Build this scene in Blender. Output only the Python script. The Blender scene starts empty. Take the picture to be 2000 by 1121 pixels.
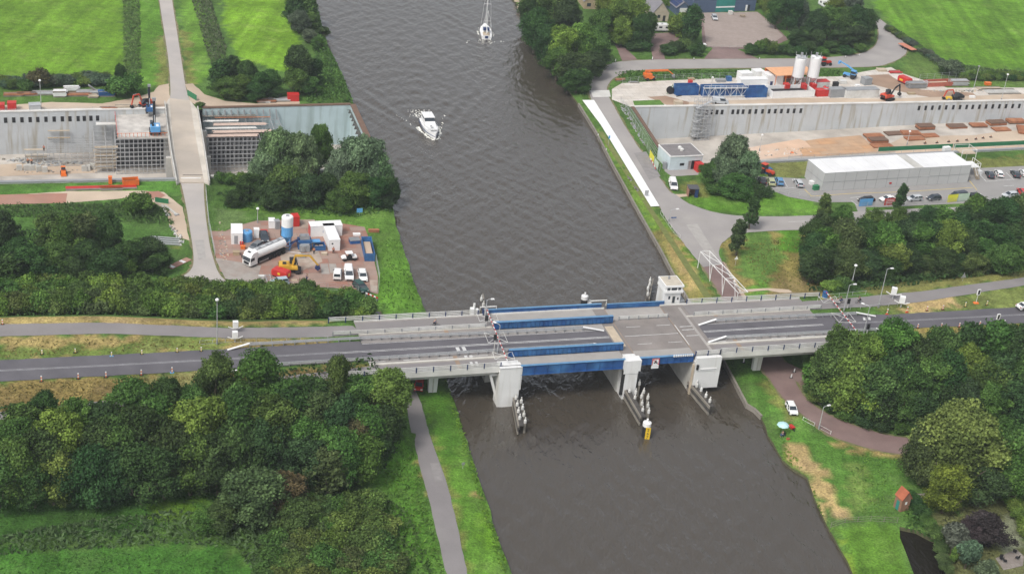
import bpy, math, random
import numpy as np
from mathutils import Vector, Matrix
from mathutils.geometry import delaunay_2d_cdt
random.seed(7); NR = np.random.default_rng(7)
SC = bpy.context.scene
COL = SC.collection
R_ = math.radians
# ------------------------------------------------------------------ camera
CH, TH, FP, ROLL = 150.0, R_(27.5), 2880.0, R_(6.0)
cs, sn = math.cos(ROLL), math.sin(ROLL)
_r = Vector((1, 0, 0)); _d = Vector((0, -math.sin(TH), -math.cos(TH))); _f = Vector((0, math.cos(TH), -math.sin(TH)))
cx = cs * _r - sn * _d; cyd = sn * _r + cs * _d
cam = bpy.data.objects.new('camera', bpy.data.cameras.new('camera')); COL.objects.link(cam)
Mx = Matrix((cx, -cyd, -_f)).transposed().to_4x4(); Mx.translation = Vector((0, 0, CH)); cam.matrix_world = Mx
cam.data.sensor_width = 36; cam.data.lens = 36 * FP / 2000; cam.data.clip_start = 1; cam.data.clip_end = 9000
SC.camera = cam
# ------------------------------------------------------------------ sky and sun
SUN_EL, SUN_AZ = R_(52), R_(215)      # azimuth clockwise from +Y (north)
wd = bpy.data.worlds.new('World'); SC.world = wd; wd.use_nodes = True
nt = wd.node_tree; bg = nt.nodes['Background']
sky = nt.nodes.new('ShaderNodeTexSky'); sky.sky_type = 'NISHITA'; sky.sun_disc = False
sky.sun_elevation = SUN_EL; sky.sun_rotation = SUN_AZ; sky.dust_density = 3.0; sky.air_density = 1.0
hs = nt.nodes.new('ShaderNodeHueSaturation'); hs.inputs['Saturation'].default_value = 0.30
nt.links.new(sky.outputs[0], hs.inputs['Color']); nt.links.new(hs.outputs[0], bg.inputs[0]); bg.inputs[1].default_value = 0.125
sl = bpy.data.objects.new('sun', bpy.data.lights.new('sun', 'SUN')); COL.objects.link(sl)
sl.data.energy = 1.5; sl.data.angle = R_(14); sl.data.color = (1, 0.955, 0.89)
sd = Vector((math.sin(SUN_AZ) * math.cos(SUN_EL), math.cos(SUN_AZ) * math.cos(SUN_EL), math.sin(SUN_EL)))
sl.rotation_euler = sd.to_track_quat('Z', 'Y').to_euler(); sl.location = (0, 0, 400)
SC.view_settings.view_transform = 'Standard'; SC.view_settings.look = 'None'
SC.view_settings.exposure = 0.56; SC.view_settings.gamma = 1
SC.cycles.max_bounces = 6; SC.cycles.diffuse_bounces = 3; SC.cycles.glossy_bounces = 3; SC.cycles.transmission_bounces = 3
# ------------------------------------------------------------------ picture point -> place on the ground
def ray(px, py):
    px = float(px); py = float(py)
    x = (px - 1000) / FP; y = (py - 560.5) / FP
    return _f + x * cx + y * cyd
def U(px, py, z=0.0):
    r = ray(px, py); t = (z - CH) / r.z
    return Vector((r.x * t, r.y * t, z))
def pdist(xs, ys, poly, closed=True):
    d = np.full(xs.shape, 1e9); n = len(poly)
    for i in range(n if closed else n - 1):
        ax, ay = poly[i][0], poly[i][1]; bx, by = poly[(i + 1) % n][0], poly[(i + 1) % n][1]
        dx, dy = bx - ax, by - ay; L = dx * dx + dy * dy + 1e-9
        t = np.clip(((xs - ax) * dx + (ys - ay) * dy) / L, 0, 1)
        d = np.minimum(d, np.hypot(xs - ax - t * dx, ys - ay - t * dy))
    return d
def pin(xs, ys, poly):
    c = np.zeros(xs.shape, bool); n = len(poly); j = n - 1
    for i in range(n):
        xi, yi, xj, yj = poly[i][0], poly[i][1], poly[j][0], poly[j][1]
        if yi != yj:
            c ^= ((yi > ys) != (yj > ys)) & (xs < (xj - xi) * (ys - yi) / (yj - yi) + xi)
        j = i
    return c
# bridge frame: u runs along the bridge, v across it (away from the camera)
DZ = 8.4; G = 1.2
BA = R_(18.4); BO = U(975, 718, DZ)
bu = Vector((math.cos(BA), math.sin(BA), 0)); bv = Vector((-math.sin(BA), math.cos(BA), 0))
def W(u, v, z=0.0):
    p = BO + bu * u + bv * v; return Vector((p.x, p.y, z))
def UV(px, py, z=DZ):
    p = U(px, py, z) - BO; return p.dot(bu), p.dot(bv)
BANK_L = [(590, -70), (612, 0), (640, 90), (675, 160), (692, 207), (718, 275), (741, 330), (762, 385), (772, 430), (786, 480), (805, 540), (825, 595), (850, 668), (872, 740), (900, 828), (917, 880), (935, 935), (950, 975), (962, 1020), (980, 1070), (1000, 1121), (1030, 1230)]
BANK_R = [(960, -70), (1003, 0), (1018, 20), (1045, 82), (1066, 115), (1098, 158), (1130, 205), (1162, 256), (1200, 330), (1250, 420), (1290, 490), (1312, 532), (1345, 590), (1385, 650), (1412, 705), (1432, 742), (1458, 792), (1474, 802), (1487, 815), (1500, 850), (1528, 897), (1546, 913), (1577, 932), (1592, 975), (1615, 1025), (1640, 1070), (1666, 1121), (1725, 1230)]
bl = [U(*p, 0.5) for p in BANK_L]; br = [U(*p, 0.5) for p in BANK_R]
canal = bl + br[::-1]
pitL = [U(*p, G) for p in [(-160, 227), (0, 222), (322, 215), (396, 214), (560, 210), (685, 207), (716, 275), (737, 329), (410, 346), (345, 351), (0, 357), (-160, 362)]]
pitR = [U(*p, G) for p in [(1238, 212), (1500, 208), (1750, 204), (2000, 199), (2150, 196), (2190, 282), (2000, 291), (1760, 303), (1540, 315), (1400, 322), (1312, 325)]]
pond = [U(*p, G) for p in [(1757, 1028), (1790, 1035), (1830, 1056), (1846, 1080), (1850, 1125), (1850, 1180), (1780, 1180), (1785, 1121), (1770, 1080), (1758, 1050)]]
crL = [(-24, -5), (-24, 20.6), (-30, 21), (-48, 22.5), (-71, 27.5), (-90, 29), (-260, 40), (-260, -14), (-90, -8)]
crR = [(72, -5), (72, 20.6), (84, 21.5), (102, 23), (131, 27), (260, 46), (260, -12), (130, -7)]
BX, BY = bu.x, bu.y
def hz(xs, ys):
    xs = np.asarray(xs, float); ys = np.asarray(ys, float)
    dc = pdist(xs, ys, canal)
    z = G - 0.7 * np.clip(1 - dc / 2.5, 0, 1)
    rx, ry = xs - BO.x, ys - BO.y
    u = rx * BX + ry * BY; v = -rx * BY + ry * BX
    for cr, sg in ((crL, 1), (crR, -1)):
        ue = cr[0][0]; out = np.clip(sg * (u - ue), 0, None)
        uu = np.where(sg * (u - ue) > 0, ue, u)
        d = np.where(pin(uu - sg * 1e-3, v, cr), 0, pdist(uu, v, cr))
        z = np.maximum(z, DZ - 0.06 - np.hypot(out * 1.35, d * 0.5))
    return z
def h1(x, y): return float(hz(np.array([x]), np.array([y]))[0])
def UT(px, py, up=0.0):
    z = G + up; r = ray(px, py); p = U(px, py, z); lo = None
    for _ in range(14):
        p = U(px, py, z); zn = h1(p.x, p.y) + up
        if abs(zn - z) < 0.01: break
        z = z * 0.45 + zn * 0.55
    return U(px, py, h1(p.x, p.y) + up)
# ------------------------------------------------------------------ materials
MT = {}
def mk(name, rgb, rough=0.7, metal=0.0, var=0.12, scale=0.8, bump=0.0, spec=0.4, fine=6.0, tint=None, tmix=0.5):
    """painted, stained or mineral surface: base colour broken up by two scales of noise"""
    if name in MT: return MT[name]
    m = bpy.data.materials.new(name); m.use_nodes = True; MT[name] = m
    n = m.node_tree.nodes; l = m.node_tree.links; b = n['Principled BSDF']
    b.inputs['Roughness'].default_value = rough; b.inputs['Metallic'].default_value = metal
    b.inputs['Specular IOR Level'].default_value = spec
    g = n.new('ShaderNodeNewGeometry')
    n1 = n.new('ShaderNodeTexNoise'); n1.inputs['Scale'].default_value = scale; n1.inputs['Detail'].default_value = 6
    n2 = n.new('ShaderNodeTexNoise'); n2.inputs['Scale'].default_value = fine; n2.inputs['Detail'].default_value = 2
    l.new(g.outputs['Position'], n1.inputs['Vector']); l.new(g.outputs['Position'], n2.inputs['Vector'])
    ad = n.new('ShaderNodeMath'); ad.operation = 'MULTIPLY_ADD'; ad.inputs[1].default_value = 0.5
    l.new(n2.outputs[0], ad.inputs[0]); l.new(n1.outputs[0], ad.inputs[2])
    mr = n.new('ShaderNodeMapRange'); mr.inputs[1].default_value = 0.5; mr.inputs[2].default_value = 1.0
    mr.inputs[3].default_value = 1 - var; mr.inputs[4].default_value = 1 + var
    l.new(ad.outputs[0], mr.inputs[0])
    mx = n.new('ShaderNodeVectorMath'); mx.operation = 'SCALE'; l.new(mr.outputs[0], mx.inputs[3])
    if tint:
        t = n.new('ShaderNodeTexNoise'); t.inputs['Scale'].default_value = scale * 0.35; t.inputs['Detail'].default_value = 5
        l.new(g.outputs['Position'], t.inputs['Vector'])
        r2 = n.new('ShaderNodeMapRange'); r2.inputs[1].default_value = 0.42; r2.inputs[2].default_value = 0.62; r2.inputs[4].default_value = tmix
        l.new(t.outputs[0], r2.inputs[0])
        mm = n.new('ShaderNodeMix'); mm.data_type = 'RGBA'; mm.inputs[6].default_value = (*rgb, 1); mm.inputs[7].default_value = (*tint, 1)
        l.new(r2.outputs[0], mm.inputs[0]); l.new(mm.outputs[2], mx.inputs[0])
    else: mx.inputs[0].default_value = rgb
    l.new(mx.outputs[0], b.inputs['Base Color'])
    if bump:
        bp = n.new('ShaderNodeBump'); bp.inputs['Strength'].default_value = bump; bp.inputs['Distance'].default_value = 0.1
        l.new(n2.outputs[0], bp.inputs['Height']); l.new(bp.outputs[0], b.inputs['Normal'])
    return m
mk('white', (.78, .78, .77), .45, var=.06); mk('white_dirty', (.62, .62, .6), .6, var=.14, tint=(.45, .43, .38))
mk('concrete', (.50, .49, .46), .85, var=.12, tint=(.38, .37, .33), bump=.2); mk('concrete_pale', (.66, .65, .62), .85, var=.10, tint=(.5, .49, .45), scale=.4)
mk('dark', (.02, .02, .022), .6); mk('rubber', (.025, .025, .025), .8); mk('glass', (.03, .04, .05), .08, spec=.8, var=.05)
mk('grey', (.28, .29, .30), .6); mk('steel', (.42, .43, .44), .4, .6); mk('galv', (.50, .51, .52), .45, .3, var=.1)
mk('red', (.50, .03, .025), .45); mk('orange', (.72, .17, .03), .45); mk('yellow', (.72, .48, .03), .45); mk('rust', (.30, .12, .06), .85, var=.25, tint=(.42, .2, .1))
mk('blue', (.018, .078, .24), .55, var=.28, tint=(.045, .15, .33), scale=.7, tmix=.85); mk('blue_light', (.11, .33, .62), .4); mk('flange_blue', (.11, .25, .42), .5, var=.15); mk('navy', (.02, .04, .12), .5)
mk('green', (.03, .18, .08), .6); mk('wood', (.36, .28, .18), .8, var=.2); mk('wood_old', (.22, .20, .17), .9, var=.2); mk('plank', (.48, .40, .30), .8, var=.15)
mk('asphalt', (.105, .10, .112), .85, var=.14, scale=.25, tint=(.13, .125, .135)); mk('asphalt_pale', (.31, .29, .28), .9, var=.08, scale=.2, tint=(.37, .345, .32))
mk('asphalt_old', (.215, .20, .20), .9, var=.1, scale=.2, tint=(.25, .235, .225)); mk('line', (.56, .56, .55), .7, var=.25, scale=1.5); mk('line_faint', (.36, .36, .37), .8, var=.3, scale=1)
mk('brickroad', (.20, .135, .125), .9, var=.14, scale=.3, tint=(.25, .18, .165)); mk('redslab', (.36, .18, .13), .85, var=.16, scale=.15, tint=(.36, .27, .22))
mk('sand', (.52, .42, .32), .95, var=.12, scale=.15, tint=(.40, .30, .22), tmix=.6); mk('dirt', (.30, .20, .14), .95, var=.18, scale=.2, tint=(.40, .30, .22))
mk('tile', (.34, .10, .05), .8, var=.2); mk('brick', (.28, .15, .1), .9, var=.2); mk('black_white', (.5, .5, .5), .6)
mk('skin', (.45, .27, .18), .6); mk('cloth_blue', (.05, .08, .2), .9); mk('cloth_dark', (.03, .03, .04), .9); mk('cloth_white', (.6, .6, .6), .9)
mk('roof_dark', (.09, .09, .1), .8); mk('brown', (.16, .10, .07), .8)
def slabmat(name, c1, c2, w, h, mortar=(.2, .17, .14)):
    m = mk(name, c1, .85, var=.13, scale=.35); n = m.node_tree.nodes; l = m.node_tree.links; b = n['Principled BSDF']; g = n.new('ShaderNodeNewGeometry')
    mp = n.new('ShaderNodeMapping'); mp.inputs['Rotation'].default_value = (0, 0, -BA); l.new(g.outputs['Position'], mp.inputs[0]); t = n.new('ShaderNodeTexBrick'); l.new(mp.outputs[0], t.inputs['Vector'])
    t.inputs['Color1'].default_value = (*c1, 1); t.inputs['Color2'].default_value = (*c2, 1); t.inputs['Mortar'].default_value = (*mortar, 1); t.inputs['Scale'].default_value = 1; t.inputs['Mortar Size'].default_value = .05; t.inputs['Brick Width'].default_value = w; t.inputs['Row Height'].default_value = h
    src = b.inputs['Base Color'].links[0].from_node; mx = n.new('ShaderNodeMix'); mx.data_type = 'RGBA'; nz = n.new('ShaderNodeTexNoise'); nz.inputs['Scale'].default_value = .12; nz.inputs['Detail'].default_value = 6; l.new(g.outputs['Position'], nz.inputs['Vector'])
    r = n.new('ShaderNodeMapRange'); r.inputs[1].default_value = .45; r.inputs[2].default_value = .62; r.inputs[4].default_value = .55; l.new(nz.outputs[0], r.inputs[0]); l.new(r.outputs[0], mx.inputs[0]); l.new(t.outputs['Color'], mx.inputs[6]); mx.inputs[7].default_value = (*c2, 1); l.new(mx.outputs[2], src.inputs[0])
slabmat('yard_slab', (.30, .135, .095), (.33, .24, .20), 5.0, 2.2); slabmat('site_concrete', (.62, .58, .53), (.54, .49, .43), 3.2, 2.2, (.36, .31, .26)); slabmat('steelplate', (.52, .30, .16), (.44, .31, .21), 6, 2.4, (.28, .16, .09))
# ------------------------------------------------------------------ mesh builder
class MB:
    def __init__(s): s.v = []; s.f = []; s.m = []; s.k = []
    def mi(s, m):
        if m not in s.k: s.k.append(m)
        return s.k.index(m)
    def add(s, vs, fs, m, M=None):
        o = len(s.v); i = s.mi(m)
        s.v += [tuple(M @ Vector(q)) if M else tuple(q) for q in vs]
        s.f += [tuple(o + a for a in f) for f in fs]; s.m += [i] * len(fs); return s
    def box(s, x0, x1, y0, y1, z0, z1, m, M=None, tx=0.0, ty=0.0):
        vs = [(x0, y0, z0), (x1, y0, z0), (x1, y1, z0), (x0, y1, z0), (x0 + tx, y0 + ty, z1), (x1 - tx, y0 + ty, z1), (x1 - tx, y1 - ty, z1), (x0 + tx, y1 - ty, z1)]
        return s.add(vs, [(0, 3, 2, 1), (4, 5, 6, 7), (0, 1, 5, 4), (1, 2, 6, 5), (2, 3, 7, 6), (3, 0, 4, 7)], m, M)
    def beam(s, a, b, w, h, m, up=(0, 0, 1)):
        a = Vector(a); b = Vector(b); d = (b - a); L = d.length
        if L < 1e-6: return s
        d.normalize(); u = Vector(up)
        if abs(d.dot(u)) > .95: u = Vector((1, 0, 0))
        r = d.cross(u).normalized(); u = r.cross(d).normalized()
        vs = []
        for p in (a, b):
            for i, j in ((-1, -1), (1, -1), (1, 1), (-1, 1)): vs.append(p + r * (i * w / 2) + u * (j * h / 2))
        return s.add(vs, [(0, 1, 2, 3), (7, 6, 5, 4), (0, 4, 5, 1), (1, 5, 6, 2), (2, 6, 7, 3), (3, 7, 4, 0)], m)
    def tube(s, pts, r, m, n=6, r1=None):
        pts = [Vector(p) for p in pts]; k = len(pts); vs = []; r1 = r if r1 is None else r1
        for i, p in enumerate(pts):
            d = (pts[min(i + 1, k - 1)] - pts[max(i - 1, 0)]).normalized()
            u = Vector((0, 0, 1)) if abs(d.z) < .9 else Vector((1, 0, 0))
            a = d.cross(u).normalized(); b = a.cross(d); q = r + (r1 - r) * i / (k - 1)
            for j in range(n): t = 2 * math.pi * j / n; vs.append(p + (a * math.cos(t) + b * math.sin(t)) * q)
        fs = [(i * n + j, i * n + (j + 1) % n, (i + 1) * n + (j + 1) % n, (i + 1) * n + j) for i in range(k - 1) for j in range(n)]
        fs += [tuple(range(n))[::-1], tuple((k - 1) * n + j for j in range(n))]
        return s.add(vs, fs, m)
    def lathe(s, prof, m, n=16, c=(0, 0, 0), M=None):
        vs = []; k = len(prof)
        for r, z in prof:
            for j in range(n): t = 2 * math.pi * j / n; vs.append((c[0] + r * math.cos(t), c[1] + r * math.sin(t), c[2] + z))
        fs = [(i * n + j, i * n + (j + 1) % n, (i + 1) * n + (j + 1) % n, (i + 1) * n + j) for i in range(k - 1) for j in range(n)]
        if prof[0][0] > 1e-4: fs.append(tuple(range(n))[::-1])
        if prof[-1][0] > 1e-4: fs.append(tuple((k - 1) * n + j for j in range(n)))
        return s.add(vs, fs, m, M)
    def prism(s, poly, z0, z1, m, M=None, top=None):
        n = len(poly); tp = top or poly
        a = sum(poly[i][0] * poly[(i + 1) % n][1] - poly[(i + 1) % n][0] * poly[i][1] for i in range(n))
        if a < 0: poly = poly[::-1]; tp = tp[::-1]
        vs = [(p[0], p[1], z0) for p in poly] + [(p[0], p[1], z1) for p in tp]
        fs = [tuple(range(n))[::-1], tuple(range(n, 2 * n))] + [(i, (i + 1) % n, n + (i + 1) % n, n + i) for i in range(n)]
        return s.add(vs, fs, m, M)
    def side(s, prof, y0, y1, m, M=None, y0b=None, y1b=None):
        """profile of (x, z[, inset]) points pushed out across y"""
        n = len(prof); vs = [(p[0], y0 + (p[2] if len(p) > 2 else 0), p[1]) for p in prof] + [(p[0], y1 - (p[2] if len(p) > 2 else 0), p[1]) for p in prof]
        a = sum(prof[i][0] * prof[(i + 1) % n][1] - prof[(i + 1) % n][0] * prof[i][1] for i in range(n))
        fs = [tuple(range(n)), tuple(range(n, 2 * n))[::-1]] + [(i, n + i, n + (i + 1) % n, (i + 1) % n) for i in range(n)]
        if a < 0: fs = [f[::-1] for f in fs]
        return s.add(vs, fs, m, M)
    def cyl(s, a, b, r, m, n=12): return s.tube([a, b], r, m, n)
    def ball(s, c, r, m, n=10, sz=1.0):
        return s.lathe([(0.001, -r * sz)] + [(r * math.cos(t), r * sz * math.sin(t)) for t in (-.9, -.45, 0, .45, .9)] + [(0.001, r * sz)], m, n, c)
def obj(name, mb, parent=None, label=None, smooth=False, bevel=0.0):
    me = bpy.data.meshes.new(name); me.from_pydata(mb.v, [], mb.f)
    for k in mb.k: me.materials.append(MT[k] if isinstance(k, str) else k)
    me.polygons.foreach_set('material_index', mb.m)
    if smooth: me.polygons.foreach_set('use_smooth', [True] * len(mb.f))
    me.update(); o = bpy.data.objects.new(name, me); COL.objects.link(o)
    if parent: o.parent = parent
    if label: o['label'] = label
    if bevel:
        b = o.modifiers.new('bevel', 'BEVEL'); b.width = bevel; b.segments = 2; b.limit_method = 'ANGLE'
    return o
def tag(o, label, cat, group=None, kind=None):
    if label: o['label'] = label
    if cat: o['category'] = cat
    if group: o['group'] = group
    if kind: o['kind'] = kind
    return o
def thing(name, label, cat, loc=(0, 0, 0), rz=0.0, group=None):
    o = bpy.data.objects.new(name, None); COL.objects.link(o); o.location = loc; o.rotation_euler = (0, 0, rz)
    o.empty_display_size = .5
    return tag(o, label, cat, group)
def dup(root, loc, rz, label=None, group=None, scale=None, color=None):
    r = root.copy(); COL.objects.link(r); r.location = loc; r.rotation_euler = (0, 0, rz)
    if scale: r.scale = scale
    if label: r['label'] = label
    if group: r['group'] = group
    for ch in root.children:
        c = ch.copy(); COL.objects.link(c); c.parent = r
        if color: c.color = color
        for g in ch.children: d = g.copy(); COL.objects.link(d); d.parent = c
    return r
def struct(name, mb, parent=None, smooth=False):
    o = obj(name, mb, parent, smooth=smooth); o['kind'] = 'structure'; return o
def yaw(p, q): return math.atan2(q[1] - p[1], q[0] - p[0])
def fr(p0, p1, z=None):
    """frame whose x axis runs from picture point p0 to p1 on the ground: location, yaw, length"""
    a = UT(*p0) if z is None else U(*p0, z); b = UT(*p1) if z is None else U(*p1, z)
    return a, yaw(a, b), (b - a).xy.length
def text(name, body, size, m, parent, loc, rot, ext=0.01, sub=None):
    cu = bpy.data.curves.new(name, 'FONT'); cu.body = body; cu.size = size; cu.extrude = ext; cu.align_x = 'CENTER'; cu.align_y = 'CENTER'; cu.resolution_u = 2
    t = bpy.data.objects.new(name, cu); COL.objects.link(t); bpy.context.view_layer.update()
    me = bpy.data.meshes.new_from_object(t.evaluated_get(bpy.context.evaluated_depsgraph_get()))
    COL.objects.unlink(t); bpy.data.objects.remove(t)
    me.materials.clear(); me.materials.append(MT[m])
    o = bpy.data.objects.new(name, me); COL.objects.link(o); o.parent = parent; o.location = loc; o.rotation_euler = rot
    return o
# ------------------------------------------------------------------ the ground: one sheet with the canal, the two pits and the pond cut out
LUSH = (.085, .175, .028); FIELD = (.125, .245, .020); DARKG = (.040, .100, .022); DRY = (.32, .25, .095); STRAW = (.42, .31, .14); MIXD = (.17, .19, .05); REED = (.085, .115, .045)
BG = (.075, .15, .03)
zones = [ # picture polygons, colour
 ([(-60, -80), (240, -80), (243, 150), (-60, 165)], FIELD), ([(430, -60), (565, -60), (585, 80), (560, 140), (470, 120), (440, 60)], (.15, .29, .02)),
 ([(262, -60), (318, -60), (325, 60), (330, 160), (270, 175)], (.10, .22, .025)), ([(345, -60), (385, -60), (410, 150), (372, 170)], (.12, .24, .03)),
 ([(305, 80), (326, 70), (332, 165), (308, 170)], MIXD), ([(352, 60), (366, 60), (382, 165), (366, 170)], MIXD),
 ([(1690, -80), (2200, -80), (2200, 135), (2000, 135), (1890, 132), (1845, 118), (1760, 70), (1715, 20)], (.105, .225, .018)),
 ([(430, 400), (770, 400), (800, 500), (825, 600), (740, 600), (740, 460), (560, 425)], (.095, .19, .03)),
 ([(780, 500), (800, 500), (835, 612), (740, 612), (735, 540)], (.095, .21, .025)),
 ([(0, 362), (350, 352), (350, 380), (0, 380)], (.08, .19, .03)), ([(10, 430), (80, 430), (80, 480), (10, 480)], (.09, .22, .03)), ([(170, 420), (330, 430), (330, 500), (170, 500)], (.09, .20, .03)),
 ([(250, 465), (350, 465), (350, 490), (250, 490)], MIXD),
 ([(0, 655), (440, 658), (640, 662), (640, 680), (440, 684), (0, 705)], DRY), ([(0, 680), (300, 672), (300, 692), (0, 702)], (.13, .18, .04)), ([(270, 655), (440, 660), (430, 682), (270, 690)], (.16, .20, .05)),
 ([(-60, 625), (640, 628), (640, 636), (-60, 636)], DRY),
 ([(-60, 748), (640, 715), (740, 732), (600, 760), (300, 800), (-60, 812)], (.23, .175, .06)), ([(300, 730), (420, 720), (400, 770), (200, 790)], (.20, .19, .07)),
 ([(830, 770), (870, 740), (1000, 1140), (915, 1140), (880, 960)], (.095, .205, .025)), ([(838, 850), (850, 850), (900, 1020), (918, 1121), (905, 1121)], (.17, .2, .05)),
 ([(935, 1000), (955, 1000), (975, 1080), (955, 1090)], (.12, .26, .02)), ([(925, 950), (948, 950), (950, 975), (930, 975)], DRY),
 ([(805, 890), (818, 890), (832, 970), (815, 975)], DRY), ([(720, 880), (805, 850), (865, 1121), (780, 1121), (740, 1000)], (.075, .18, .022)),
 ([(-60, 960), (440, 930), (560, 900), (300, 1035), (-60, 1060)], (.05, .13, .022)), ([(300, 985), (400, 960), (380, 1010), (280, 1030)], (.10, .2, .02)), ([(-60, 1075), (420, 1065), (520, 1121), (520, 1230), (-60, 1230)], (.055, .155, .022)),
 ([(1130, 200), (1165, 250), (1270, 400), (1340, 480), (1395, 590), (1340, 590), (1300, 500), (1200, 320)], (.13, .22, .03)), ([(1270, 440), (1320, 460), (1395, 588), (1345, 590), (1310, 525)], (.22, .20, .06)), ([(1300, 470), (1330, 470), (1370, 560), (1340, 570)], DRY),
 ([(1345, 360), (1400, 370), (1520, 370), (1600, 400), (1620, 420), (1500, 420), (1400, 415), (1340, 395)], (.10, .22, .025)), ([(1330, 360), (1390, 350), (1390, 385), (1345, 385)], MIXD),
 ([(1490, 318), (1590, 312), (1590, 345), (1500, 350)], (.17, .185, .055)), ([(1890, 312), (2010, 305), (2010, 330), (1895, 338)], (.17, .19, .05)),
 ([(1405, 480), (1440, 458), (1570, 452), (1620, 590), (1450, 582), (1420, 530)], (.23, .195, .06)), ([(1450, 460), (1500, 455), (1540, 500), (1500, 550), (1440, 540)], (.11, .2, .04)), ([(1530, 450), (1570, 450), (1570, 490), (1520, 490)], (.09, .22, .02)),
 ([(1460, 560), (1500, 548), (1510, 580), (1460, 582)], (.10, .21, .03)), ([(1500, 540), (1620, 545), (1620, 585), (1500, 580)], (.25, .20, .075)),
 ([(1670, 560), (2010, 525), (2010, 545), (1700, 580)], (.17, .17, .05)), ([(1700, 600), (2010, 555), (2010, 598), (1740, 616)], (.15, .185, .05)), ([(1760, 590), (1860, 578), (1870, 600), (1770, 610)], STRAW), ([(1740, 642), (2010, 632), (2010, 650), (1760, 668)], (.24, .19, .055)),
 ([(1735, 655), (2010, 640), (2010, 700), (1740, 720)], (.17, .17, .05)),
 ([(1440, 700), (1500, 690), (1600, 850), (1800, 890), (1760, 960), (1640, 1015), (1560, 900), (1480, 790)], (.085, .19, .03)), ([(1475, 735), (1500, 735), (1560, 815), (1540, 820)], MIXD),
 ([(1540, 862), (1565, 865), (1600, 915), (1642, 985), (1652, 1010), (1625, 1020), (1600, 975), (1575, 930), (1545, 905), (1530, 870)], STRAW),
 ([(1538, 864), (1562, 864), (1600, 915), (1640, 985), (1650, 1012), (1624, 1018), (1606, 980), (1584, 935), (1554, 903)], (.36, .27, .12)),
 ([(1620, 860), (1780, 888), (1760, 895), (1650, 880)], DRY), ([(1650, 900), (1690, 895), (1700, 1000), (1660, 1010)], (.13, .20, .045)),
 ([(1632, 1030), (1750, 1022), (1765, 1080), (1785, 1140), (1670, 1140)], (.10, .21, .025)), ([(1640, 1055), (1665, 1100), (1690, 1180), (1665, 1170)], (.17, .25, .03)),
 ([(1830, 1000), (2010, 940), (2010, 1180), (1840, 1180)], (.12, .13, .05)), ([(1960, 1005), (2000, 1010), (1985, 1080), (1945, 1080)], (.22, .24, .15)),
 ([(1770, 100), (1850, 125), (2010, 140), (2010, 195), (1850, 190), (1760, 150)], (.10, .17, .035)), ([(1215, 142), (1640, 140), (1640, 160), (1215, 165)], (.08, .18, .03)),
 ([(1235, 195), (1290, 195), (1290, 208), (1238, 210)], (.09, .2, .02)), ([(550, -60), (600, -60), (690, 207), (610, 205), (590, 100)], (.075, .15, .03)),
 ([(-60, 170), (220, 170), (245, 195), (-60, 195)], (.08, .16, .03)), ([(-60, 385), (330, 375), (350, 560), (-60, 560)], (.07, .15, .03)),
 ([(790, 725), (845, 725), (905, 860), (880, 900), (830, 780)], (.07, .17, .02)), ([(1545, 715), (1640, 715), (1610, 790), (1565, 760)], (.20, .15, .11)),
 ([(420, 410), (470, 405), (480, 440), (430, 450)], (.10, .16, .05)), ([(1895, 0), (1640, 0), (1640, 0)], BG),
]
GX0, GX1, GY0, GY1 = -235, 265, 150, 660
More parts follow.
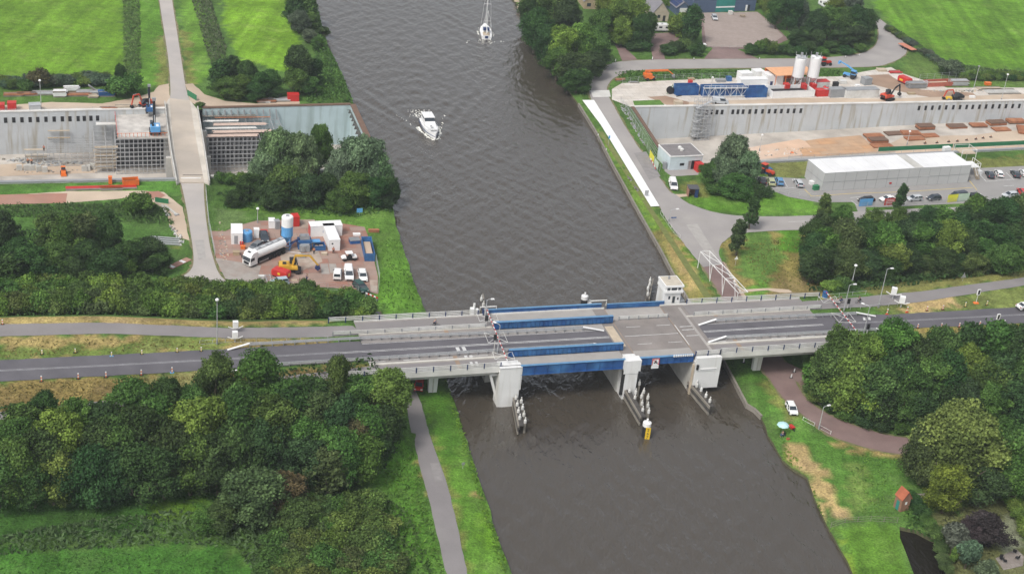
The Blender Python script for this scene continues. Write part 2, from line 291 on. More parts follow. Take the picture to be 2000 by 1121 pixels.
def ground():
    step = 1.5; gx = np.arange(GX0, GX1 + .1, step); gy = np.arange(GY0, GY1 + .1, step)
    X, Y = np.meshgrid(gx, gy); X = X.ravel(); Y = Y.ravel()
    X = X + NR.uniform(-.3, .3, X.shape); Y = Y + NR.uniform(-.3, .3, Y.shape)
    # drop lattice points far outside the view, keep those clear of the cut lines
    keep = np.abs(X) < 0.40 * Y + 60
    X, Y = X[keep], Y[keep]
    lines = [(canal, 1), (pitL, 1), (pitR, 1), (pond, 1)]
    for cr in (crL, crR): lines.append(([W(a, b) for a, b in cr], 1))
    ok = np.ones(X.shape, bool)
    for pl, c in lines: ok &= pdist(X, Y, pl) > 0.5
    pts = list(zip(X[ok], Y[ok])); edges = []
    far = 3500
    for q in ((-far, -60), (far, -60), (far, far), (-far, far), (0, far), (-far, 800), (far, 800), (-500, 150), (500, 150), (-500, 700), (500, 700), (0, 900), (-900, 1200), (900, 1200)): pts.append(q)
    for pl, c in lines:
        o = len(pts); dens = []
        for i in range(len(pl)):
            a, b = pl[i], pl[(i + 1) % len(pl)]; n = max(1, int(math.hypot(b[0] - a[0], b[1] - a[1]) / 2.5))
            for k in range(n):
                j = (0, 0) if pl not in (canal,) or k == 0 else (random.uniform(-.25, .25), random.uniform(-.25, .25))
                dens.append((a[0] + (b[0] - a[0]) * k / n + j[0], a[1] + (b[1] - a[1]) * k / n + j[1]))
        pts += dens; edges += [(o + k, o + (k + 1) % len(dens)) for k in range(len(dens))]
        if pl is canal: globals()['canal_d'] = dens
    v, e, f, *_ = delaunay_2d_cdt([Vector(p) for p in pts], edges, [], 0, 1e-4)
    V = np.array([(p.x, p.y) for p in v]); Fc = np.array([t for t in f if len(t) == 3])
    C = V[Fc].mean(1); bad = np.zeros(len(Fc), bool)
    for pl in (canal_d, pitL, pitR, pond): bad |= pin(C[:, 0], C[:, 1], pl)
    Fc = Fc[~bad]; Z = hz(V[:, 0], V[:, 1])
    c = np.tile(np.array(BG), (len(V), 1))
    jx = NR.normal(0, .6, len(V)); jy = NR.normal(0, .6, len(V))
    for pl, col in zones:
        w = [UT(*p) for p in pl]; sx = V[:, 0] + jx; sy = V[:, 1] + jy
        c[pin(sx, sy, w)] = col
    me = bpy.data.meshes.new('ground'); me.from_pydata([(a, b, z) for (a, b), z in zip(V, Z)], [], [tuple(int(q) for q in t) for t in Fc])
    at = me.color_attributes.new('tone', 'FLOAT_COLOR', 'POINT'); at.data.foreach_set('color', np.column_stack([c, np.ones(len(c))]).ravel().astype(np.float32))
    me.polygons.foreach_set('use_smooth', [True] * len(me.polygons)); me.update()
    o = bpy.data.objects.new('ground', me); COL.objects.link(o); o['kind'] = 'structure'
    m = bpy.data.materials.new('turf'); m.use_nodes = True; n = m.node_tree.nodes; l = m.node_tree.links; b = n['Principled BSDF']
    b.inputs['Roughness'].default_value = .9; b.inputs['Specular IOR Level'].default_value = .15
    a = n.new('ShaderNodeAttribute'); a.attribute_name = 'tone'; g = n.new('ShaderNodeNewGeometry')
    def noise(s, d, st=None):
        t = n.new('ShaderNodeTexNoise'); t.inputs['Scale'].default_value = s; t.inputs['Detail'].default_value = d; t.inputs['Roughness'].default_value = .62
        if st:
            mp = n.new('ShaderNodeMapping'); mp.inputs['Scale'].default_value = st; mp.inputs['Rotation'].default_value = (0, 0, -.35)
            l.new(g.outputs['Position'], mp.inputs[0]); l.new(mp.outputs[0], t.inputs['Vector'])
        else: l.new(g.outputs['Position'], t.inputs['Vector'])
        return t
    def rng(src, a0, a1, b0, b1):
        r = n.new('ShaderNodeMapRange'); r.inputs[1].default_value = a0; r.inputs[2].default_value = a1; r.inputs[3].default_value = b0; r.inputs[4].default_value = b1; l.new(src, r.inputs[0]); return r.outputs[0]
    n1 = noise(.05, 5); n2 = noise(.55, 4); n3 = noise(2.6, 3); n4 = noise(.30, 3, (1, .05, 1))
    f1 = rng(n1.outputs[0], .35, .65, .78, 1.25); f2 = rng(n2.outputs[0], .3, .7, .72, 1.28); f3 = rng(n3.outputs[0], .3, .7, .62, 1.38); f4 = rng(n4.outputs[0], .35, .65, .80, 1.20)
    def mul(p, q): t = n.new('ShaderNodeMath'); t.operation = 'MULTIPLY'; l.new(p, t.inputs[0]); l.new(q, t.inputs[1]); return t.outputs[0]
    tot = mul(mul(f1, f2), mul(f3, f4))
    sc = n.new('ShaderNodeVectorMath'); sc.operation = 'SCALE'; l.new(a.outputs['Color'], sc.inputs[0]); l.new(tot, sc.inputs[3])
    n5 = noise(.13, 6); w = rng(n5.outputs[0], .52, .72, 0, .55)
    mx = n.new('ShaderNodeMix'); mx.data_type = 'RGBA'; l.new(w, mx.inputs[0]); l.new(sc.outputs[0], mx.inputs[6])
    hsv = n.new('ShaderNodeHueSaturation'); hsv.inputs['Hue'].default_value = .475; hsv.inputs['Saturation'].default_value = .85; hsv.inputs['Value'].default_value = 1.15; l.new(sc.outputs[0], hsv.inputs['Color']); l.new(hsv.outputs[0], mx.inputs[7])
    l.new(mx.outputs[2], b.inputs['Base Color'])
    bp = n.new('ShaderNodeBump'); bp.inputs['Strength'].default_value = .8; bp.inputs['Distance'].default_value = .35
    ad = n.new('ShaderNodeMath'); ad.operation = 'ADD'; l.new(n2.outputs[0], ad.inputs[0]); l.new(n3.outputs[0], ad.inputs[1]); l.new(ad.outputs[0], bp.inputs['Height']); l.new(bp.outputs[0], b.inputs['Normal'])
    me.materials.append(m)
ground()
def skirt(name, pl, z0, z1, m, closed=False, w=0.0):
    mb = MB(); n = len(pl)
    for i in range(n if closed else n - 1):
        a, b = pl[i], pl[(i + 1) % n]
        za = h1(a[0], a[1]) if z1 is None else z1; zb = h1(b[0], b[1]) if z1 is None else z1
        mb.add([(a[0], a[1], z0), (b[0], b[1], z0), (b[0], b[1], zb), (a[0], a[1], za)], [(0, 1, 2, 3)], m)
    return struct(name, mb)
mk('bank_earth', (.10, .10, .05), .95, var=.3, scale=2); skirt('canal_bank', canal_d, -1.5, None, 'bank_earth', True)
skirt('pond_bank', pond, -1, None, 'bank_earth', True)
# sheets that follow the ground
def sheet(name, poly, m, off=0.05, pix=True, step=4.0, kind='structure', parent=None):
    jt = .10 if m in ('asphalt', 'asphalt_pale', 'asphalt_old', 'brickroad', 'sand', 'dirt', 'redslab', 'verge_soil', 'paver_pale') else 0
    w = [UT(*p) for p in poly] if pix else [Vector((p[0], p[1], 0)) for p in poly]
    xs = [p.x for p in w]; ys = [p.y for p in w]
    X, Y = np.meshgrid(np.arange(min(xs), max(xs), step), np.arange(min(ys), max(ys), step)); X = X.ravel(); Y = Y.ravel()
    k = pin(X, Y, w) & (pdist(X, Y, w) > .6)
    dens = []
    for i in range(len(w)):
        a, b = w[i], w[(i + 1) % len(w)]; n = max(1, int((b - a).xy.length / (1.3 if jt else step)))
        dens += [(a.x + (b.x - a.x) * q / n + random.uniform(-jt, jt), a.y + (b.y - a.y) * q / n + random.uniform(-jt, jt)) for q in range(n)]
    pts = dens + list(zip(X[k], Y[k])); ed = [(i, (i + 1) % len(dens)) for i in range(len(dens))]
    v, e, f, *_ = delaunay_2d_cdt([Vector(p) for p in pts], ed, [], 1, 1e-4)
    V = np.array([(p.x, p.y) for p in v]); Z = hz(V[:, 0], V[:, 1]) + off
    mb = MB(); mb.add([(a, b, z) for (a, b), z in zip(V, Z)], [tuple(t) for t in f], m)
    return struct(name, mb, parent) if kind == 'structure' else obj(name, mb, parent)
def curve(pts, n=6):
    """smooth picture polyline"""
    out = []; P = [pts[0]] + list(pts) + [pts[-1]]
    for i in range(1, len(P) - 2):
        for k in range(n):
            t = k / n; a, b, c, d = P[i - 1], P[i], P[i + 1], P[i + 2]
            out.append(tuple(.5 * (2 * b[j] + (c[j] - a[j]) * t + (2 * a[j] - 5 * b[j] + 4 * c[j] - d[j]) * t * t + (3 * b[j] - a[j] - 3 * c[j] + d[j]) * t ** 3) for j in range(2)))
    return out + [tuple(pts[-1])]
mk('verge_soil', (.20, .17, .095), .95, var=.3, scale=1.2, tint=(.13, .15, .05), tmix=.9)
def verge(poly, k=.5):
    w = [UT(*p) for p in poly]; n = len(w); out = []; a = sum(w[i].x * w[(i + 1) % n].y - w[(i + 1) % n].x * w[i].y for i in range(n)); sg = 1 if a > 0 else -1
    for i in range(n):
        d = w[(i + 1) % n] - w[i - 1]
        if d.xy.length < 1e-3: continue
        q = w[i] + Vector((d.y, -d.x, 0)).normalized() * sg * k * random.uniform(.35, 1.5); out.append((q.x, q.y))
    sheet('verge', out, 'verge_soil', .02, pix=False)
def ribbon(name, left, right, m, off=.05):
    pl = curve(left) + curve(right)[::-1]; verge(curve(left, 9) + curve(right, 9)[::-1]); return sheet(name, pl, m, off)
def stripe(mb, pts, w, m, off, dash=None):
    """painted line along picture points: w metres wide, dash=(on, gap)"""
    P = [UT(*p) for p in pts]; seg = []
    L = [0]
    for a, b in zip(P, P[1:]): L.append(L[-1] + (b - a).length)
    def at(s):
        for i in range(len(P) - 1):
            if s <= L[i + 1] or i == len(P) - 2: return P[i].lerp(P[i + 1], (s - L[i]) / max(1e-6, L[i + 1] - L[i]))
    s = 0
    while s < L[-1] - .01:
        e = min(L[-1], s + (dash[0] if dash else 4.0)); a, b = at(s), at(e); d = (b - a); d.z = 0; d.normalize(); q = Vector((-d.y, d.x, 0)) * (w / 2)
        vs = []
        for p in (a - q, b - q, b + q, a + q): vs.append((p.x, p.y, h1(p.x, p.y) + off))
        mb.add(vs, [(0, 1, 2, 3)], m); s = e + (dash[1] if dash else 0)
# --- water
def water():
    st = 0.8; xs = np.arange(-110, 100, st); ys = np.arange(165, 560, st)
    X, Y = np.meshgrid(xs, ys); Z = np.zeros(X.shape)
    m_ = pin(X, Y, canal) | (pdist(X, Y, canal) < 2.5)
    rs = np.random.default_rng(3)
    for _ in range(18):
        th = R_(rs.uniform(-50, 60)) ; k = 2 * math.pi / rs.uniform(2.4, 7); Z += .016 * np.sin(k * (X * math.cos(th) + Y * math.sin(th)) + rs.uniform(0, 6))
    # diverging wake waves behind the two boats
    for (bx, by), (tx, ty), A in (((848, 272), (826, 222), .15), ((950, 78), (938, 40), .08)):
        p = U(bx, by); q = U(tx, ty); d = (q - p).xy.normalized(); dx = X - p.x; dy = Y - p.y
        s = dx * d.x + dy * d.y; t = -dx * d.y + dy * d.x; at = np.abs(t)
        for tan, wl in ((.36, 4.0), (.58, 5.0)):
            r = at - 1.6 - tan * s; env = np.clip(s / 5, 0, 1) * np.exp(-np.clip(s, 0, None) / 75)
            Z += A * env * (1.7 * np.exp(-(r / .75) ** 2) + 1.0 * np.exp(-((r + wl) / .8) ** 2) - .7 * np.exp(-((r + wl / 2) / 1.1) ** 2) + .4 * np.exp(-((r - wl) / .9) ** 2))
        Z += A * .6 * np.exp(-(at / (3 + .16 * np.clip(s, 0, None))) ** 2) * np.clip(s / 8, 0, 1) * np.cos(2 * math.pi * s / 7.5 + at * .25) * np.exp(-np.clip(s, 0, None) / 90)
    nx = len(xs); idx = np.arange(X.size).reshape(X.shape)
    F = np.stack([idx[:-1, :-1], idx[:-1, 1:], idx[1:, 1:], idx[1:, :-1]], -1).reshape(-1, 4)
    mm = m_.ravel(); F = F[mm[F].all(1)]; used = np.unique(F); rm = np.full(X.size, -1); rm[used] = np.arange(len(used))
    me = bpy.data.meshes.new('canal_water'); me.from_pydata(np.column_stack([X.ravel()[used], Y.ravel()[used], Z.ravel()[used]]).tolist(), [], rm[F].tolist())
    me.polygons.foreach_set('use_smooth', [True] * len(me.polygons)); me.update()
    o = bpy.data.objects.new('canal_water', me); COL.objects.link(o); o['kind'] = 'structure'
    m = bpy.data.materials.new('water'); m.use_nodes = True; n = m.node_tree.nodes; l = m.node_tree.links; b = n['Principled BSDF']
    b.inputs['Base Color'].default_value = (.064, .054, .042, 1); b.inputs['Roughness'].default_value = .09; b.inputs['IOR'].default_value = 1.72
    g = n.new('ShaderNodeNewGeometry'); last = None
    for s, st_, d, w in ((.35, (1, .5, 1), 3, .32), (.95, (1, .38, 1), 4, .33), (2.4, (1, .5, 1), 3, .09)):
        mp = n.new('ShaderNodeMapping'); mp.inputs['Scale'].default_value = st_; mp.inputs['Rotation'].default_value = (0, 0, .9)
        t = n.new('ShaderNodeTexNoise'); t.inputs['Scale'].default_value = s; t.inputs['Detail'].default_value = d; l.new(g.outputs['Position'], mp.inputs[0]); l.new(mp.outputs[0], t.inputs['Vector'])
        bp = n.new('ShaderNodeBump'); bp.inputs['Strength'].default_value = 1; bp.inputs['Distance'].default_value = w; l.new(t.outputs[0], bp.inputs['Height'])
        wn = n.new('ShaderNodeTexNoise'); wn.inputs['Scale'].default_value = .028; wn.inputs['Detail'].default_value = 3; l.new(g.outputs['Position'], wn.inputs['Vector']); wr = n.new('ShaderNodeMapRange'); wr.inputs[1].default_value = .35; wr.inputs[2].default_value = .68; wr.inputs[3].default_value = .62; wr.inputs[4].default_value = 1.0; l.new(wn.outputs[0], wr.inputs[0]); l.new(wr.outputs[0], bp.inputs['Strength'])
        if last: l.new(last, bp.inputs['Normal'])
        last = bp.outputs[0]
    l.new(last, b.inputs['Normal']); me.materials.append(m); MT['water'] = m
    pm_ = m.copy(); pm_.name = 'pond_surface'; MT['pond_surface'] = pm_; pb = pm_.node_tree.nodes['Principled BSDF']; pb.inputs['Base Color'].default_value = (.014, .012, .009, 1); pb.inputs['IOR'].default_value = 1.33
    mb = MB(); w = [p.lerp(Vector((sum(q.x for q in pond) / len(pond), sum(q.y for q in pond) / len(pond), 0)), -.02) for p in pond]
    mb.add([(p.x, p.y, .45) for p in w], [tuple(range(len(w)))], 'pond_surface'); struct('pond_water', mb)
    mb = MB(); mb.add([(p.x, p.y, -1.4) for p in canal], [tuple(range(len(canal)))], 'bank_earth'); struct('canal_bed', mb)
water()
# ------------------------------------------------------------------ roads, paths and yards
ribbon('farm_road', [(303, -80), (311, 0), (328, 110), (333, 175), (331, 196)], [(326, -80), (336, 0), (353, 110), (363, 172), (372, 200)], mk('road_beige', (.40, .37, .35), .9, var=.08, scale=.2, tint=(.45, .41, .37)), .07)
sheet('sand_apron', [(0, 207), (100, 200), (200, 203), (270, 190), (300, 180), (310, 168), (330, 164), (332, 200), (322, 214), (0, 221)], 'sand', .04)
sheet('sand_track', [(362, 165), (376, 164), (400, 185), (440, 198), (500, 203), (560, 196), (585, 198), (585, 206), (396, 212), (372, 200)], 'sand', .04)
ribbon('site_road', [(350, 351), (357, 372), (368, 430), (378, 500), (372, 528), (345, 545), (320, 553)], [(398, 351), (399, 390), (404, 440), (415, 500), (440, 548), (520, 585), (560, 590)], 'road_beige', .06)
ribbon('service_road', [(-80, 549), (0, 553), (150, 556), (320, 556), (500, 562), (640, 575), (715, 592), (745, 615), (762, 650), (775, 700), (790, 770), (803, 840), (815, 890), (836, 970), (872, 1121), (900, 1230)], [(-80, 566), (0, 570), (150, 573), (320, 580), (500, 592), (640, 600), (690, 612), (722, 640), (745, 680), (775, 720), (815, 770), (834, 830), (850, 880), (880, 970), (913, 1121), (942, 1230)][::1], 'asphalt_old', .05)
sheet('haul_track', [(-60, 390), (0, 383), (130, 374), (280, 373), (320, 376), (357, 405), (364, 440), (370, 470), (352, 465), (330, 440), (325, 410), (280, 385), (130, 397), (-60, 400)], 'sand', .04)
sheet('brick_track', [(-60, 382), (0, 381), (131, 378), (129, 397), (-60, 402)], 'redslab', .07); sheet('slab_patch', [(285, 375), (310, 374), (323, 382), (310, 390), (288, 386)], 'redslab', .08)
sheet('yard_slabs', [(412, 452), (440, 452), (470, 440), (500, 432), (560, 430), (660, 436), (712, 444), (722, 470), (732, 515), (738, 540), (738, 575), (700, 566), (600, 560), (520, 562), (470, 562), (430, 530), (418, 490)], 'yard_slab', .09)
mk('slab_grey', (.34, .31, .28), .85, var=.12, tint=(.26, .2, .17)); mk('slab_pale', (.40, .33, .27), .85, var=.16, tint=(.32, .22, .17), tmix=.8)
for i, (q, m) in enumerate([([(545, 488), (620, 486), (630, 512), (590, 530), (550, 515)], 'slab_pale'), ([(626, 516), (640, 516), (644, 536), (628, 536)], 'slab_grey'), ([(642, 516), (656, 516), (660, 534), (645, 534)], 'slab_grey'), ([(420, 505), (510, 520), (500, 560), (440, 545)], 'slab_grey'), ([(722, 548), (737, 548), (737, 572), (724, 570)], 'slab_pale'), ([(585, 430), (615, 430), (612, 445), (590, 446)], 'slab_pale')]):
    sheet('yard_patch', q, m, .115 + i * .004)
# the right bank
RL = [(1345, 590), (1335, 545)]
ribbon('canal_road', [(1615, -40), (1645, 5), (1680, 22), (1708, 42), (1716, 66), (1710, 88), (1688, 103), (1640, 111), (1560, 115), (1400, 116), (1260, 118), (1205, 123), (1172, 136), (1155, 160), (1152, 185), (1165, 215), (1195, 262), (1240, 335), (1290, 405), (1310, 430)],
       [(1650, -40), (1668, 0), (1712, 33), (1745, 60), (1768, 85), (1768, 106), (1742, 122), (1700, 131), (1560, 133), (1400, 134), (1262, 137), (1215, 146), (1192, 160), (1186, 180), (1200, 210), (1230, 262), (1262, 310), (1290, 350), (1312, 378), (1350, 402)], 'asphalt_pale', .06)
sheet('junction', curve([(1285, 398), (1312, 378), (1345, 398), (1400, 416), (1470, 423), (1600, 421), (1700, 412), (2000, 400), (2060, 397)]) + curve([(2060, 425), (2000, 428), (1800, 440), (1600, 448), (1500, 452), (1440, 458), (1412, 474), (1404, 495), (1412, 515)]) + curve([(1373, 522), (1340, 482), (1305, 435), (1285, 398)]), 'asphalt_pale', .075)
ribbon('brick_road', [(1370, 517), (1398, 560), (1420, 600), (1440, 640), (1465, 690), (1490, 723), (1534, 782), (1573, 814), (1620, 849), (1675, 869), (1734, 883), (1778, 886), (1860, 880), (2000, 862), (2100, 850)],
       [(1413, 512), (1432, 550), (1455, 590), (1480, 630), (1515, 680), (1553, 745), (1569, 772), (1605, 802), (1652, 825), (1715, 845), (1774, 856), (1809, 857), (1900, 850), (2000, 835), (2100, 826)], 'brickroad', .05)
mk('plate_white', (.80, .80, .78), .7, var=.04); sheet('white_track_mats', [(1137, 197), (1160, 197), (1187, 240), (1240, 325), (1288, 404), (1271, 405), (1225, 330), (1173, 245)], 'plate_white', .2)
sheet('farm_yard', [(1368, 27), (1480, 24), (1512, 50), (1540, 78), (1500, 95), (1440, 97), (1480, 115), (1375, 116), (1392, 95), (1372, 84)], 'brickroad', .05)
mk('paver_pale', (.33, .27, .24), .9, var=.1, tint=(.28, .23, .2)); sheet('farm_court', [(1372, 26), (1478, 24), (1505, 47), (1530, 72), (1500, 90), (1440, 94), (1380, 92)], 'paver_pale', .09)
sheet('drive', [(1275, 66), (1322, 64), (1328, 82), (1290, 88), (1300, 118), (1276, 118), (1270, 92)], 'brickroad', .045); sheet('garden_drive', [(1200, 85), (1222, 95), (1245, 117), (1215, 120), (1207, 100)], 'brickroad', .045)
mk('joint', (.25, .2, .16), .9)
sheet('site_slabs', [(1195, 175), (1215, 163), (1300, 158), (1440, 152), (1640, 150), (1690, 140), (1740, 132), (1765, 145), (1850, 172), (2060, 172), (2060, 197), (1750, 204), (1500, 208), (1238, 212), (1195, 195)], 'site_concrete', .045)
sheet('site_dirt', [(1690, 148), (1735, 146), (1765, 165), (1800, 176), (1900, 182), (1910, 192), (1830, 194), (1760, 180), (1700, 165)], 'dirt', .07); sheet('site_sand', [(1265, 190), (1300, 188), (1345, 200), (1345, 209), (1310, 209)], 'dirt', .07)
sheet('pit_side_track', [(1345, 200), (1560, 192), (1720, 194), (1900, 188), (2060, 182), (2060, 196), (1750, 203), (1500, 207), (1345, 209)], 'sand', .075)
sheet('grass_tongue', [(1236, 198), (1288, 196), (1298, 206), (1240, 210)], 'green' if False else mk('grass_patch', (.09, .19, .03), .95, var=.3, scale=1), .10)
sheet('parking_asphalt', [(1470, 345), (1590, 350), (1590, 372), (1700, 345), (1890, 330), (2060, 322), (2060, 390), (1900, 397), (1720, 405), (1690, 405), (1705, 425), (1680, 425), (1668, 395), (1600, 396), (1540, 385), (1500, 370)], mk('parking', (.29, .28, .27), .9, var=.08, scale=.2), .05)
sheet('site_path', [(1295, 322), (1380, 322), (1375, 338), (1370, 342), (1312, 345), (1298, 335)], 'asphalt_pale', .04); sheet('ramp_path', [(1318, 380), (1345, 379), (1345, 384), (1325, 386)], 'sand', .05)
sheet('towpath', [(1168, 258), (1178, 258), (1272, 405), (1395, 588), (1380, 588), (1262, 405)], mk('verge', (.15, .17, .05), .95, var=.25, scale=.8), .03)
sheet('gravel_edge', [(1408, 512), (1414, 512), (1445, 560), (1460, 585), (1450, 585), (1425, 545)], 'sand', .04)
sheet('underpass_apron', [(1510, 700), (1545, 712), (1640, 712), (1600, 742), (1556, 745)], 'brickroad', .04)
sheet('desire_path', [(1447, 566), (1500, 563), (1540, 566), (1558, 572), (1545, 573), (1500, 567), (1448, 571)], 'sand', .05)
# embankment: main road and cycle paths
def along(name, pts, m, off): # (u, v) polygon
    return sheet(name, [W(a, b) for a, b in pts], m, off, pix=False)
along('main_road', [(-24, 5.3), (-24, 12.7), (-50, 12.6), (-72, 12.9), (-90, 13.2), (-160, 15), (-160, 8), (-90, 6.0), (-72, 5.6), (-50, 5.4)], 'asphalt', .07)
along('main_road', [(72, 5.3), (72, 12.7), (78, 12.6), (88.7, 11.2), (122, 11.3), (200, 10.5), (200, 3.4), (117, 4.6), (86, 5.2)], 'asphalt', .07)
along('cycle_path', [(-24, 15.2), (-24, 18.9), (-30, 18.9), (-48, 20.4), (-71, 25.0), (-90, 26.4), (-160, 31), (-160, 26), (-90, 21.8), (-71, 20.8), (-48, 16.5), (-30, 14.9)], 'asphalt_old', .06)
along('cycle_path', [(72, 15.2), (72, 18.9), (84, 19.2), (101.6, 20.4), (130, 24.2), (200, 33), (200, 29), (128, 20.6), (99, 15.8), (86, 14.9)], 'asphalt_old', .06)
along('cycle_lane', [(-24, .6), (-24, 3.4), (-50, 0.8), (-75, -3), (-90, -4), (-160, -8), (-160, -10), (-90, -6.5), (-75, -5.5), (-50, -1.8)], 'asphalt_old', .06); along('cycle_lane', [(72, .6), (72, 3.4), (90, 1), (120, -3), (160, -6), (160, -8.5), (120, -5.5), (90, -1.8)], 'asphalt_old', .06)
mb = MB()
def uvs(pts, w, dash=None, off=.078, m='line'):
    P = [W(*p) for p in pts]
    for a, b in zip(P, P[1:]):
        L = (b - a).length; d = (b - a) / L; q = Vector((-d.y, d.x, 0)) * w / 2; s = 0
        while s < L - .01:
            e = min(L, s + (dash[0] if dash else L)); mb.add([tuple((a + d * s + sg * q).xy) + (DZ - .06 + off,) for sg in (-1, 1)] + [tuple((a + d * e + sg * q).xy) + (DZ - .06 + off,) for sg in (1, -1)], [(0, 3, 2, 1)], m); s = e + (dash[1] if dash else 0)
for o_ in (-.17, .17):
    uvs([(-24, 9 + o_), (-50, 9 + o_), (-72, 9.2 + o_), (-90, 9.6 + o_), (-160, 11.5 + o_)], .10, m='line_faint')
    uvs([(72, 9 + o_), (88, 8.4 + o_), (120, 8 + o_), (200, 7 + o_)], .10, m='line_faint')
for a, b in ((82.0, 10.4), (83.2, 10.4)): uvs([(a, b - .9), (a + .5, b + .3)], .5)
struct('road_markings', mb)
mb = MB()
stripe(mb, [(1540, 434), (1600, 432)], .15, 'line', .09); stripe(mb, [(1620, 431), (1700, 427), (1990, 414)], .15, 'line', .09, (6, 6))
for q in ([(1585, 384), (1670, 378), (1750, 376), (1900, 367)], [(1571, 370), (1585, 384)], [(1893, 353), (1908, 372)]): stripe(mb, q, .25, mk('line_yellow', (.55, .42, .15), .8), .07)
for q in ([(1497, 352), (1505, 368)], [(1530, 352), (1538, 366)], [(1547, 350), (1556, 366)], [(1505, 368), (1560, 367)], [(1912, 340), (1926, 355)], [(1926, 355), (1990, 350)], [(1965, 338), (1980, 352)], [(1660, 387), (1680, 385)], [(1663, 393), (1675, 402)], [(1960, 364), (1980, 363)]): stripe(mb, q, .2, 'line', .07)
struct('parking_markings', mb)
for nm, q in (('slab_crossing', [(1153, 178), (1190, 177), (1193, 190), (1158, 191)]),): sheet(nm, q, 'concrete_pale', .09)
mk('patch_dark', (.25, .235, .23), .9, var=.15); mk('patch_light', (.37, .35, .33), .9, var=.12)
for q, m in (([(1238, 300), (1262, 297), (1290, 345), (1268, 352)], 'patch_dark'), ([(1195, 124), (1215, 121), (1216, 133), (1200, 137)], 'patch_light'), ([(1340, 440), (1362, 438), (1400, 500), (1385, 505)], 'patch_light'), ([(1600, 428), (1660, 425), (1662, 432), (1602, 436)], 'patch_dark'), ([(840, 905), (858, 905), (866, 940), (850, 942)], 'patch_dark'), ([(380, 470), (398, 468), (402, 505), (388, 508)], 'patch_light')): sheet('road_patch', q, m, .105)
# ------------------------------------------------------------------ the two open tunnel ramps
def streaky(name, rgb, st, amt):
    m = mk(name, rgb, .85, var=.07, scale=.3); n = m.node_tree.nodes; l = m.node_tree.links; b = n['Principled BSDF']
    src = b.inputs['Base Color'].links[0].from_socket; g = n.new('ShaderNodeNewGeometry'); mp = n.new('ShaderNodeMapping')
    mp.inputs['Rotation'].default_value = (0, 0, -BA); mp.inputs['Scale'].default_value = (.55, .05, .045); t = n.new('ShaderNodeTexNoise'); t.inputs['Scale'].default_value = 1.6; t.inputs['Detail'].default_value = 5
    l.new(g.outputs['Position'], mp.inputs[0]); l.new(mp.outputs[0], t.inputs['Vector']); r = n.new('ShaderNodeMapRange'); r.inputs[1].default_value = .52; r.inputs[2].default_value = .72; r.inputs[4].default_value = amt
    l.new(t.outputs[0], r.inputs[0]); mx = n.new('ShaderNodeMix'); mx.data_type = 'RGBA'; mx.inputs[7].default_value = (*st, 1); l.new(r.outputs[0], mx.inputs[0]); l.new(src, mx.inputs[6]); l.new(mx.outputs[2], b.inputs['Base Color'])
streaky('wall_concrete', (.50, .52, .53), (.30, .25, .16), .8); streaky('wall_cyan', (.42, .52, .54), (.26, .33, .32), .7)
def fz_r(p): # floor level of the right ramp, rising eastwards
    u = (p - BO).dot(bu); return np.interp(u, [60, 90, 150, 190, 230], [-9.4, -8.6, -6.6, -5.3, -4.6])
def wall(name, label, pts, fz, m, th=.8, cap='concrete_pale', grp=None):
    root = thing(name, label, 'retaining wall', (pts[0].x, pts[0].y, 0), 0, grp); o = Vector((pts[0].x, pts[0].y, 0)); mb = MB(); cp = MB()
    for a, b in zip(pts, pts[1:]):
        d = (b - a); d.z = 0; d.normalize(); q = Vector((d.y, -d.x, 0)) * -th; A = a - o; B = b - o; za, zb = fz(a), fz(b)
        vs = [(A.x, A.y, za), (B.x, B.y, zb), (B.x, B.y, G + .25), (A.x, A.y, G + .25)]; vs += [(x + q.x, y + q.y, z) for x, y, z in vs]
        mb.add(vs, [(0, 1, 2, 3), (5, 4, 7, 6), (3, 2, 6, 7), (1, 0, 4, 5), (0, 3, 7, 4), (1, 5, 6, 2)], m)
        c0, c1 = A - q * .15, B - q * .15; c2, c3 = B + q * 1.1, A + q * 1.1
        cp.add([(p.x, p.y, z) for z in (G + .25, G + .55) for p in (c0, c1, c2, c3)], [(0, 3, 2, 1), (4, 5, 6, 7), (0, 1, 5, 4), (1, 2, 6, 5), (2, 3, 7, 6), (3, 0, 4, 7)], cap)
    obj('wall_face', mb, root); obj('coping', cp, root); return root
FL = lambda p: -10.3
wl1 = wall('tunnel_wall', 'long pale concrete retaining wall with dark slots along the back of the left pit', [pitL[i] for i in (0, 1, 2)], FL, 'wall_concrete')
wl2 = wall('tunnel_wall', 'pale blue-grey retaining wall behind the scaffold right of the farm road viaduct', [pitL[i] for i in (3, 4, 5)], FL, 'wall_cyan', cap='brown')
wl3 = wall('tunnel_wall', 'white end wall of the left pit with brown coping beside the canal', [pitL[i] for i in (5, 6, 7)], FL, 'wall_cyan', cap='brown', th=1.2)
wl4 = wall('tunnel_wall', 'low grey near wall of the left pit behind the orange machines', [pitL[i] for i in (9, 10, 11)], FL, 'wall_concrete', cap='grey'); wl5 = wall('tunnel_wall', 'near wall of the left pit hidden behind the willow trees', [pitL[i] for i in (7, 8)], FL, 'wall_concrete', cap='concrete')
wr1 = wall('tunnel_wall', 'high stained concrete wall with two rows of dark slots along the right pit', [pitR[i] for i in (0, 1, 2, 3, 4)], fz_r, 'wall_concrete')
wr2 = wall('tunnel_wall', 'near edge wall of the right pit behind the white office building', [pitR[i] for i in (5, 6, 7, 8, 9)], fz_r, 'wall_concrete', cap='grey'); wr3 = wall('tunnel_wall', 'slanting end wall of the right pit beside the canal road', [pitR[i] for i in (9, 10, 0)], fz_r, 'wall_cyan', cap='brown')
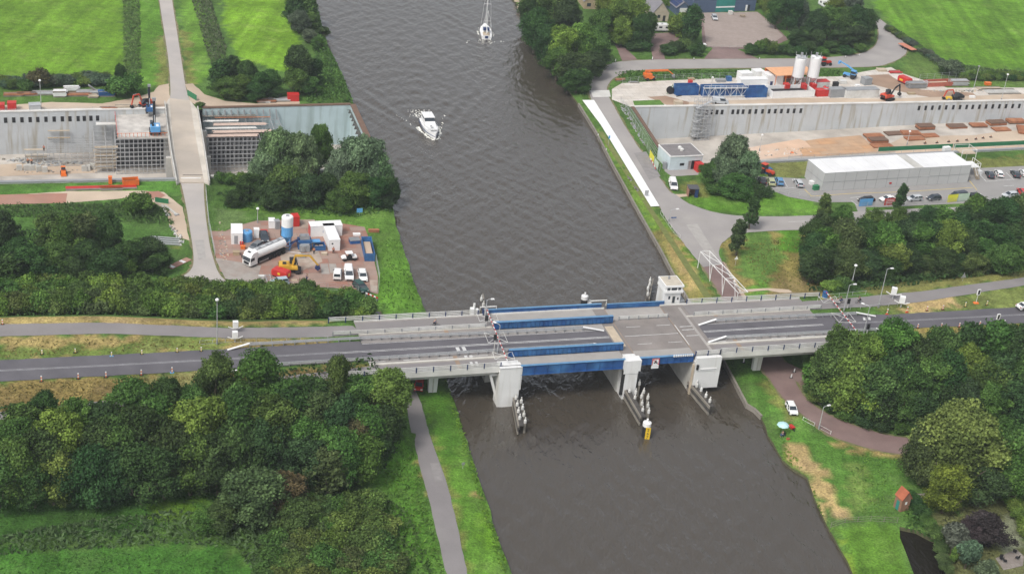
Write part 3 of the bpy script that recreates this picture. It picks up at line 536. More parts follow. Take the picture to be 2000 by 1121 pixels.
def slots(root, a, b, xs, y):
    """dark drain slots set in the wall face at picture x positions"""
    for x in xs:
        t = (x - a[0]) / (b[0] - a[0]); p = U(x, a[1] + (b[1] - a[1]) * t + 0, G); d = (U(*b, G) - U(*a, G)); d.z = 0; d.normalize(); q = Vector((d.y, -d.x, 0)); P = p - root.location
        mb = MB(); c = Vector((P.x, P.y, G - y)) + q * .02; mb.beam(c - d * .42, c + d * .42, .05, 1.5, 'dark'); mb.beam(c - d * .52 + Vector((0, 0, .78)), c + d * .52 + Vector((0, 0, .78)), .12, .08, 'wall_concrete'); obj('slot', mb, root)
slots(wl1, (0, 222), (322, 215), [10, 26, 42, 58, 73, 89, 105, 121, 136, 152, 164, 177, 190, 227, 240], 1.9)
slots(wr1, (1240, 212), (1500, 208), [1382, 1392, 1402, 1412, 1433, 1443, 1453, 1466, 1478, 1491], 1.6); slots(wr1, (1500, 208), (1750, 204), [1504, 1516, 1528, 1541, 1553, 1566], 1.6); slots(wr1, (1750, 204), (2000, 199), [1797, 1810, 1823, 1837, 1850, 1864, 1877, 1890, 1902, 1915, 1928, 1941, 1954, 1967, 1980, 1993], 1.4)
mk('stain', (.30, .17, .08), .9, var=.3)
mb = MB() # counterforts behind the scaffold
for i in range(12):
    a = U(402 + i * 12.5, 214 - i * .2, G); mb.beam(a + Vector((0, -.3, -.2)), a + Vector((.35, -.35, -3.2)), .25, .35, 'grey')
o = obj('wall_brackets', MB(), None) if False else None
rt = thing('wall_bracket_row', 'row of short slanting dark brackets on the pale wall right of the viaduct', 'brackets'); obj('bracket_bars', mb, rt)
# floors
def pfloor(name, poly, fz, m, off=0.0, step=6):
    xs = [p.x for p in poly]; ys = [p.y for p in poly]; X, Y = np.meshgrid(np.arange(min(xs), max(xs), step), np.arange(min(ys), max(ys), step)); X = X.ravel(); Y = Y.ravel(); k = pin(X, Y, poly) & (pdist(X, Y, poly) > .8)
    pts = [(p.x, p.y) for p in poly]; n = len(pts); v, e, f, *_ = delaunay_2d_cdt([Vector(p) for p in pts + list(zip(X[k], Y[k]))], [(i, (i + 1) % n) for i in range(n)], [], 1, 1e-4)
    mb = MB(); mb.add([(p.x, p.y, fz(Vector((p.x, p.y, 0))) + off) for p in v], [tuple(t) for t in f], m); return struct(name, mb)
mk('pit_floor', (.50, .46, .41), .9, var=.15, scale=.3, tint=(.30, .27, .24), tmix=.6); mk('pit_floor_red', (.60, .42, .30), .9, var=.12, scale=.2, tint=(.55, .48, .42))
pfloor('pit_floor', pitL, FL, 'pit_floor'); pfloor('pit_floor', pitR, fz_r, 'pit_floor')
def UF(px, py, fz):
    z = -8.0
    for _ in range(8): z = float(fz(U(px, py, z)))
    return U(px, py, z)
def fsheet(name, q, fz, m, off): return pfloor(name, [UF(*p, fz) for p in q], fz, m, off)
fsheet('sand_floor', [(0, 322), (60, 318), (190, 322), (190, 338), (0, 345)], FL, 'sand', .05)
fsheet('white_floor', [(1400, 300), (1560, 272), (1600, 285), (1560, 305), (1440, 316)], fz_r, 'pit_floor_red', .05); fsheet('pale_floor', [(1700, 300), (1760, 270), (1990, 255), (2010, 262), (2010, 285), (1800, 296)], fz_r, 'sand', .045)
fsheet('plate_floor', [(1572, 276), (1600, 272), (1680, 265), (1700, 282), (1750, 296), (1600, 306), (1560, 306), (1590, 294)], fz_r, 'steelplate', .10); fsheet('plate_floor', [(1745, 288), (2010, 274), (2010, 292), (1750, 300)], fz_r, mk('plate_pale', (.56, .42, .30), .85, var=.15, scale=.2), .06)
fsheet('ponding', [(1560, 290), (1590, 288), (1600, 300), (1568, 303)], fz_r, 'steelplate', .08)
# stacked rusty steel plates on the right ramp
pl = [(1706, 268, 40, 2), (1745, 262, 36, 1), (1714, 277, 38, 3), (1778, 262, 40, 2), (1786, 272, 40, 1), (1722, 286, 44, 1), (1806, 252, 36, 4), (1868, 249, 40, 2), (1910, 247, 34, 2), (1945, 243, 40, 3), (1955, 254, 38, 1), (1983, 240, 38, 3), (1996, 256, 44, 2), (1815, 266, 36, 1)]
wds = ['foremost', 'second', 'third', 'fourth', 'fifth', 'sixth', 'seventh', 'eighth', 'ninth', 'tenth', 'eleventh', 'twelfth', 'thirteenth', 'fourteenth', 'fifteenth', 'sixteenth', 'seventeenth', 'eighteenth', 'nineteenth', 'twentieth', 'twenty-first', 'twenty-second', 'twenty-third', 'twenty-fourth', 'twenty-fifth', 'twenty-sixth', 'twenty-seventh', 'twenty-eighth', 'twenty-ninth', 'thirtieth', 'thirty-first', 'thirty-second', 'thirty-third', 'thirty-fourth', 'thirty-fifth', 'thirty-sixth', 'thirty-seventh', 'thirty-eighth', 'thirty-ninth', 'fortieth']
def nth(i): return 'first' if i == 0 else wds[i]
for i, (x, y, L, n) in enumerate(sorted(pl)):
    p = UF(x, y, fz_r); mb = MB(); w = L / 6.6
    for k in range(n): mb.box(-w / 2 + random.uniform(-.1, .1), w / 2, -1.4, 1.4 + random.uniform(-.1, .1), .12 + k * .32, .12 + k * .32 + .29, 'rust' if (i + k) % 3 else 'brown')
    o = obj('plate_stack', mb); o.location = p; o.rotation_euler = (0, 0, BA + random.uniform(-.06, .06) + (1.1 if x == 1996 else 0)); tag(o, f'rusty brown steel plate stack on the right pit floor, {nth(i)} from the left', 'steel plates', 'stacks of rusty steel plates in the right pit')
# ------------------------------------------------------------------ farm road viaduct over the left pit
va = [U(*p, G) for p in [(331, 196), (372, 200), (377, 240), (390, 310), (398, 352), (350, 352), (341, 290), (333, 240)]]
vd = thing('viaduct', 'pale concrete road bridge crossing the left pit with worn sandy deck', 'road bridge', (va[0].x, va[0].y, 0)); o0 = Vector((va[0].x, va[0].y, 0))
L1 = [U(*p, G + .35) for p in [(331, 192), (336, 250), (342, 300), (351, 356)]]; R1 = [U(*p, G + .35) for p in [(371, 197), (379, 250), (388, 300), (399, 356)]]
Lo = [U(*p, G + .35) for p in [(322, 205), (327, 250), (334, 300), (345, 360)]]; Ro = [U(*p, G + .35) for p in [(386, 215), (392, 250), (400, 300), (409, 360)]]
mb = MB(); mk('deck_sandy', (.52, .45, .37), .9, var=.1, scale=.15, tint=(.36, .32, .28), tmix=.7)
for i in range(3):
    q = [L1[i], R1[i], R1[i + 1], L1[i + 1]]; q = [p - o0 for p in q]
    mb.add([(p.x, p.y, z) for z in (G - .8, G + .36) for p in q], [(0, 1, 2, 3), (7, 6, 5, 4), (0, 4, 5, 1), (1, 5, 6, 2), (2, 6, 7, 3), (3, 7, 4, 0)], 'deck_sandy')
obj('deck', mb, vd); mk('parapet_stone', (.56, .52, .46), .85, var=.14, scale=.3, tint=(.42, .38, .32))
for nm, A_, B_, h in (('parapet', Lo, L1, 1.0), ('parapet', R1, Ro, .5)):
    mb = MB()
    for i in range(3):
        q = [A_[i], B_[i], B_[i + 1], A_[i + 1]]; q = [p - o0 for p in q]
        mb.add([(p.x, p.y, z) for z in (G - 2.2, G + .42) for p in q], [(0, 1, 2, 3), (7, 6, 5, 4), (0, 4, 5, 1), (1, 5, 6, 2), (2, 6, 7, 3), (3, 7, 4, 0)], 'parapet_stone')
        a, b = (q[0], q[3]) if nm == 'parapet' and A_ is Lo else (q[1], q[2]); mb.beam(a + Vector((0, 0, .6)), b + Vector((0, 0, .6)), .28, 1.0, 'concrete')
    obj(nm, mb, vd)
mb = MB()
for a, b in ((336, 250), (343, 300)):
    mb = MB(); p = U(a + 25, b, G) - o0; mb.box(-5.5, 5.5, -.5, .5, -10.3, G - .9, 'concrete', Matrix.Translation((p.x, p.y, 0)) @ Matrix.Rotation(BA, 4, 'Z')); obj('pier', mb, vd)
mb = MB()
for a, b in (((357, 345), (396, 345)),): p, q = UT(*a) - o0, UT(*b) - o0; mb.beam(p + Vector((0, 0, .37)), q + Vector((0, 0, .37)), .25, .04, 'dark'); mb.beam(p + Vector((0, -1.8, .37)), q + Vector((0, -1.8, .37)), .6, .03, 'concrete_pale')
obj('expansion_joint', mb, vd)
# ------------------------------------------------------------------ scaffolding
def local(o): return (W(0, 0) - BO)
SCR = Matrix.Rotation(BA, 4, 'Z')
mk('shade_grey', (.07, .072, .075), .9, var=.4, scale=.8)  # dark tone of the panel that imitates shade inside the scaffolds
def scaffold(name, label, p, L, D, H, z0, dx=1.7, dz=1.7, deck=None, dy=2.2):
    """p: front left foot (world), x along the pit"""
    root = thing(name, label, 'scaffold', (p.x, p.y, z0), BA); mb = MB(); nx = int(L / dx); nz = int(H / dz); ny = max(1, int(D / dy))
    for j in range(ny + 1):
        if ny > 3 and j % 2 and j > 2: continue
        y = D * j / ny
        w_ = .105 if j == 0 else .08
        for i in range(nx + 1): mb.beam((i * dx, y, 0), (i * dx, y, H), w_, w_, 'galv')
        for k in range(nz + 1): mb.beam((0, y, k * dz + .2), (nx * dx, y, k * dz + .2), w_, w_, 'galv')
    for i in range(0, nx + 1, 2):
        for k in range(1, nz + 1, 2): mb.beam((i * dx, 0, k * dz + .2), (i * dx, D, k * dz + .2), .09, .09, 'galv')
    obj('tube_grid', mb, root)
    if D > 15 and H > 9.3: mb = MB(); mb.box(.2, nx * dx, 4.4, 4.5, .2, H - .3, 'shade_grey'); obj('shade_panel', mb, root)  # added dark panel, stands in for the deep shade inside the dense scaffolds
    for (x0, x1, y0, y1, z, m) in (deck or []):
        mb = MB(); nb = max(1, int((y1 - y0) / .6))
        for b in range(nb): mb.box(x0 + random.uniform(-.3, .3), x1 + random.uniform(-.5, .3), y0 + b * .6, y0 + b * .6 + .56, z, z + .07 + random.uniform(0, .03), m)
        obj('deck_boards', mb, root)
    return root
mk('pink_board', (.55, .42, .35), .85, var=.15)
p = U(228, 341, -10.3); q = U(334, 341, -10.3); LL = (q - p).length
PW = 19
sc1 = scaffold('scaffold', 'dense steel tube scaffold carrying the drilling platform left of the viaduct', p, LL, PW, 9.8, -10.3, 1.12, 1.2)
mb = MB(); nx = 6
mb.box(.5, LL + .3, 0, PW - .5, 9.9, 10.4, mk('platform', (.55, .52, .48), .85, var=.2, scale=.5, tint=(.3, .28, .26))); obj('platform_slab', mb, sc1)
mb = MB()
for i in range(14): mb.beam((.6 + i * LL / 14, -.05, 10.4), (.6 + i * LL / 14, -.05, 11.5), .1, .1, 'orange')
mb.beam((.6, -.05, 11.4), (LL, -.05, 11.4), .08, .08, 'orange'); mb.beam((.5, -.05, 11.4), (.5, PW - 1, 11.4), .08, .08, 'red'); mb.beam((.5, -.05, 10.9), (.5, PW - 1, 10.9), .08, .08, 'red')
obj('guard_rail', mb, sc1)
p2 = U(186, 338, -10.3); scaffold('scaffold', 'open scaffold with stacked timber tiers left of the drilling platform', p2, (p - p2).length - .3, 18, 8.8, -10.3, 1.5, 1.5, [(0, 5.8, 0, 1.2, 1.2 + .95 * k, 'plank') for k in range(7)] + [(1, 9, 11, 13, 8.8, 'concrete_pale'), (2, 10, 14, 15.5, 8.9, 'plank')])
p3 = U(94, 326, -10.3); scaffold('scaffold', 'low thin scaffold with small pale decks far left along the wall', p3, (p2 - p3).length - .3, 10, 6.6, -10.3, 1.5, 1.5, [(.2, 5.5, 8, 9.2, 6.6, 'plank'), (.2, 5.5, 8, 9.2, 4.6, 'wood')])
p4 = U(50, 318, -10.3); scaffold('scaffold', 'smallest scaffold tower with two decks at the left end', p4, (p3 - p4).length - .3, 3, 3.5, -10.3, 1.5, 1.6, [(0, 5.2, .2, 1.4, 3.2, 'plank'), (0, 5.2, .2, 1.4, 1.4, 'wood')])
p5 = U(408, 336, -10.3); q5 = U(560, 332, -10.3); L5 = (q5 - p5).length
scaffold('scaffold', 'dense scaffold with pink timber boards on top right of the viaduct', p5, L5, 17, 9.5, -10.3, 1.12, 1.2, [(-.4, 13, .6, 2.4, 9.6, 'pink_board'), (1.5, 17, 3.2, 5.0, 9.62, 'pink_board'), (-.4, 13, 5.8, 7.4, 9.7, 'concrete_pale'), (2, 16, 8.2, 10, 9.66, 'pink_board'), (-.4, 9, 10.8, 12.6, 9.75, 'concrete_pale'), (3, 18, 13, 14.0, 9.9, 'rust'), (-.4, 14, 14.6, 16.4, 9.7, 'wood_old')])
p6 = U(405, 300, -10.3); scaffold('scaffold', 'tall rear scaffold with long white deck against the blue-grey wall', W(*( (p5 - BO).dot(bu), (p5 - BO).dot(bv) + 19), 0), 27, 8, 9.2, -10.3, 1.6, 1.6, [(-.3, 26.5, 5.2, 7.8, 9.3, 'concrete_pale')])
# stair tower against the right wall
ps = U(1352, 282, -9.2); st = scaffold('stair_tower', 'tall grey scaffold stair tower against the right pit wall', ps, 5, 3.2, 13.5, -9.2, 1.25, 1.1, [(0, 2, .2, 3, z, 'galv') for z in (2.2, 4.4, 6.6, 8.8, 11)], 1.6)
mb = MB()
for k in range(6): mb.beam((.3 if k % 2 else 4.7, 1, 2.2 * k), (4.7 if k % 2 else .3, 1, 2.2 * k + 2.2), .9, .12, 'galv')
obj('stair_flights', mb, st)
# ------------------------------------------------------------------ the bascule bridge over the canal
Z0 = DZ
BR = thing('canal_bridge', 'wide concrete and steel road bridge with blue girders across the canal', 'bridge', (BO.x, BO.y, 0), BA)
def bpart(name, mb, label=None, parent=BR, **k): return obj(name, mb, parent, label, **k)
def bx(name, *a, m='concrete', label=None, parent=None):
    mb = MB(); mb.box(*a, m); return bpart(name, mb, label, parent or BR)
mk('deck_grey', (.25, .232, .222), .9, var=.14, scale=.3, tint=(.31, .28, .255)); mk('deck_brown', (.235, .21, .195), .9, var=.16, scale=.3, tint=(.18, .165, .158)); mk('deck_pale', (.34, .32, .30), .9, var=.1, scale=.4)
mk('rustline', (.30, .22, .16), .9, var=.2); mk('kerb_stone', (.55, .53, .48), .85, var=.1)
UE0, UJ0, UJ1, UJ2, UE1 = -24, 3.6, 27.8, 40.0, 72
# decks: west span, fixed steel span (u 3.6-25), bascule leaf (u 28-40), east span
for nm, u0, u1, m in (('west_deck', UE0, UJ0, 'deck_grey'), ('east_deck', UJ2 + 5, UE1, 'deck_grey'), ('pier_deck', UJ2, UJ2 + 5, 'deck_brown'), ('steel_deck', UJ0, 25.2, 'deck_pale'), ('pivot_deck', 25.2, UJ1, 'deck_brown')):
    mb = MB(); mb.box(u0, u1 - .02, 0.2, 20.0, Z0 - 1.1, Z0, m); mb.box(u0, u1 - .02, 0, .2, Z0 - 1.0, Z0 + .25, 'concrete_pale'); mb.box(u0, u1 - .02, 20.0, 20.3, Z0 - 1.0, Z0 + .25, 'concrete_pale'); bpart(nm, mb)
mb = MB(); mb.box(UJ1, UJ2 - .15, .25, 20, Z0 - .7, Z0 + .01, 'deck_brown'); mb.box(UJ1 + .02, UJ2 - .17, .3, 2.9, Z0 + .012, Z0 + .05, 'deck_pale'); mb.box(UJ1 + .02, UJ2 - .17, 15.2, 19.6, Z0 + .012, Z0 + .05, 'deck_pale'); leaf = bpart('bascule_leaf', mb, 'brown bascule leaf with pale walkways along both edges')
for u in (30, 33, 36, 39): pass
# undersides: edge beams
for u0, u1 in ((UE0, UJ0 - .4), (UJ2 + 5, UE1)):
    for v in (1.2, 6, 10.5, 15, 19): bx('deck_beam', u0, u1, v - .35, v + .35, Z0 - 2.0, Z0 - 1.1, m='concrete')
# road surfaces
def strip(name, u0, u1, v0, v1, m, h=.004):
    mb = MB(); mb.box(u0, u1, v0, v1, Z0 - .02, Z0 + h, m); return bpart(name, mb)
for u0, u1 in ((UE0 - 5, 25.1), (UJ2 + 5.1, UE1 + 5)): strip('carriageway', u0, u1, 5.9, 11.7, 'asphalt', .03)
strip('cycle_deck', UE0, UJ0, .6, 3.3, 'asphalt_old', .02); strip('cycle_deck', UE0, UJ0, 15.6, 19.6, 'asphalt_old', .02); strip('cycle_deck', UJ2 + 5, UE1, .6, 3.3, 'asphalt_old', .02); strip('cycle_deck', UJ2 + 5, UE1, 15.6, 19.6, 'asphalt_old', .02)
for u0, u1 in ((UE0, 2.5), (UJ2 + 4, UE1)): bx('kerb', u0, u1, 3.5, 4.0, Z0 + .002, Z0 + .2, m='kerb_stone'); bx('kerb', u0, u1, 14.9, 15.2, Z0 + .002, Z0 + .2, m='kerb_stone')
mb = MB()
def dash(u0, u1, v, w=.14, d=None, z=.036):
    s = u0
    while s < u1 - .01:
        e = min(u1, s + (d[0] if d else u1 - u0)); mb.box(s, e, v - w / 2, v + w / 2, Z0 + z - .006, Z0 + z, 'line'); s = e + (d[1] if d else 0)
for o_ in (-.2, .2): dash(-8, 25, 8.75 + o_); dash(UJ2 + 5.3, UE1, 8.7 + o_); dash(UE0 - 5, -8, 8.75 + o_, .10)
for v, a, b in ((6.1, UE0, 25), (11.5, UE0, 25), (6.1, UJ2 + 5.2, UE1), (11.5, UJ2 + 5.2, UE1)): dash(a, b, v, .1)
dash(UE0, 1, 4.8, .16, (3.2, 3.4), .008); dash(UJ2 + 5.2, 70, 4.6, .16, (3.2, 3.4), .008)
for a, b in ((UJ1 + .5, UJ2 - .3),): dash(a, b, 8.7, .14, None, .02); dash(a + 1.5, b, 5.4, .12, (3, 3.5), .02); dash(a + 1.5, b, 12.2, .12, (3, 3.5), .02)
for v0 in (9.3, 8.0): pass
for u in (-6.5, -5.3): mb.box(u, u + .7, 6.6, 8.3, Z0 + .031, Z0 + .038, 'line')
for u in (-5.6, -4.6): mb.box(u, u + .6, 4.4, 5.1, Z0 + .005, Z0 + .012, 'line'); mb.box(u + .5, u + 1, 1.1, 2.7, Z0 + .022, Z0 + .028, 'line')
for v in (7.5, 9.9, 11.2): mb.box(UJ2 + 1, UJ2 + 4.2, v - .1, v + .1, Z0 + .004, Z0 + .01, 'line')
bpart('lane_markings', mb)
for b in [(u, u + .14, .2, 20, Z0 + .012, Z0 + .03, 'rustline') for u in (UJ1 - .12, UJ2 - .1)] + [(u, u + .8, v0, v1, Z0 + .022, Z0 + .034, 'rustline') for u, v0, v1 in ((-7.8, .5, 5.2), (-7.2, 14, 16), (50, .5, 5), (50, 14.5, 16.2))] + [(25.4, 27.2, 5, 13, Z0 + .003, Z0 + .012, 'plank'), (43.6, 44.2, .5, 19, Z0 + .004, Z0 + .016, 'deck_pale'), (40.1, 40.3, 4, 12, Z0 + .014, Z0 + .02, 'line')]: mb = MB(); mb.box(*b); bpart('expansion_joint', mb)
# girders
def girder(label, u0, u1, v, h, zt, stiff=24, w=.32, hang=0, parent=None):
    mb = MB(); mb.box(u0, u1, v - .07, v + .07, zt - h, zt - .06, 'blue'); mb.box(u0, u1, v - w, v + w, zt - .06, zt, 'flange_blue'); mb.box(u0, u1, v - w, v + w, zt - h - .06, zt - h, 'blue')
    for i in range(stiff + 1):
        u = u0 + (u1 - u0) * i / stiff; mb.box(max(u0, u - .03), min(u1, u + .03), v - w + .06, v + w - .06, zt - h + .002, zt - .062, 'blue')
    return bpart('girder', mb, label)
girder('blue main girder standing behind the near cycle deck', 2.8, 26.0, 3.7, 1.6, Z0 + 1.6, 26); girder('blue main girder standing between road and far walkway', 2.8, 27.6, 14.4, 1.6, Z0 + 1.6, 27)
girder('blue fascia girder along the near edge of the fixed span', 4.2, 25.2, -.25, 2.0, Z0 + .35, 8, .3); girder('blue far edge girder along the walkway', 3.2, 27.2, 20.4, 1.4, Z0 + 1.1, 14, .25)
girder('short blue fascia girder below the bascule leaf', 28.4, 39.6, .1, 1.5, Z0 + .2, 8, .3); girder('low blue parapet girder at the far edge of the bascule leaf', 28.4, 41, 20.3, 1.2, Z0 + 1.0, 30, .15)
mb = MB()
for v in (3.5, 7, 10.5, 14): mb.box(3.8, 27, v - .2, v + .2, Z0 - 2.0, Z0 - 1.12, 'blue')
for v in (3.5, 7, 10.5, 14, 17): mb.box(28.2, 39.7, v - .2, v + .2, Z0 - 1.7, Z0 - .72, 'blue')
bpart('under_girders', mb)
mb = MB()
for i in range(9): mb.box(35.2 + i * .47, 35.5 + i * .47, -.3, -.12, Z0 + .05, Z0 + .42, 'white')
bpart('counterweight_teeth', mb)
# piers
def pier(label, u0, u1, v0, v1, zt, zb=-2, m='white_dirty'):
    mb = MB(); mb.box(u0, u1, v0, v1, zb, zt, m); return mb
streaky('pier_white', (.70, .70, .69), (.46, .44, .38), .55)
mb = MB(); mb.box(.1, 4.2, -.6, 2.2, -1.8, Z0 + .1, 'pier_white'); mb.box(-.1, 4.4, -.7, 1.2, Z0 + .1, Z0 + .25, 'pier_white'); mb.box(4.2, 4.5, -.5, 1.4, 3.5, Z0, 'pier_white'); bpart('west_pier_front', mb, 'broad white pier block at the west end of the blue span')
mb = MB(); mb.box(.1, 3.9, 8.5, 20, -1.8, Z0 - 1.15, 'concrete'); mb.box(-1.4, .1, .6, 8.4, Z0 - 2.1, Z0 - 1.9, 'pier_white'); mb.beam((-1.3, 1, Z0 - 2), (.5, 1, .5), .3, .5, 'pier_white'); mb.box(.6, 3.4, 3.2, 8.4, 2.2, Z0 - 2.1, 'concrete_pale'); bpart('west_pier_wall', mb)
mb = MB(); mb.box(25.3, 27.9, -1.0, 2.0, 0 - 1.8, Z0 + .05, 'pier_white'); mb.box(24.9, 28.3, -1.1, .8, Z0 - 2.6, Z0 + .28, 'pier_white'); mb.box(25.1, 27.7, 2.0, 20.2, -1.8, Z0 - 1.15, 'concrete'); bpart('middle_pier', mb, 'narrow white pier beside the navigation opening')
mb = MB(); mb.box(39.9, 45.2, -1.1, -.2, 1.4, Z0 - .1, 'pier_white'); mb.box(39.7, 41.2, -.9, 20.2, -1.8, Z0 - 1.1, 'concrete'); mb.box(41.2, 45.0, -.2, 20.2, 1.6, Z0 - 1.1, 'concrete'); bpart('bascule_pier', mb, 'square white pier block at the east side of the bascule')
mb = MB(); mb.box(40.8, 44.4, -1.2, -1.1, 5.4, 5.9, 'white'); mb.box(40.9, 44.3, -1.22, -1.2, 5.6, 5.7, 'grey'); bpart('pier_plate', mb)
for b in ((24.7, 25.3, -1.0, -.6, 1, 6.6, 'rubber'), (40.0, 40.4, -1.4, -1.1, 5.8, 6.9, 'dark'), (27.9, 28.2, -1.3, -1.0, 5, 6.3, 'dark'), (39.4, 39.7, -1, -.5, 0, 6.8, 'plank')): mb = MB(); mb.box(*b); bpart('fender_strip', mb)
for u, lab in ((-11.4, 'slim white column on the left bank under the west span'), (56.2, 'slim ribbed white column on the right bank under the east span')):
    for v in (4.2, 16.5): mb = MB(); mb.side([(u - .8, G - .5), (u + .8, G - .5), (u + 1.0, Z0 - 2.0), (u - 1.0, Z0 - 2.0)], v, v + .9, 'pier_white'); mb.box(u - .12, u + .12, v - .05, v, G, Z0 - 2.1, 'concrete'); bpart('column', mb, lab if v < 5 else None)
    mb = MB(); mb.box(u - 1.1, u + 1.1, 2.4, 18.8, Z0 - 2.7, Z0 - 2.02, 'concrete'); bpart('crosshead', mb)
mb = MB(); mb.box(-25.4, -24.03, -.4, 20.6, 0, Z0 - .3, 'concrete'); bpart('abutment', mb); mb = MB(); mb.box(72.03, 73.4, -.4, 20.6, 0, Z0 - .3, 'concrete'); bpart('abutment', mb)
# railings
PM = {}
def one(name, key, fn, parent, loc, rz=0):
    if key not in PM:
        mb = MB(); fn(mb); o = obj(name, mb, parent); PM[key] = o.data
    else:
        o = bpy.data.objects.new(name, PM[key]); COL.objects.link(o); o.parent = parent
    o.location = loc; o.rotation_euler = (0, 0, rz); return o
def rail(name, label, pts, h=1.15, sp=3.3, post='navy', m='white_dirty', nr=3, parent=BR, zz=Z0, lw=.10):
    mb = MB(); ps = []
    for a, b in zip(pts, pts[1:]):
        L = math.hypot(b[0] - a[0], b[1] - a[1]); n = max(1, round(L / sp))
        ps += [(a[0] + (b[0] - a[0]) * i / n, a[1] + (b[1] - a[1]) * i / n, zz) for i in range(n + 1)]
        for k in range(nr): z = zz + h - k * (h * .8 / nr) - .03; mb.beam((a[0], a[1], z), (b[0], b[1], z), lw, lw * 1.5, m)
    r = obj(name, mb, parent, label)
    for q in ps: one('rail_post', ('rp', h, post), lambda m_: m_.box(-.09, .09, -.12, .08, 0, h, post), r, q)
    return r
rail('railing', 'near edge railing of the west span', [(UE0 - 5, .05), (.3, .05)]); rail('railing', 'near edge railing of the east span', [(UJ2 - .2, -.3), (UJ2 + 5, -.3), (UJ2 + 5.2, .05), (UE1 + 4, .05)])
rail('railing', 'far edge railing of the west span', [(UE0 - 5, 20.15), (1.0, 20.15)], 1.25); rail('railing', 'far edge railing of the east span', [(46, 20.15), (UE1 + 4.5, 20.0)], 1.25)
rail('railing', 'white inner railing of the west cycle deck', [(UE0 - 5, 15.1), (1.2, 15.1)], 1.0, 3.3, 'grey'); rail('railing', 'white inner railing of the east cycle deck', [(45.6, 15.1), (UE1 + 2.5, 15.1)], 1.0, 3.3, 'grey'); rail('railing', 'short white railing on the bascule leaf', [(29.2, 15.1), (39.8, 15.1)], .9, 2.2, 'grey')
# guard rails (steel crash barrier), each a thing of its own
def guard(label, pts, ends=(1, 1), h=.75, zz=Z0 + .03, dbl=True):
    root = thing('crash_barrier', label, 'crash barrier', W(*pts[0], 0), BA, 'steel crash barriers along the bridge road'); mb = MB(); ps = []; o = pts[0]
    for a, b in zip(pts, pts[1:]):
        a = (a[0] - o[0], a[1] - o[1]); b = (b[0] - o[0], b[1] - o[1]); L = math.hypot(b[0] - a[0], b[1] - a[1]); n = max(1, round(L / 2.0))
        for s in ((-.28, .28) if dbl else (0,)):
            for z in (.66, .52): mb.beam((a[0], a[1] + s, zz + z), (b[0], b[1] + s, zz + z), .08, .10, 'galv')
        ps += [(a[0] + (b[0] - a[0]) * i / n, a[1] + (b[1] - a[1]) * i / n, zz) for i in range(n + 1)]
    obj('rails', mb, root)
    for q in ps: one('barrier_post', ('bp',), lambda m_: m_.box(-.05, .05, -.3, .3, 0, .72, 'steel'), root, q)
    for e, (p, q) in zip(ends, ((pts[0], pts[1]), (pts[-1], pts[-2]))):
        if e:
            s = 1 if q[0] > p[0] else -1; x = p[0] - o[0]; y = p[1] - o[1]; em = MB(); em.beam((x, y, zz + .75), (x - s * 4.2, y + e * .9, zz + .12), .45, .12, 'white'); obj('ramped_end', em, root)
    return root
guard('far crash barrier of the west roadway', [(-45, 12.9), (-24, 12.9), (1, 12.2), (20.5, 12.0)], (-1, -1)); guard('near crash barrier of the west roadway', [(-45, 5.2), (-24, 5.2), (1, 5.5), (20.5, 5.4)], (-1, -1))
guard('far crash barrier of the east roadway', [(49.3, 12.1), (60, 12.2), (81, 11.6)], (-1, -1)); guard('near crash barrier of the east roadway', [(48.6, 5.2), (60, 5.0), (82, 4.7)], (-1, -1))
# bridge keeper's house
bh = UV(1288, 597); H0 = thing('bridge_house', 'white two-storey bridge keeper house with flat sandy roof', 'control house', W(40.9, 20.6, 0), BA)
X = 3.7; ZT = Z0 + 4.5
mb = MB(); mb.box(0, X, 0, 3.8, -1.8, Z0 + 2.75, 'pier_white'); mb.box(-.1, X + .25, -.45, 4.0, Z0 + 2.77, Z0 + 3.3, 'white'); mb.box(.25, X + .05, -.15, 3.8, Z0 + 3.3, Z0 + 4.1, 'glass'); mb.box(-.12, X + .28, -.48, 4.05, Z0 + 4.1, ZT, 'white')
for x in (.2, 1.1, 2.6, 3.5): mb.box(x, x + .18, -.30, -.16, Z0 + 3.3, Z0 + 4.1, 'white')
mb.box(-.06, .24, -.28, 3.9, Z0 + 3.3, Z0 + 4.1, 'white'); obj('wall', mb, H0)
mb = MB(); mb.box(.1, X + .05, -.25, 3.8, ZT + .003, ZT + .05, mk('roof_gravel', (.50, .45, .37), .9, var=.15)); mb.box(1.5, 1.8, 2.4, 2.7, ZT + .05, ZT + .7, 'grey'); obj('roof', mb, H0)
mb = MB(); mb.box(1.8, 2.6, -.06, -.003, Z0 + .1, Z0 + 2.0, 'concrete_pale'); mb.box(1.92, 2.48, -.09, -.062, Z0 + .3, Z0 + 1.8, 'glass'); obj('door', mb, H0); mb = MB(); mb.box(1.0, 1.4, -.06, -.003, Z0 + 1.2, Z0 + 1.9, 'glass'); obj('window', mb, H0); mb = MB(); mb.box(3.0, 3.3, -.06, -.003, Z0 + 1.0, Z0 + 1.5, 'dark'); obj('letter_box', mb, H0)
mb = MB(); mb.box(X + .02, 4.9, .1, 3.2, Z0 - 2, Z0 + .6, 'grey'); mb.tube([(4.1, .8, Z0 + 2.4), (4.5, .8, Z0 + 2.6), (4.9, .8, Z0 + 2.1), (5.0, .8, Z0 + 1.2)], .05, 'white', 5); obj('side_stair', mb, H0)
mb = MB()
for (u, v) in ((1.5, 20.6), (25, 20.8)): mb.tube([(u, v, Z0), (u, v, Z0 + 1.6), (u + 3.4, v, Z0 + 1.6), (u + 3.4, v, Z0 + .4)], .14, 'white_dirty')
bpart('access_frame', mb)
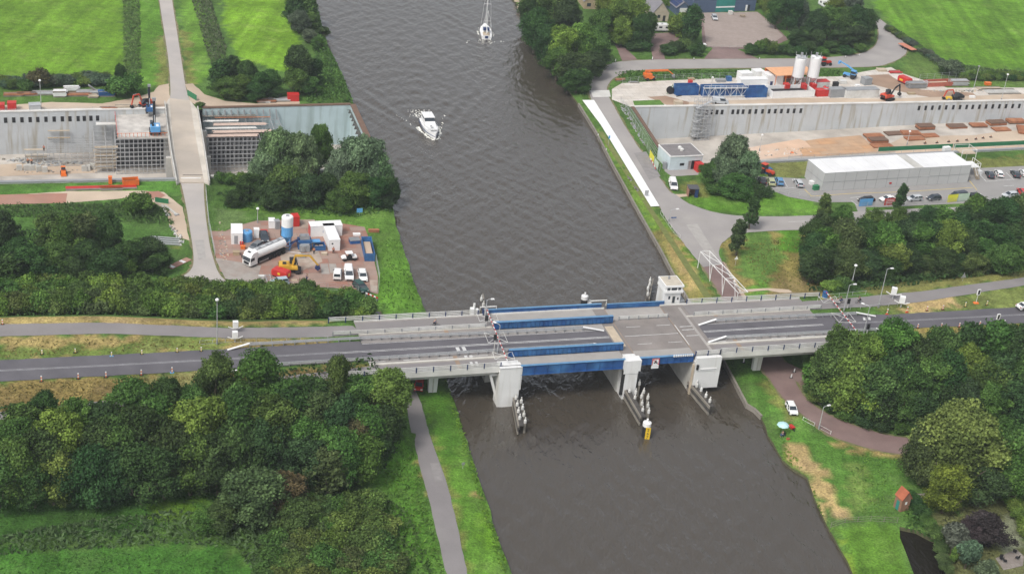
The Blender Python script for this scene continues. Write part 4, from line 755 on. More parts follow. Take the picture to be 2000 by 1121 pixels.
mb = MB(); mb.box(-.5, .2, 20.1, 21.0, Z0, Z0 + 1.5, 'white'); mb.box(.6, 1.2, 20.2, 21, Z0, Z0 + 1.2, 'white'); mb.cyl((.3, 20.8, Z0), (.3, 20.8, Z0 + 2.4), .25, 'white_dirty', 8); mb.box(2.0, 3.0, 20.0, 20.8, Z0, Z0 + 1.2, 'navy'); bpart('machine_cabinet', mb)
# lowered boom barriers
def boom(label, u, tilt, dv, z=1.15):
    root = thing('boom_barrier', label, 'boom barrier', W(u, 19.6, Z0), BA - tilt, 'red and white boom barriers lowered across the deck'); n = 26; L = dv; mb = MB(); mr = MB()
    for i in range(n): mb.beam((0, -L * i / n, z + .35 - .3 * i / n), (0, -L * (i + 1) / n, z + .35 - .3 * (i + 1) / n), .12, .14, 'white' if i % 2 else 'red')
    obj('boom_pole', mb, root); mb = MB(); mb.box(-.4, .4, -.2, .7, 0, 1.5, 'grey' if u < 50 else 'blue'); obj('drive_cabinet', mb, root)
    for y0, y1 in ((-1.2, -4.0), (-8.3, -12.4), (-15.8, -18.6)):
        if u > 50 and y0 < -15: continue
        mb = MB(); c = [(-2.2, y0, z), (1.6, y0, z), (1.6, y1, z), (-2.2, y1, z)]
        for a, b in ((0, 3), (1, 2), (0, 2), (1, 3), (3, 2)): mb.beam(c[a], c[b], .07, .06, 'white_dirty')
        for q in c[:2]: mb.beam(q, (q[0], q[1], .05), .04, .04, 'white_dirty')
        obj('lattice_frame', mb, root)
    return root
boom('striped boom barrier at the west end of the blue girders', 2.6, R_(3), 19.3); boom('striped boom barrier at the east end of the bridge', 77.8, R_(4), 19)
# cable trays, lane divider on the bascule: no-propeller sign
sg = thing('water_sign', 'red and white prohibition sign with black propeller mark hung on the blue fascia', 'sign', W(30.6, -.75, Z0 - 1.15), BA)
mb = MB(); mb.box(0, 1.5, -.05, 0, -.25, 1.45, 'white'); obj('panel', mb, sg); mb = MB(); mb.box(.0, 1.5, -.08, -.052, 1.28, 1.45, 'red'); mb.box(0, .15, -.08, -.052, .02, 1.278, 'red'); mb.box(1.35, 1.5, -.08, -.052, .02, 1.278, 'red'); mb.beam((.2, -.066, 1.25), (1.3, -.066, .15), .02, .12, 'red'); obj('red_border', mb, sg)
mb = MB()
for k in range(3): t = R_(90 + 120 * k); mb.beam((.75, -.1, .68), (.75 + .42 * math.cos(t), -.1, .68 + .42 * math.sin(t)), .03, .24, 'dark')
obj('propeller_mark', mb, sg); mb = MB(); mb.box(0, 1.5, -.05, 0, -.75, -.32, 'white'); obj('lower_panel', mb, sg)
# fender jetties with white-capped piles
mk('dark_wood', (.07, .065, .06), .9, var=.3)
def jetty(label, p0, p1, h, rows, z=0):
    a, b = U(*p0, 0), U(*p1, 0); L = (b - a).xy.length; root = thing('fender_jetty', label, 'guide jetty', a, yaw(a, b), 'timber guide jetties beside the bridge piers'); mb = MB()
    for k in range(3): mb.box(0, L, -.25, 0, .15 + k * .75, .65 + k * .75, 'dark_wood' if k % 2 else 'wood_old')
    mb.box(0, L, 0, .9, 2.0, 2.15, 'dark_wood'); obj('fender_boards', mb, root)
    for x, y, hh in rows:
        m2 = MB(); m2.lathe([(.24, -1), (.24, hh - .8)], 'wood_old', 8, (x * L, y, 0)); m2.lathe([(.29, hh - .8), (.29, hh - .2), (.2, hh - .1), (.12, hh + .15), (.14, hh + .4), (.05, hh + .45)], 'white_dirty', 8, (x * L, y, 0)); obj('pile', m2, root)
    return root
jetty('narrow timber jetty with white-capped piles below the west pier', (1002, 795), (1012, 850), 3, [(.05 + .12 * i, .3 + (.9 if i % 2 else 0), 2.9) for i in range(8)])
jetty('widest jetty with clustered white piles below the middle pier', (1215, 772), (1250, 832), 3, [(.02, .3, 3.6), (.05, 3.0, 3.4), (.2, .5, 2.8), (.25, 1.6, 2.8), (.3, 3, 3.2), (.42, .8, 2.8), (.45, 2.0, 3.2), (.52, 3.0, 3.4), (.62, 1.5, 2.8), (.7, 2.4, 2.8), (.82, .9, 2.8), (.88, 1.9, 2.8)])
jetty('slanting timber jetty with five white piles below the bascule pier', (1342, 762), (1384, 812), 3, [(.08, .4, 3.6), (.28, .4, 3.2), (.48, .4, 3.4), (.7, .4, 3.3), (.88, .4, 3.2), (.2, .9, 2.9)])
def bollard(px, py, h, label, r=.55, dark=True):
    p = U(px, py, 0); root = thing('mooring_pile', label, 'mooring pile', p, 0); mb = MB(); mb.lathe([(r, -1.5), (r, h * .7)], 'dark' if dark else 'wood_old', 12); obj('shaft', mb, root); mb = MB(); mb.lathe([(r + .05, h * .7), (r + .05, h * .93), (.2, h), (.2, h + .5), (.05, h + .6)], 'white', 12); obj('cap', mb, root); return root
gp = bollard(1260, 852, 3.4, 'thick round pile with yellow depth gauge in front of the middle jetty', .75)
mb = MB(); mb.box(-.15, .75, -.95, -.82, .0, 2.5, 'yellow'); obj('gauge_board', mb, gp)
for i, s in enumerate('567'): text('gauge_digit', s, .85, 'dark', gp, (.3, -.97, 2.05 - .8 * i), (R_(90), 0, 0))
bollard(1139, 604, 3.6, 'thick dark pile with white head behind the blue far girder', .7)
bollard(1146, 603, 1.6, 'low white-capped pile beside the thick dark pile', .45); bollard(1150, 602, 1.5, 'lowest white-capped pile left of the access frame', .4)
jetty('far jetty with white piles in front of the bridge keeper house', (1264, 600), (1272, 560), 3, [(.1, .3, 3.2), (.3, .5, 3.6), (.5, .3, 3.6), (.75, .4, 3.2)])
jetty('far jetty ending beside the west boom barrier', (946, 622), (940, 590), 3, [(.2, .3, 3.0), (.5, .5, 3.2)])
# movable lattice truss lying beside the brick road
a, b = U(1380, 543, G), U(1424, 592, G); L = (b - a).xy.length; tr = thing('lattice_truss', 'white steel lattice truss standing along the brick road north of the bridge', 'lattice truss', a, yaw(a, b))
mb = MB(); n = 3; hh = 4.2; w_ = 2.4
L = 20
for y in (0, w_): mb.beam((-L / 4, y, hh if y == 0 else hh), (L * .75, y, hh), .12, .12, 'white')
for i in range(n + 1):
    x = -L / 4 + L * i / n; mb.beam((x, 0, 0), (x, 0, hh), .12, .12, 'white'); mb.beam((x, 0, hh), (x, w_, hh), .1, .1, 'white')
    if i < n: mb.beam((x, 0, hh), (x + L / n, w_, hh), .09, .09, 'white'); mb.beam((x, w_, hh), (x + L / n, 0, 0.2), .09, .09, 'white')
obj('truss_frame', mb, tr)
# ------------------------------------------------------------------ trees and plants
def leafmat():
    m = bpy.data.materials.new('foliage'); m.use_nodes = True; n = m.node_tree.nodes; l = m.node_tree.links; b = n['Principled BSDF']; out = n['Material Output']
    b.inputs['Roughness'].default_value = .75; b.inputs['Specular IOR Level'].default_value = .12
    oi = n.new('ShaderNodeObjectInfo'); at = n.new('ShaderNodeAttribute'); at.attribute_name = 'tone'
    g = n.new('ShaderNodeNewGeometry'); r = n.new('ShaderNodeMapRange'); r.inputs[3].default_value = .66; r.inputs[4].default_value = 1.36; l.new(g.outputs['Random Per Island'], r.inputs[0])
    mu = n.new('ShaderNodeMath'); mu.operation = 'MULTIPLY'; l.new(at.outputs['Fac'], mu.inputs[0]); l.new(r.outputs[0], mu.inputs[1])
    sc = n.new('ShaderNodeVectorMath'); sc.operation = 'SCALE'; l.new(oi.outputs['Color'], sc.inputs[0]); l.new(mu.outputs[0], sc.inputs[3])
    h = n.new('ShaderNodeHueSaturation'); rr = n.new('ShaderNodeMapRange'); rr.inputs[3].default_value = .490; rr.inputs[4].default_value = .507; l.new(at.outputs['Fac'], rr.inputs[0]); rr.inputs[1].default_value = 1.4; rr.inputs[2].default_value = .6
    l.new(rr.outputs[0], h.inputs['Hue']); l.new(sc.outputs[0], h.inputs['Color']); l.new(h.outputs[0], b.inputs['Base Color'])
    t = n.new('ShaderNodeBsdfTranslucent'); l.new(h.outputs[0], t.inputs['Color']); mx = n.new('ShaderNodeMixShader'); mx.inputs[0].default_value = .22
    l.new(b.outputs[0], mx.inputs[1]); l.new(t.outputs[0], mx.inputs[2]); l.new(mx.outputs[0], out.inputs['Surface']); MT['leaf'] = m
leafmat(); mk('bark', (.10, .08, .06), .9, var=.3, scale=3)
def cards(name, P, Nn, size, tone, asp=1.5, droop=0.0, extra=None):
    """many small leaf clumps: each a folded card facing its own way"""
    n = len(P); rs = NR; Nn = Nn + rs.normal(0, .45, (n, 3)); Nn /= np.linalg.norm(Nn, axis=1)[:, None] + 1e-9
    t = rs.normal(0, 1, (n, 3)); t[:, 2] -= droop * 2; a = t - (t * Nn).sum(1)[:, None] * Nn; a /= np.linalg.norm(a, axis=1)[:, None] + 1e-9; b = np.cross(Nn, a)
    s = size * rs.uniform(.6, 1.35, n)[:, None]; A = a * s * asp * .5; B = b * s * .5; F = Nn * s * .18
    V = np.stack([P - A, P - B * .9 + F, P + A, P + B * .9 + F], 1).reshape(-1, 3); idx = np.arange(n)[:, None] * 4 + np.arange(4)[None]
    fc = idx.tolist(); tv = np.repeat(tone, 4)
    if extra:
        ev, ef, et = extra; o = len(V); V = np.vstack([V, ev]); fc += (np.array(ef) + o).tolist(); tv = np.concatenate([tv, et])
    me = bpy.data.meshes.new(name); me.from_pydata(V.tolist(), [], fc)
    c = me.color_attributes.new('tone', 'FLOAT_COLOR', 'POINT'); c.data.foreach_set('color', np.column_stack([tv, tv, tv, np.ones(len(tv))]).ravel().astype(np.float32))
    me.materials.append(MT['leaf']); me.update(); return me
def sph(c, r, n=8, k=5):
    v = []; f = []
    for i in range(k + 1):
        p = math.pi * i / k
        for j in range(n): q = 2 * math.pi * j / n; w = r * random.uniform(.85, 1.1); v.append((c[0] + w * math.sin(p) * math.cos(q), c[1] + w * math.sin(p) * math.sin(q), c[2] + w * math.cos(p) * .9))
    for i in range(k):
        for j in range(n): f.append((i * n + j, (i + 1) * n + j, (i + 1) * n + (j + 1) % n, i * n + (j + 1) % n))
    return v, f
PROTO = {}
def proto(kind, i, H, R, nc, nl, leaf, base, fat=1.0, shape='ell', droop=0.0, asp=1.5, cr=(.26, .42)):
    P = []; N = []; T = []; ev = []; ef = []; et = []
    zc = (H + base) / 2; hz_ = (H - base) / 2
    cl = []
    lob = [(random.uniform(0, 6.28), random.uniform(.75, 1.2)) for _ in range(4)]
    for k in range(nc):
        th = random.uniform(0, 2 * math.pi); cz = random.uniform(-1, 1) if k > 3 else random.uniform(.5, 1)
        if shape == 'cone': rad = (1 - (cz + 1) / 2 * .8) * random.uniform(.2, .8)
        elif shape == 'dome': cz = abs(cz) * 1.0 * random.choice((1, .6)) - .35; rad = math.sqrt(max(0, 1 - max(0, cz) ** 2)) * random.uniform(.3, .85)
        else: rad = math.sqrt(max(0.02, 1 - cz * cz)) * random.uniform(.35, .88)
        rad *= 1 + .22 * sum((q[1] - .95) * 2 * math.cos(th - q[0]) for q in lob)
        r = random.uniform(*cr) * R * (.75 if shape == 'cone' else 1)
        c = np.array([rad * math.cos(th) * (R - r * .6), rad * math.sin(th) * (R - r * .6), zc + cz * (hz_ - r * .5)]); cl.append((c, r, random.uniform(.66, 1.42)))
    for c, r, tn in list(cl):  # small sprays standing out from the big clumps
        for _ in range(3):
            d = np.array([random.gauss(0, 1), random.gauss(0, 1), random.gauss(.35, .8)]); d /= np.linalg.norm(d); o_ = c - np.array([0, 0, zc]); 
            if (d * o_).sum() < 0: continue
            cl.append((c + d * r * random.uniform(.75, 1.25), r * random.uniform(.28, .5), tn * random.uniform(.85, 1.25)))
    tot = sum(r * r for _, r, _ in cl)
    for c, r, tn in cl:
        k = int(nl * r * r / tot); d = NR.normal(0, 1, (k, 3)); d[:, 2] = d[:, 2] * .9 + .25; d /= np.linalg.norm(d, axis=1)[:, None]; rr = r * NR.uniform(.6, 1.42, k)[:, None]
        q = c + d * rr * np.array([fat, fat, .85]); P.append(q); N.append(d); T.append(np.full(k, tn) * NR.uniform(.85, 1.15, k))
        v, f = sph(c, r * .55); ef += [[a + len(ev) for a in g] for g in f]; ev += v; et += [tn * .9] * len(v)
    P = np.vstack(P); N = np.vstack(N); T = np.concatenate(T)
    crown = cards('crown', P, N, leaf, T, asp, droop, (np.array(ev), ef, np.array(et)))
    mb = MB(); br = .035 * H if shape != 'dome' else .015 * H
    mb.tube([(0, 0, -.6), (.02 * H, .01 * H, base * .6 + .5), (.0, .02 * H, zc), (.02 * H, 0, H * .88)], br, 'bark', 7, br * .25)
    for k in range(5):
        t = random.uniform(0, 6.28); z0 = base * random.uniform(.7, 1) + .5; mb.tube([(0, 0, z0), (.45 * R * math.cos(t), .45 * R * math.sin(t), z0 + .25 * hz_ * 2 * .6), (.75 * R * math.cos(t), .75 * R * math.sin(t), z0 + hz_ * .9)], br * .5, 'bark', 5, br * .12)
    tm = bpy.data.meshes.new('trunk'); tm.from_pydata(mb.v, [], mb.f); tm.materials.append(MT['bark']); tm.update()
    PROTO.setdefault(kind, []).append((crown, tm, H, R))
for i in range(6): proto('broad', i, 11, 5, 40, 13000, .36, 1.6, cr=(.18, .38), asp=1.15)
for i in range(3): proto('willow', i, 12, 6, 44, 15000, .34, 1.0, droop=.8, asp=1.9, cr=(.18, .34))
for i in range(2): proto('big', i, 15, 8, 60, 26000, .40, 2.0, cr=(.15, .30), asp=1.15)
for i in range(5): proto('bush', i, 3.6, 2.4, 18, 4200, .25, .0, shape='dome', asp=1.2, cr=(.24, .46))
for i in range(3): proto('young', i, 7, 2.1, 22, 3000, .34, 1.6, shape='cone', cr=(.34, .55))
for i in range(2): proto('ball', i, 5, 2.2, 16, 3000, .30, 2.0, cr=(.34, .5), asp=2.2)
for i in range(2): proto('tall', i, 10, 2.6, 26, 4200, .42, 1.0, cr=(.4, .62))
C_DARK = (.046, .094, .030); C_MID = (.078, .150, .036); C_LIGHT = (.140, .225, .045); C_OLIVE = (.085, .130, .042); C_WILLOW = (.135, .215, .105); C_YEL = (.13, .17, .03); C_PURP = (.055, .042, .042); C_BROWN = (.10, .095, .045); C_GREY = (.095, .135, .085); C_HEDGE = (.105, .170, .040)
TC = [0]
def plant(kind, loc, H, R, color, name='tree', label=None, cat='tree', group=None):
    TC[0] += 1; cr, tm, h0, r0 = PROTO[kind][TC[0] * 7 % len(PROTO[kind])]; j = lambda c: tuple(max(.01, q * random.uniform(.88, 1.14)) for q in c) + (1,)
    e = thing(name, label, cat, loc, random.uniform(0, 6.28), group); e.scale = (R / r0, R / r0 * random.uniform(.92, 1.08), H / h0)
    c = bpy.data.objects.new('crown', cr); COL.objects.link(c); c.parent = e; c.color = j(color)
    if kind != 'bush' or True: t = bpy.data.objects.new('trunk' if kind != 'bush' else 'stem', tm); COL.objects.link(t); t.parent = e
    return e
NMS = {'broad': 'broadleaf_tree', 'willow': 'willow_tree', 'big': 'large_tree', 'bush': 'shrub', 'young': 'young_tree', 'ball': 'pollard_tree', 'tall': 'slender_tree'}
ADJ = {C_DARK: 'dark green', C_MID: 'green', C_LIGHT: 'bright green', C_OLIVE: 'olive green', C_WILLOW: 'silvery green', C_YEL: 'yellow-green', C_PURP: 'purple-leaved', C_BROWN: 'brownish', C_GREY: 'grey-green', C_HEDGE: 'mid green'}
def row(where, items, kind='broad', color=C_MID, H=11, R=5, group=None, seen=True):
    """items: (px, py of the top[, H, R, color, kind])"""
    it = sorted(items, key=lambda q: q[0]); n = len(it)
    for i, q in enumerate(it):
        h = q[2] if len(q) > 2 and q[2] else H; r = q[3] if len(q) > 3 and q[3] else R * h / H; c = q[4] if len(q) > 4 and q[4] else color; k = q[5] if len(q) > 5 else kind
        if k == 'broad' and random.random() < .16 and r < 4.6: k = 'tall'; r *= .85
        p = UT(q[0], q[1], h * .96); p.z = h1(p.x, p.y) - .1; w = 'shrub' if k == 'bush' else 'tree'
        pos = '' if n == 1 else f', {nth(i) if i else "first"} from the left'
        if i and i < len(wds): pos = f', {wds[i] if i else "first"} from the left'
        plant(k, p, h, r, c, NMS[k], f'{ADJ[c]} {w} {where}{pos}'.replace('foremost', 'first'), w, group or f'{w}s {where}')
D, M_, L_, O_, W_, Y_, GY, BRN = C_DARK, C_MID, C_LIGHT, C_OLIVE, C_WILLOW, C_YEL, C_GREY, C_BROWN
# front-left wood
row('along the road side of the front left wood', [(40, 800, 8), (82, 772, 7, 3, D), (150, 790, 9), (200, 800, 8, 4, D), (258, 748, 10, 4.5), (300, 775, 9), (326, 752, 9, 3.5, D), (372, 765, 9, 4), (421, 703, 11, 4, M_), (468, 760, 9, 4), (507, 693, 12, 4.6, M_), (560, 752, 9, 4.3), (610, 745, 8, 4, D), (658, 704, 12, 3.2, M_), (700, 745, 9, 4.3, M_), (762, 731, 10, 4.6, L_)])
row('in the middle of the front left wood', [(30, 835, 11), (118, 818, 12, 4.6, L_), (72, 850, 11, 5, D), (190, 835, 12, 5, D), (222, 826, 12), (275, 810, 12, 5.2, D), (342, 836, 12, 5, D), (393, 793, 13, 5.6, L_), (452, 845, 11, 4.5, M_), (474, 768, 12, 5), (540, 790, 12, 5.5), (575, 765, 11, 4.5, D), (622, 778, 11, 4.4, O_), (600, 825, 10, 4.8, M_), (668, 790, 10, 4.8, D), (715, 800, 9, 4.6, M_), (748, 805, 8, 4, D), (690, 830, 9, 4.4, BRN)], H=12)
row('at the meadow edge of the front left wood', [(-10, 895, 10), (30, 870, 12, 4.8, M_), (62, 905, 9, 4.4, D), (100, 890, 10, 5, L_), (140, 900, 9, 4.6, D), (185, 885, 11, 5, D), (230, 880, 10, 5, D), (275, 880, 11, 5, D), (320, 880, 10, 4.6, D), (372, 862, 11, 5.4, M_), (425, 862, 11, 5.2, D), (485, 850, 10, 5, D), (520, 835, 11, 5, D), (539, 885, 6, 2.6, GY), (668, 846, 11, 4.4, M_), (645, 880, 9, 4, O_), (712, 862, 9, 4, M_), (735, 850, 6, 3.4, D), (600, 870, 9, 4.6, D)], H=10)
row('standing alone in the dark bottom left meadow', [(495, 930, 10, 5.8, O_)])
row('beside the lone meadow tree', [(560, 938, 8, 4.6, BRN), (440, 985, 5, 3.6, O_), (405, 1000, 4, 3, M_), (580, 985, 6, 4, O_)], H=6)
def belt(where, a0, a1, b0, b1, nr, nn, kind='bush', H=3.6, R=2.6, cols=(C_HEDGE,), jit=.35, names=('back', 'second', 'third', 'front', 'fifth'), hv=.25):
    A0, A1, B0, B1 = [UT(*q) for q in (a0, a1, b0, b1)]
    for r in range(nr):
        s = r / max(1, nr - 1); it = []
        for i in range(nn):
            t = (i + .5 * (r % 2) + random.uniform(-jit, jit)) / nn; p = A0.lerp(A1, t).lerp(B0.lerp(B1, t), s); p.z = h1(p.x, p.y) - .1
            c = random.choice(cols); w = 'shrub' if kind == 'bush' else 'tree'; h = H * random.uniform(1 - hv, 1 + hv); rn = names[0] if r == 0 else names[3] if r == nr - 1 else names[r]
            o_ = 'first' if i == 0 else wds[min(i, len(wds) - 1)]
            plant(kind, p, h, R * random.uniform(.85, 1.2), c, NMS[kind], f'{ADJ[c]} {w}, {o_} from the left, {rn} row of {where}', w, f'{w}s of {where}')
belt('thicket above left cycle path', (-25, 598), (715, 618), (-25, 618), (715, 628), 3, 30, H=4.4, R=3.0, cols=(C_HEDGE, C_HEDGE, C_MID, C_DARK, C_OLIVE, C_LIGHT))
belt('thicket behind the long hedge', (-25, 575), (640, 588), (-25, 588), (690, 602), 2, 28, H=4.2, R=2.9, cols=(C_HEDGE, C_MID, C_HEDGE, C_LIGHT), names=('rear', 'mid', 'mid', 'fore', 'x'))
belt('bushes left of the towpath', (560, 1010), (735, 1000), (520, 1150), (790, 1160), 5, 9, H=3.4, R=2.9, cols=(C_HEDGE, C_OLIVE, C_HEDGE, C_MID))
# left middle copse by the haul track
row('in the dark copse left of the site road', [(-5, 425, 11, 4.5, D), (35, 470, 7, 4, D), (95, 425, 11, 4.6, M_), (130, 430, 11, 5, M_), (155, 428, 11, 4.6, O_), (208, 425, 11, 3.6, D), (60, 490, 8, 4.4, D), (110, 480, 8, 4.5, M_), (20, 505, 7, 4, D), (165, 478, 8, 4.6, D), (215, 495, 7, 4.4, D), (255, 478, 7, 4.2, D), (290, 472, 7, 4.4, D), (310, 495, 5, 3.4, D), (140, 505, 6, 4.2, D), (190, 510, 5, 3.6, D), (90, 512, 5, 4, D), (240, 505, 5, 3.6, M_)], H=8)
row('beside the pale haul track bend', [(275, 380, 5, 3.8, M_)], kind='bush')
# willows north of the yard
row('in the willow clump between pit and yard', [(545, 258, 14, 5.6, W_), (592, 272, 13, 4.8, W_), (625, 251, 13, 3.4, M_), (520, 300, 9, 4.4, W_), (490, 345, 6, 4, D), (460, 375, 4, 3, D), (560, 330, 9, 5, M_), (600, 345, 8, 4.6, D), (530, 365, 6, 4.2, D), (640, 345, 7, 4, D)], kind='willow', H=12)
row('in the round willow group beside the canal', [(708, 272, 14, 7, W_), (668, 300, 11, 4.4, W_), (735, 300, 10, 4.6, W_), (765, 350, 7, 2.6, D), (690, 345, 8, 5, M_), (735, 352, 7, 4, D), (665, 375, 5, 4, M_), (755, 375, 4, 3, D)], kind='willow', H=12)
row('beside the viaduct end', [(437, 337, 3, 2.4, M_), (465, 338, 3, 2.6, M_)], kind='bush')
# upper left
row('in the group behind the left pit', [(432, 125, 9, 3.6, D), (455, 115, 9, 3.2, D), (482, 125, 9, 3.8, D), (470, 150, 6, 4, M_), (440, 155, 6, 4, M_), (512, 145, 7, 3.6, D), (530, 140, 7, 3.4, M_), (583, 98, 12, 4.8, D), (580, 140, 7, 4.4, M_), (610, 120, 8, 3.6, D), (455, 168, 4, 4, M_), (500, 165, 5, 3.6, D), (610, 155, 5, 3.5, M_), (535, 172, 3, 3, D)], H=9)
row('on the left canal bank at the top', [(575, -5, 9, 4.4, D), (600, 0, 8, 4, M_), (585, 25, 7, 4, GY), (610, 30, 5, 3.4, M_), (622, 75, 4, 2.8, M_), (605, 60, 4, 3, GY), (632, 55, 3, 2.4, D)], H=7)
row('by the storage strip at the far left', [(75, 138, 5, 3.4, BRN), (235, 130, 6, 2.2, D, 'broad'), (247, 150, 5.5, 5.2, M_), (220, 165, 3, 2.6, M_), (50, 158, 3, 2.6, M_)], kind='bush')
belt('low hedge behind left storage', (-10, 166), (215, 158), (0, 172), (215, 164), 2, 14, H=2.6, R=2.6, cols=(C_GREY, C_HEDGE))
row('right of the viaduct top', [(392, 200, 1.6, 1.4, M_)], kind='bush')
# top right farm
row('in the canal side wood at the farm', [(1048, -20, 14, 6, D), (1085, -10, 14, 6, M_), (1110, 5, 13, 5, D), (1050, 25, 13, 5.4, D), (1072, 58, 12, 4.6, D), (1105, 60, 13, 6, L_), (1140, 52, 13, 6, L_), (1165, 62, 12, 5, M_), (1092, 100, 9, 4.6, M_), (1120, 110, 10, 6, D), (1130, 140, 7, 4.6, D), (1160, 105, 8, 4.6, D), (1080, 110, 6, 3, D), (1175, 95, 7, 4, D), (1040, -2, 11, 4.5, D), (1110, 150, 5, 3.4, D)], H=12)
row('in the bright tree group beside the farmhouse', [(1190, -10, 14, 6, L_), (1210, 5, 13, 5.6, L_), (1245, 0, 13, 5, L_), (1180, 25, 11, 5, M_), (1218, 40, 9, 4.4, L_), (1258, 35, 11, 3.8, D), (1270, 30, 10, 3, D)], H=13)
row('between the driveways of the farm', [(1240, 80, 3.4, 3, D), (1258, 78, 3.6, 3, D), (1320, 82, 3.6, 3, D), (1340, 75, 4.4, 3, M_), (1305, 90, 3, 2.8, D), (1360, 90, 3.4, 2.8, D), (1335, 30, 8, 2.8, L_, 'tall'), (1320, 35, 6, 2.4, L_, 'tall'), (1357, 18, 12, 3.2, D, 'tall'), (1350, 52, 6, 3, D), (1370, 85, 3, 2, D)], kind='bush', H=3.6)
row('in the wood inside the road loop', [(1525, 0, 11, 4.6, D), (1548, -4, 12, 4.6, D), (1570, 5, 10, 3.2, GY), (1600, 25, 10, 4.8, D), (1625, 20, 11, 5, M_), (1655, 22, 11, 5, M_), (1680, 18, 12, 5, D), (1700, 25, 10, 4, D), (1640, 60, 6, 3.6, D), (1600, 62, 6, 4, D), (1560, 60, 6, 4, D), (1675, 55, 7, 4.6, D), (1670, -10, 9, 4, GY), (1640, -5, 6, 5, Y_), (1695, 60, 5, 3, M_), (1625, 85, 3.6, 3, D), (1580, 85, 3.6, 3, D)], H=10)
row('along the far verge of the yard entrance', [(1470, 88, 3.4, 3, D), (1490, 82, 4, 3, M_), (1515, 85, 3.4, 3, D), (1540, 90, 3, 3, D), (1505, 78, 5, 3, M_), (1565, 92, 3, 3, D), (1605, 95, 2.6, 3, M_), (1655, 92, 2.6, 3, D), (1680, 85, 3, 2.6, M_)], kind='bush')
belt('hedge beside the blue barn', (1482, 8), (1512, 42), (1490, 8), (1520, 42), 2, 5, H=3.2, R=2.0, cols=(C_LIGHT,)); belt('hedge by the shed', (1298, 2), (1310, 22), (1303, 2), (1316, 22), 2, 3, H=3, R=2, cols=(C_LIGHT,))
row('at the field corner behind the right site', [(1860, 120, 4.6, 4.4, GY), (1848, 128, 3, 2.6, D)], kind='bush')
belt('ditch hedge along right field', (1735, 60), (1840, 128), (1742, 62), (1842, 132), 1, 16, H=1.8, R=1.9, cols=(C_GREY, C_HEDGE)); belt('ditch hedge behind far storage', (1880, 152), (2030, 152), (1880, 156), (2030, 156), 2, 12, H=1.9, R=2.2, cols=(C_HEDGE, C_DARK))
# right middle
row('beside the grey shelter', [(1440, 274, 13, 6, W_), (1415, 305, 9, 4.4, W_), (1462, 300, 10, 4.6, W_), (1392, 318, 7, 3, M_), (1440, 345, 6, 5, M_)], kind='willow', H=12)
row('at the willow foot', [(1490, 365, 2.6, 3, D), (1470, 370, 2.4, 2.6, D), (1400, 360, 3, 2.6, M_)], kind='bush')
row('by the junction', [(1474, 388, 8.6, 2.5, D), (1448, 438, 8.4, 2.5, D)], kind='young'); row('by the car park fence', [(1766, 366, 7.5, 2.1, D), (1615, 382, 7, 2.3, M_), (1926, 352, 0, 0, M_)][:2], kind='young')
row('in the back edge of the right wood', [(1648, 408, 9, 3.6, M_), (1610, 425, 9, 4.2, D), (1594, 436, 9, 3.8, D), (1707, 416, 9, 4, M_), (1756, 414, 9, 3.8, M_), (1814, 410, 9, 4, D), (1848, 414, 9, 4, M_), (1890, 408, 9, 4, D), (1912, 392, 11, 4.4, M_), (1938, 397, 11, 4.4, D), (1969, 396, 11, 4.6, D), (1995, 392, 11, 4.6, O_), (1785, 420, 8, 4, D), (1880, 420, 9, 3.6, D)], H=10)
row('in the heart of the right wood', [(1594, 460, 9, 4.2, D), (1625, 455, 10, 4.6, M_), (1657, 440, 12, 5, O_), (1702, 440, 11, 4.8, D), (1737, 445, 12, 5, M_), (1770, 440, 11, 5, D), (1795, 442, 11, 5, M_), (1830, 445, 10, 4.6, D), (1855, 440, 11, 5, L_), (1890, 455, 9, 4.6, D), (1930, 472, 8, 4.4, M_), (1970, 486, 7, 4.2, M_), (1910, 440, 10, 5, D), (1950, 445, 9, 5, D), (1990, 450, 9, 5, D), (1745, 480, 9, 5, L_)], H=10)
row('at the road edge of the right wood', [(1592, 500, 7, 3.8, D), (1600, 492, 8, 4.4, D), (1632, 498, 7, 4.2, D), (1665, 495, 8, 4.4, O_), (1700, 500, 7, 4.4, D), (1735, 500, 7, 4.2, D), (1775, 490, 7, 4.4, D), (1818, 508, 5, 3.6, O_), (1850, 495, 7, 4, D), (1911, 505, 5, 3.6, O_), (1880, 500, 5, 3.4, D), (1945, 498, 5, 3.6, M_), (1985, 492, 5, 3.6, M_), (1628, 552, 2.6, 2.8, L_, 'bush'), (1645, 545, 3, 3, M_, 'bush'), (1690, 540, 2.4, 3, D, 'bush'), (1730, 535, 2.4, 3, D, 'bush'), (1780, 530, 2.4, 3, D, 'bush')], H=7)
# right front wood
row('just south of the main road on the right', [(1653, 655, 13, 5, M_), (1700, 665, 11, 4.6, L_), (1632, 690, 12, 5, M_), (1757, 640, 13, 5.2, M_), (1790, 668, 11, 4.6, D), (1846, 648, 11, 4.2, M_), (1872, 668, 9, 4, D), (1902, 642, 12, 3.4, D), (1926, 660, 9, 3.6, M_), (1951, 640, 13, 4.2, M_), (1996, 646, 13, 4.6, D), (1820, 690, 10, 4.6, D), (1975, 670, 10, 4.6, D), (2020, 660, 12, 5, D)], H=12)
row('in the middle of the right front wood', [(1628, 700, 10, 4.4, D), (1675, 702, 13, 5.6, L_), (1718, 722, 12, 5.4, M_), (1762, 705, 12, 5.2, D), (1782, 722, 12, 5, M_), (1825, 705, 12, 5.4, M_), (1858, 698, 12, 5, D), (1900, 688, 12, 5, L_), (1932, 715, 12, 5.2, M_), (1962, 706, 12, 5.4, D), (1998, 712, 12, 5.4, M_), (1655, 715, 10, 4.6, M_), (2025, 720, 12, 5, D), (1700, 735, 10, 4.8, L_)], H=12)
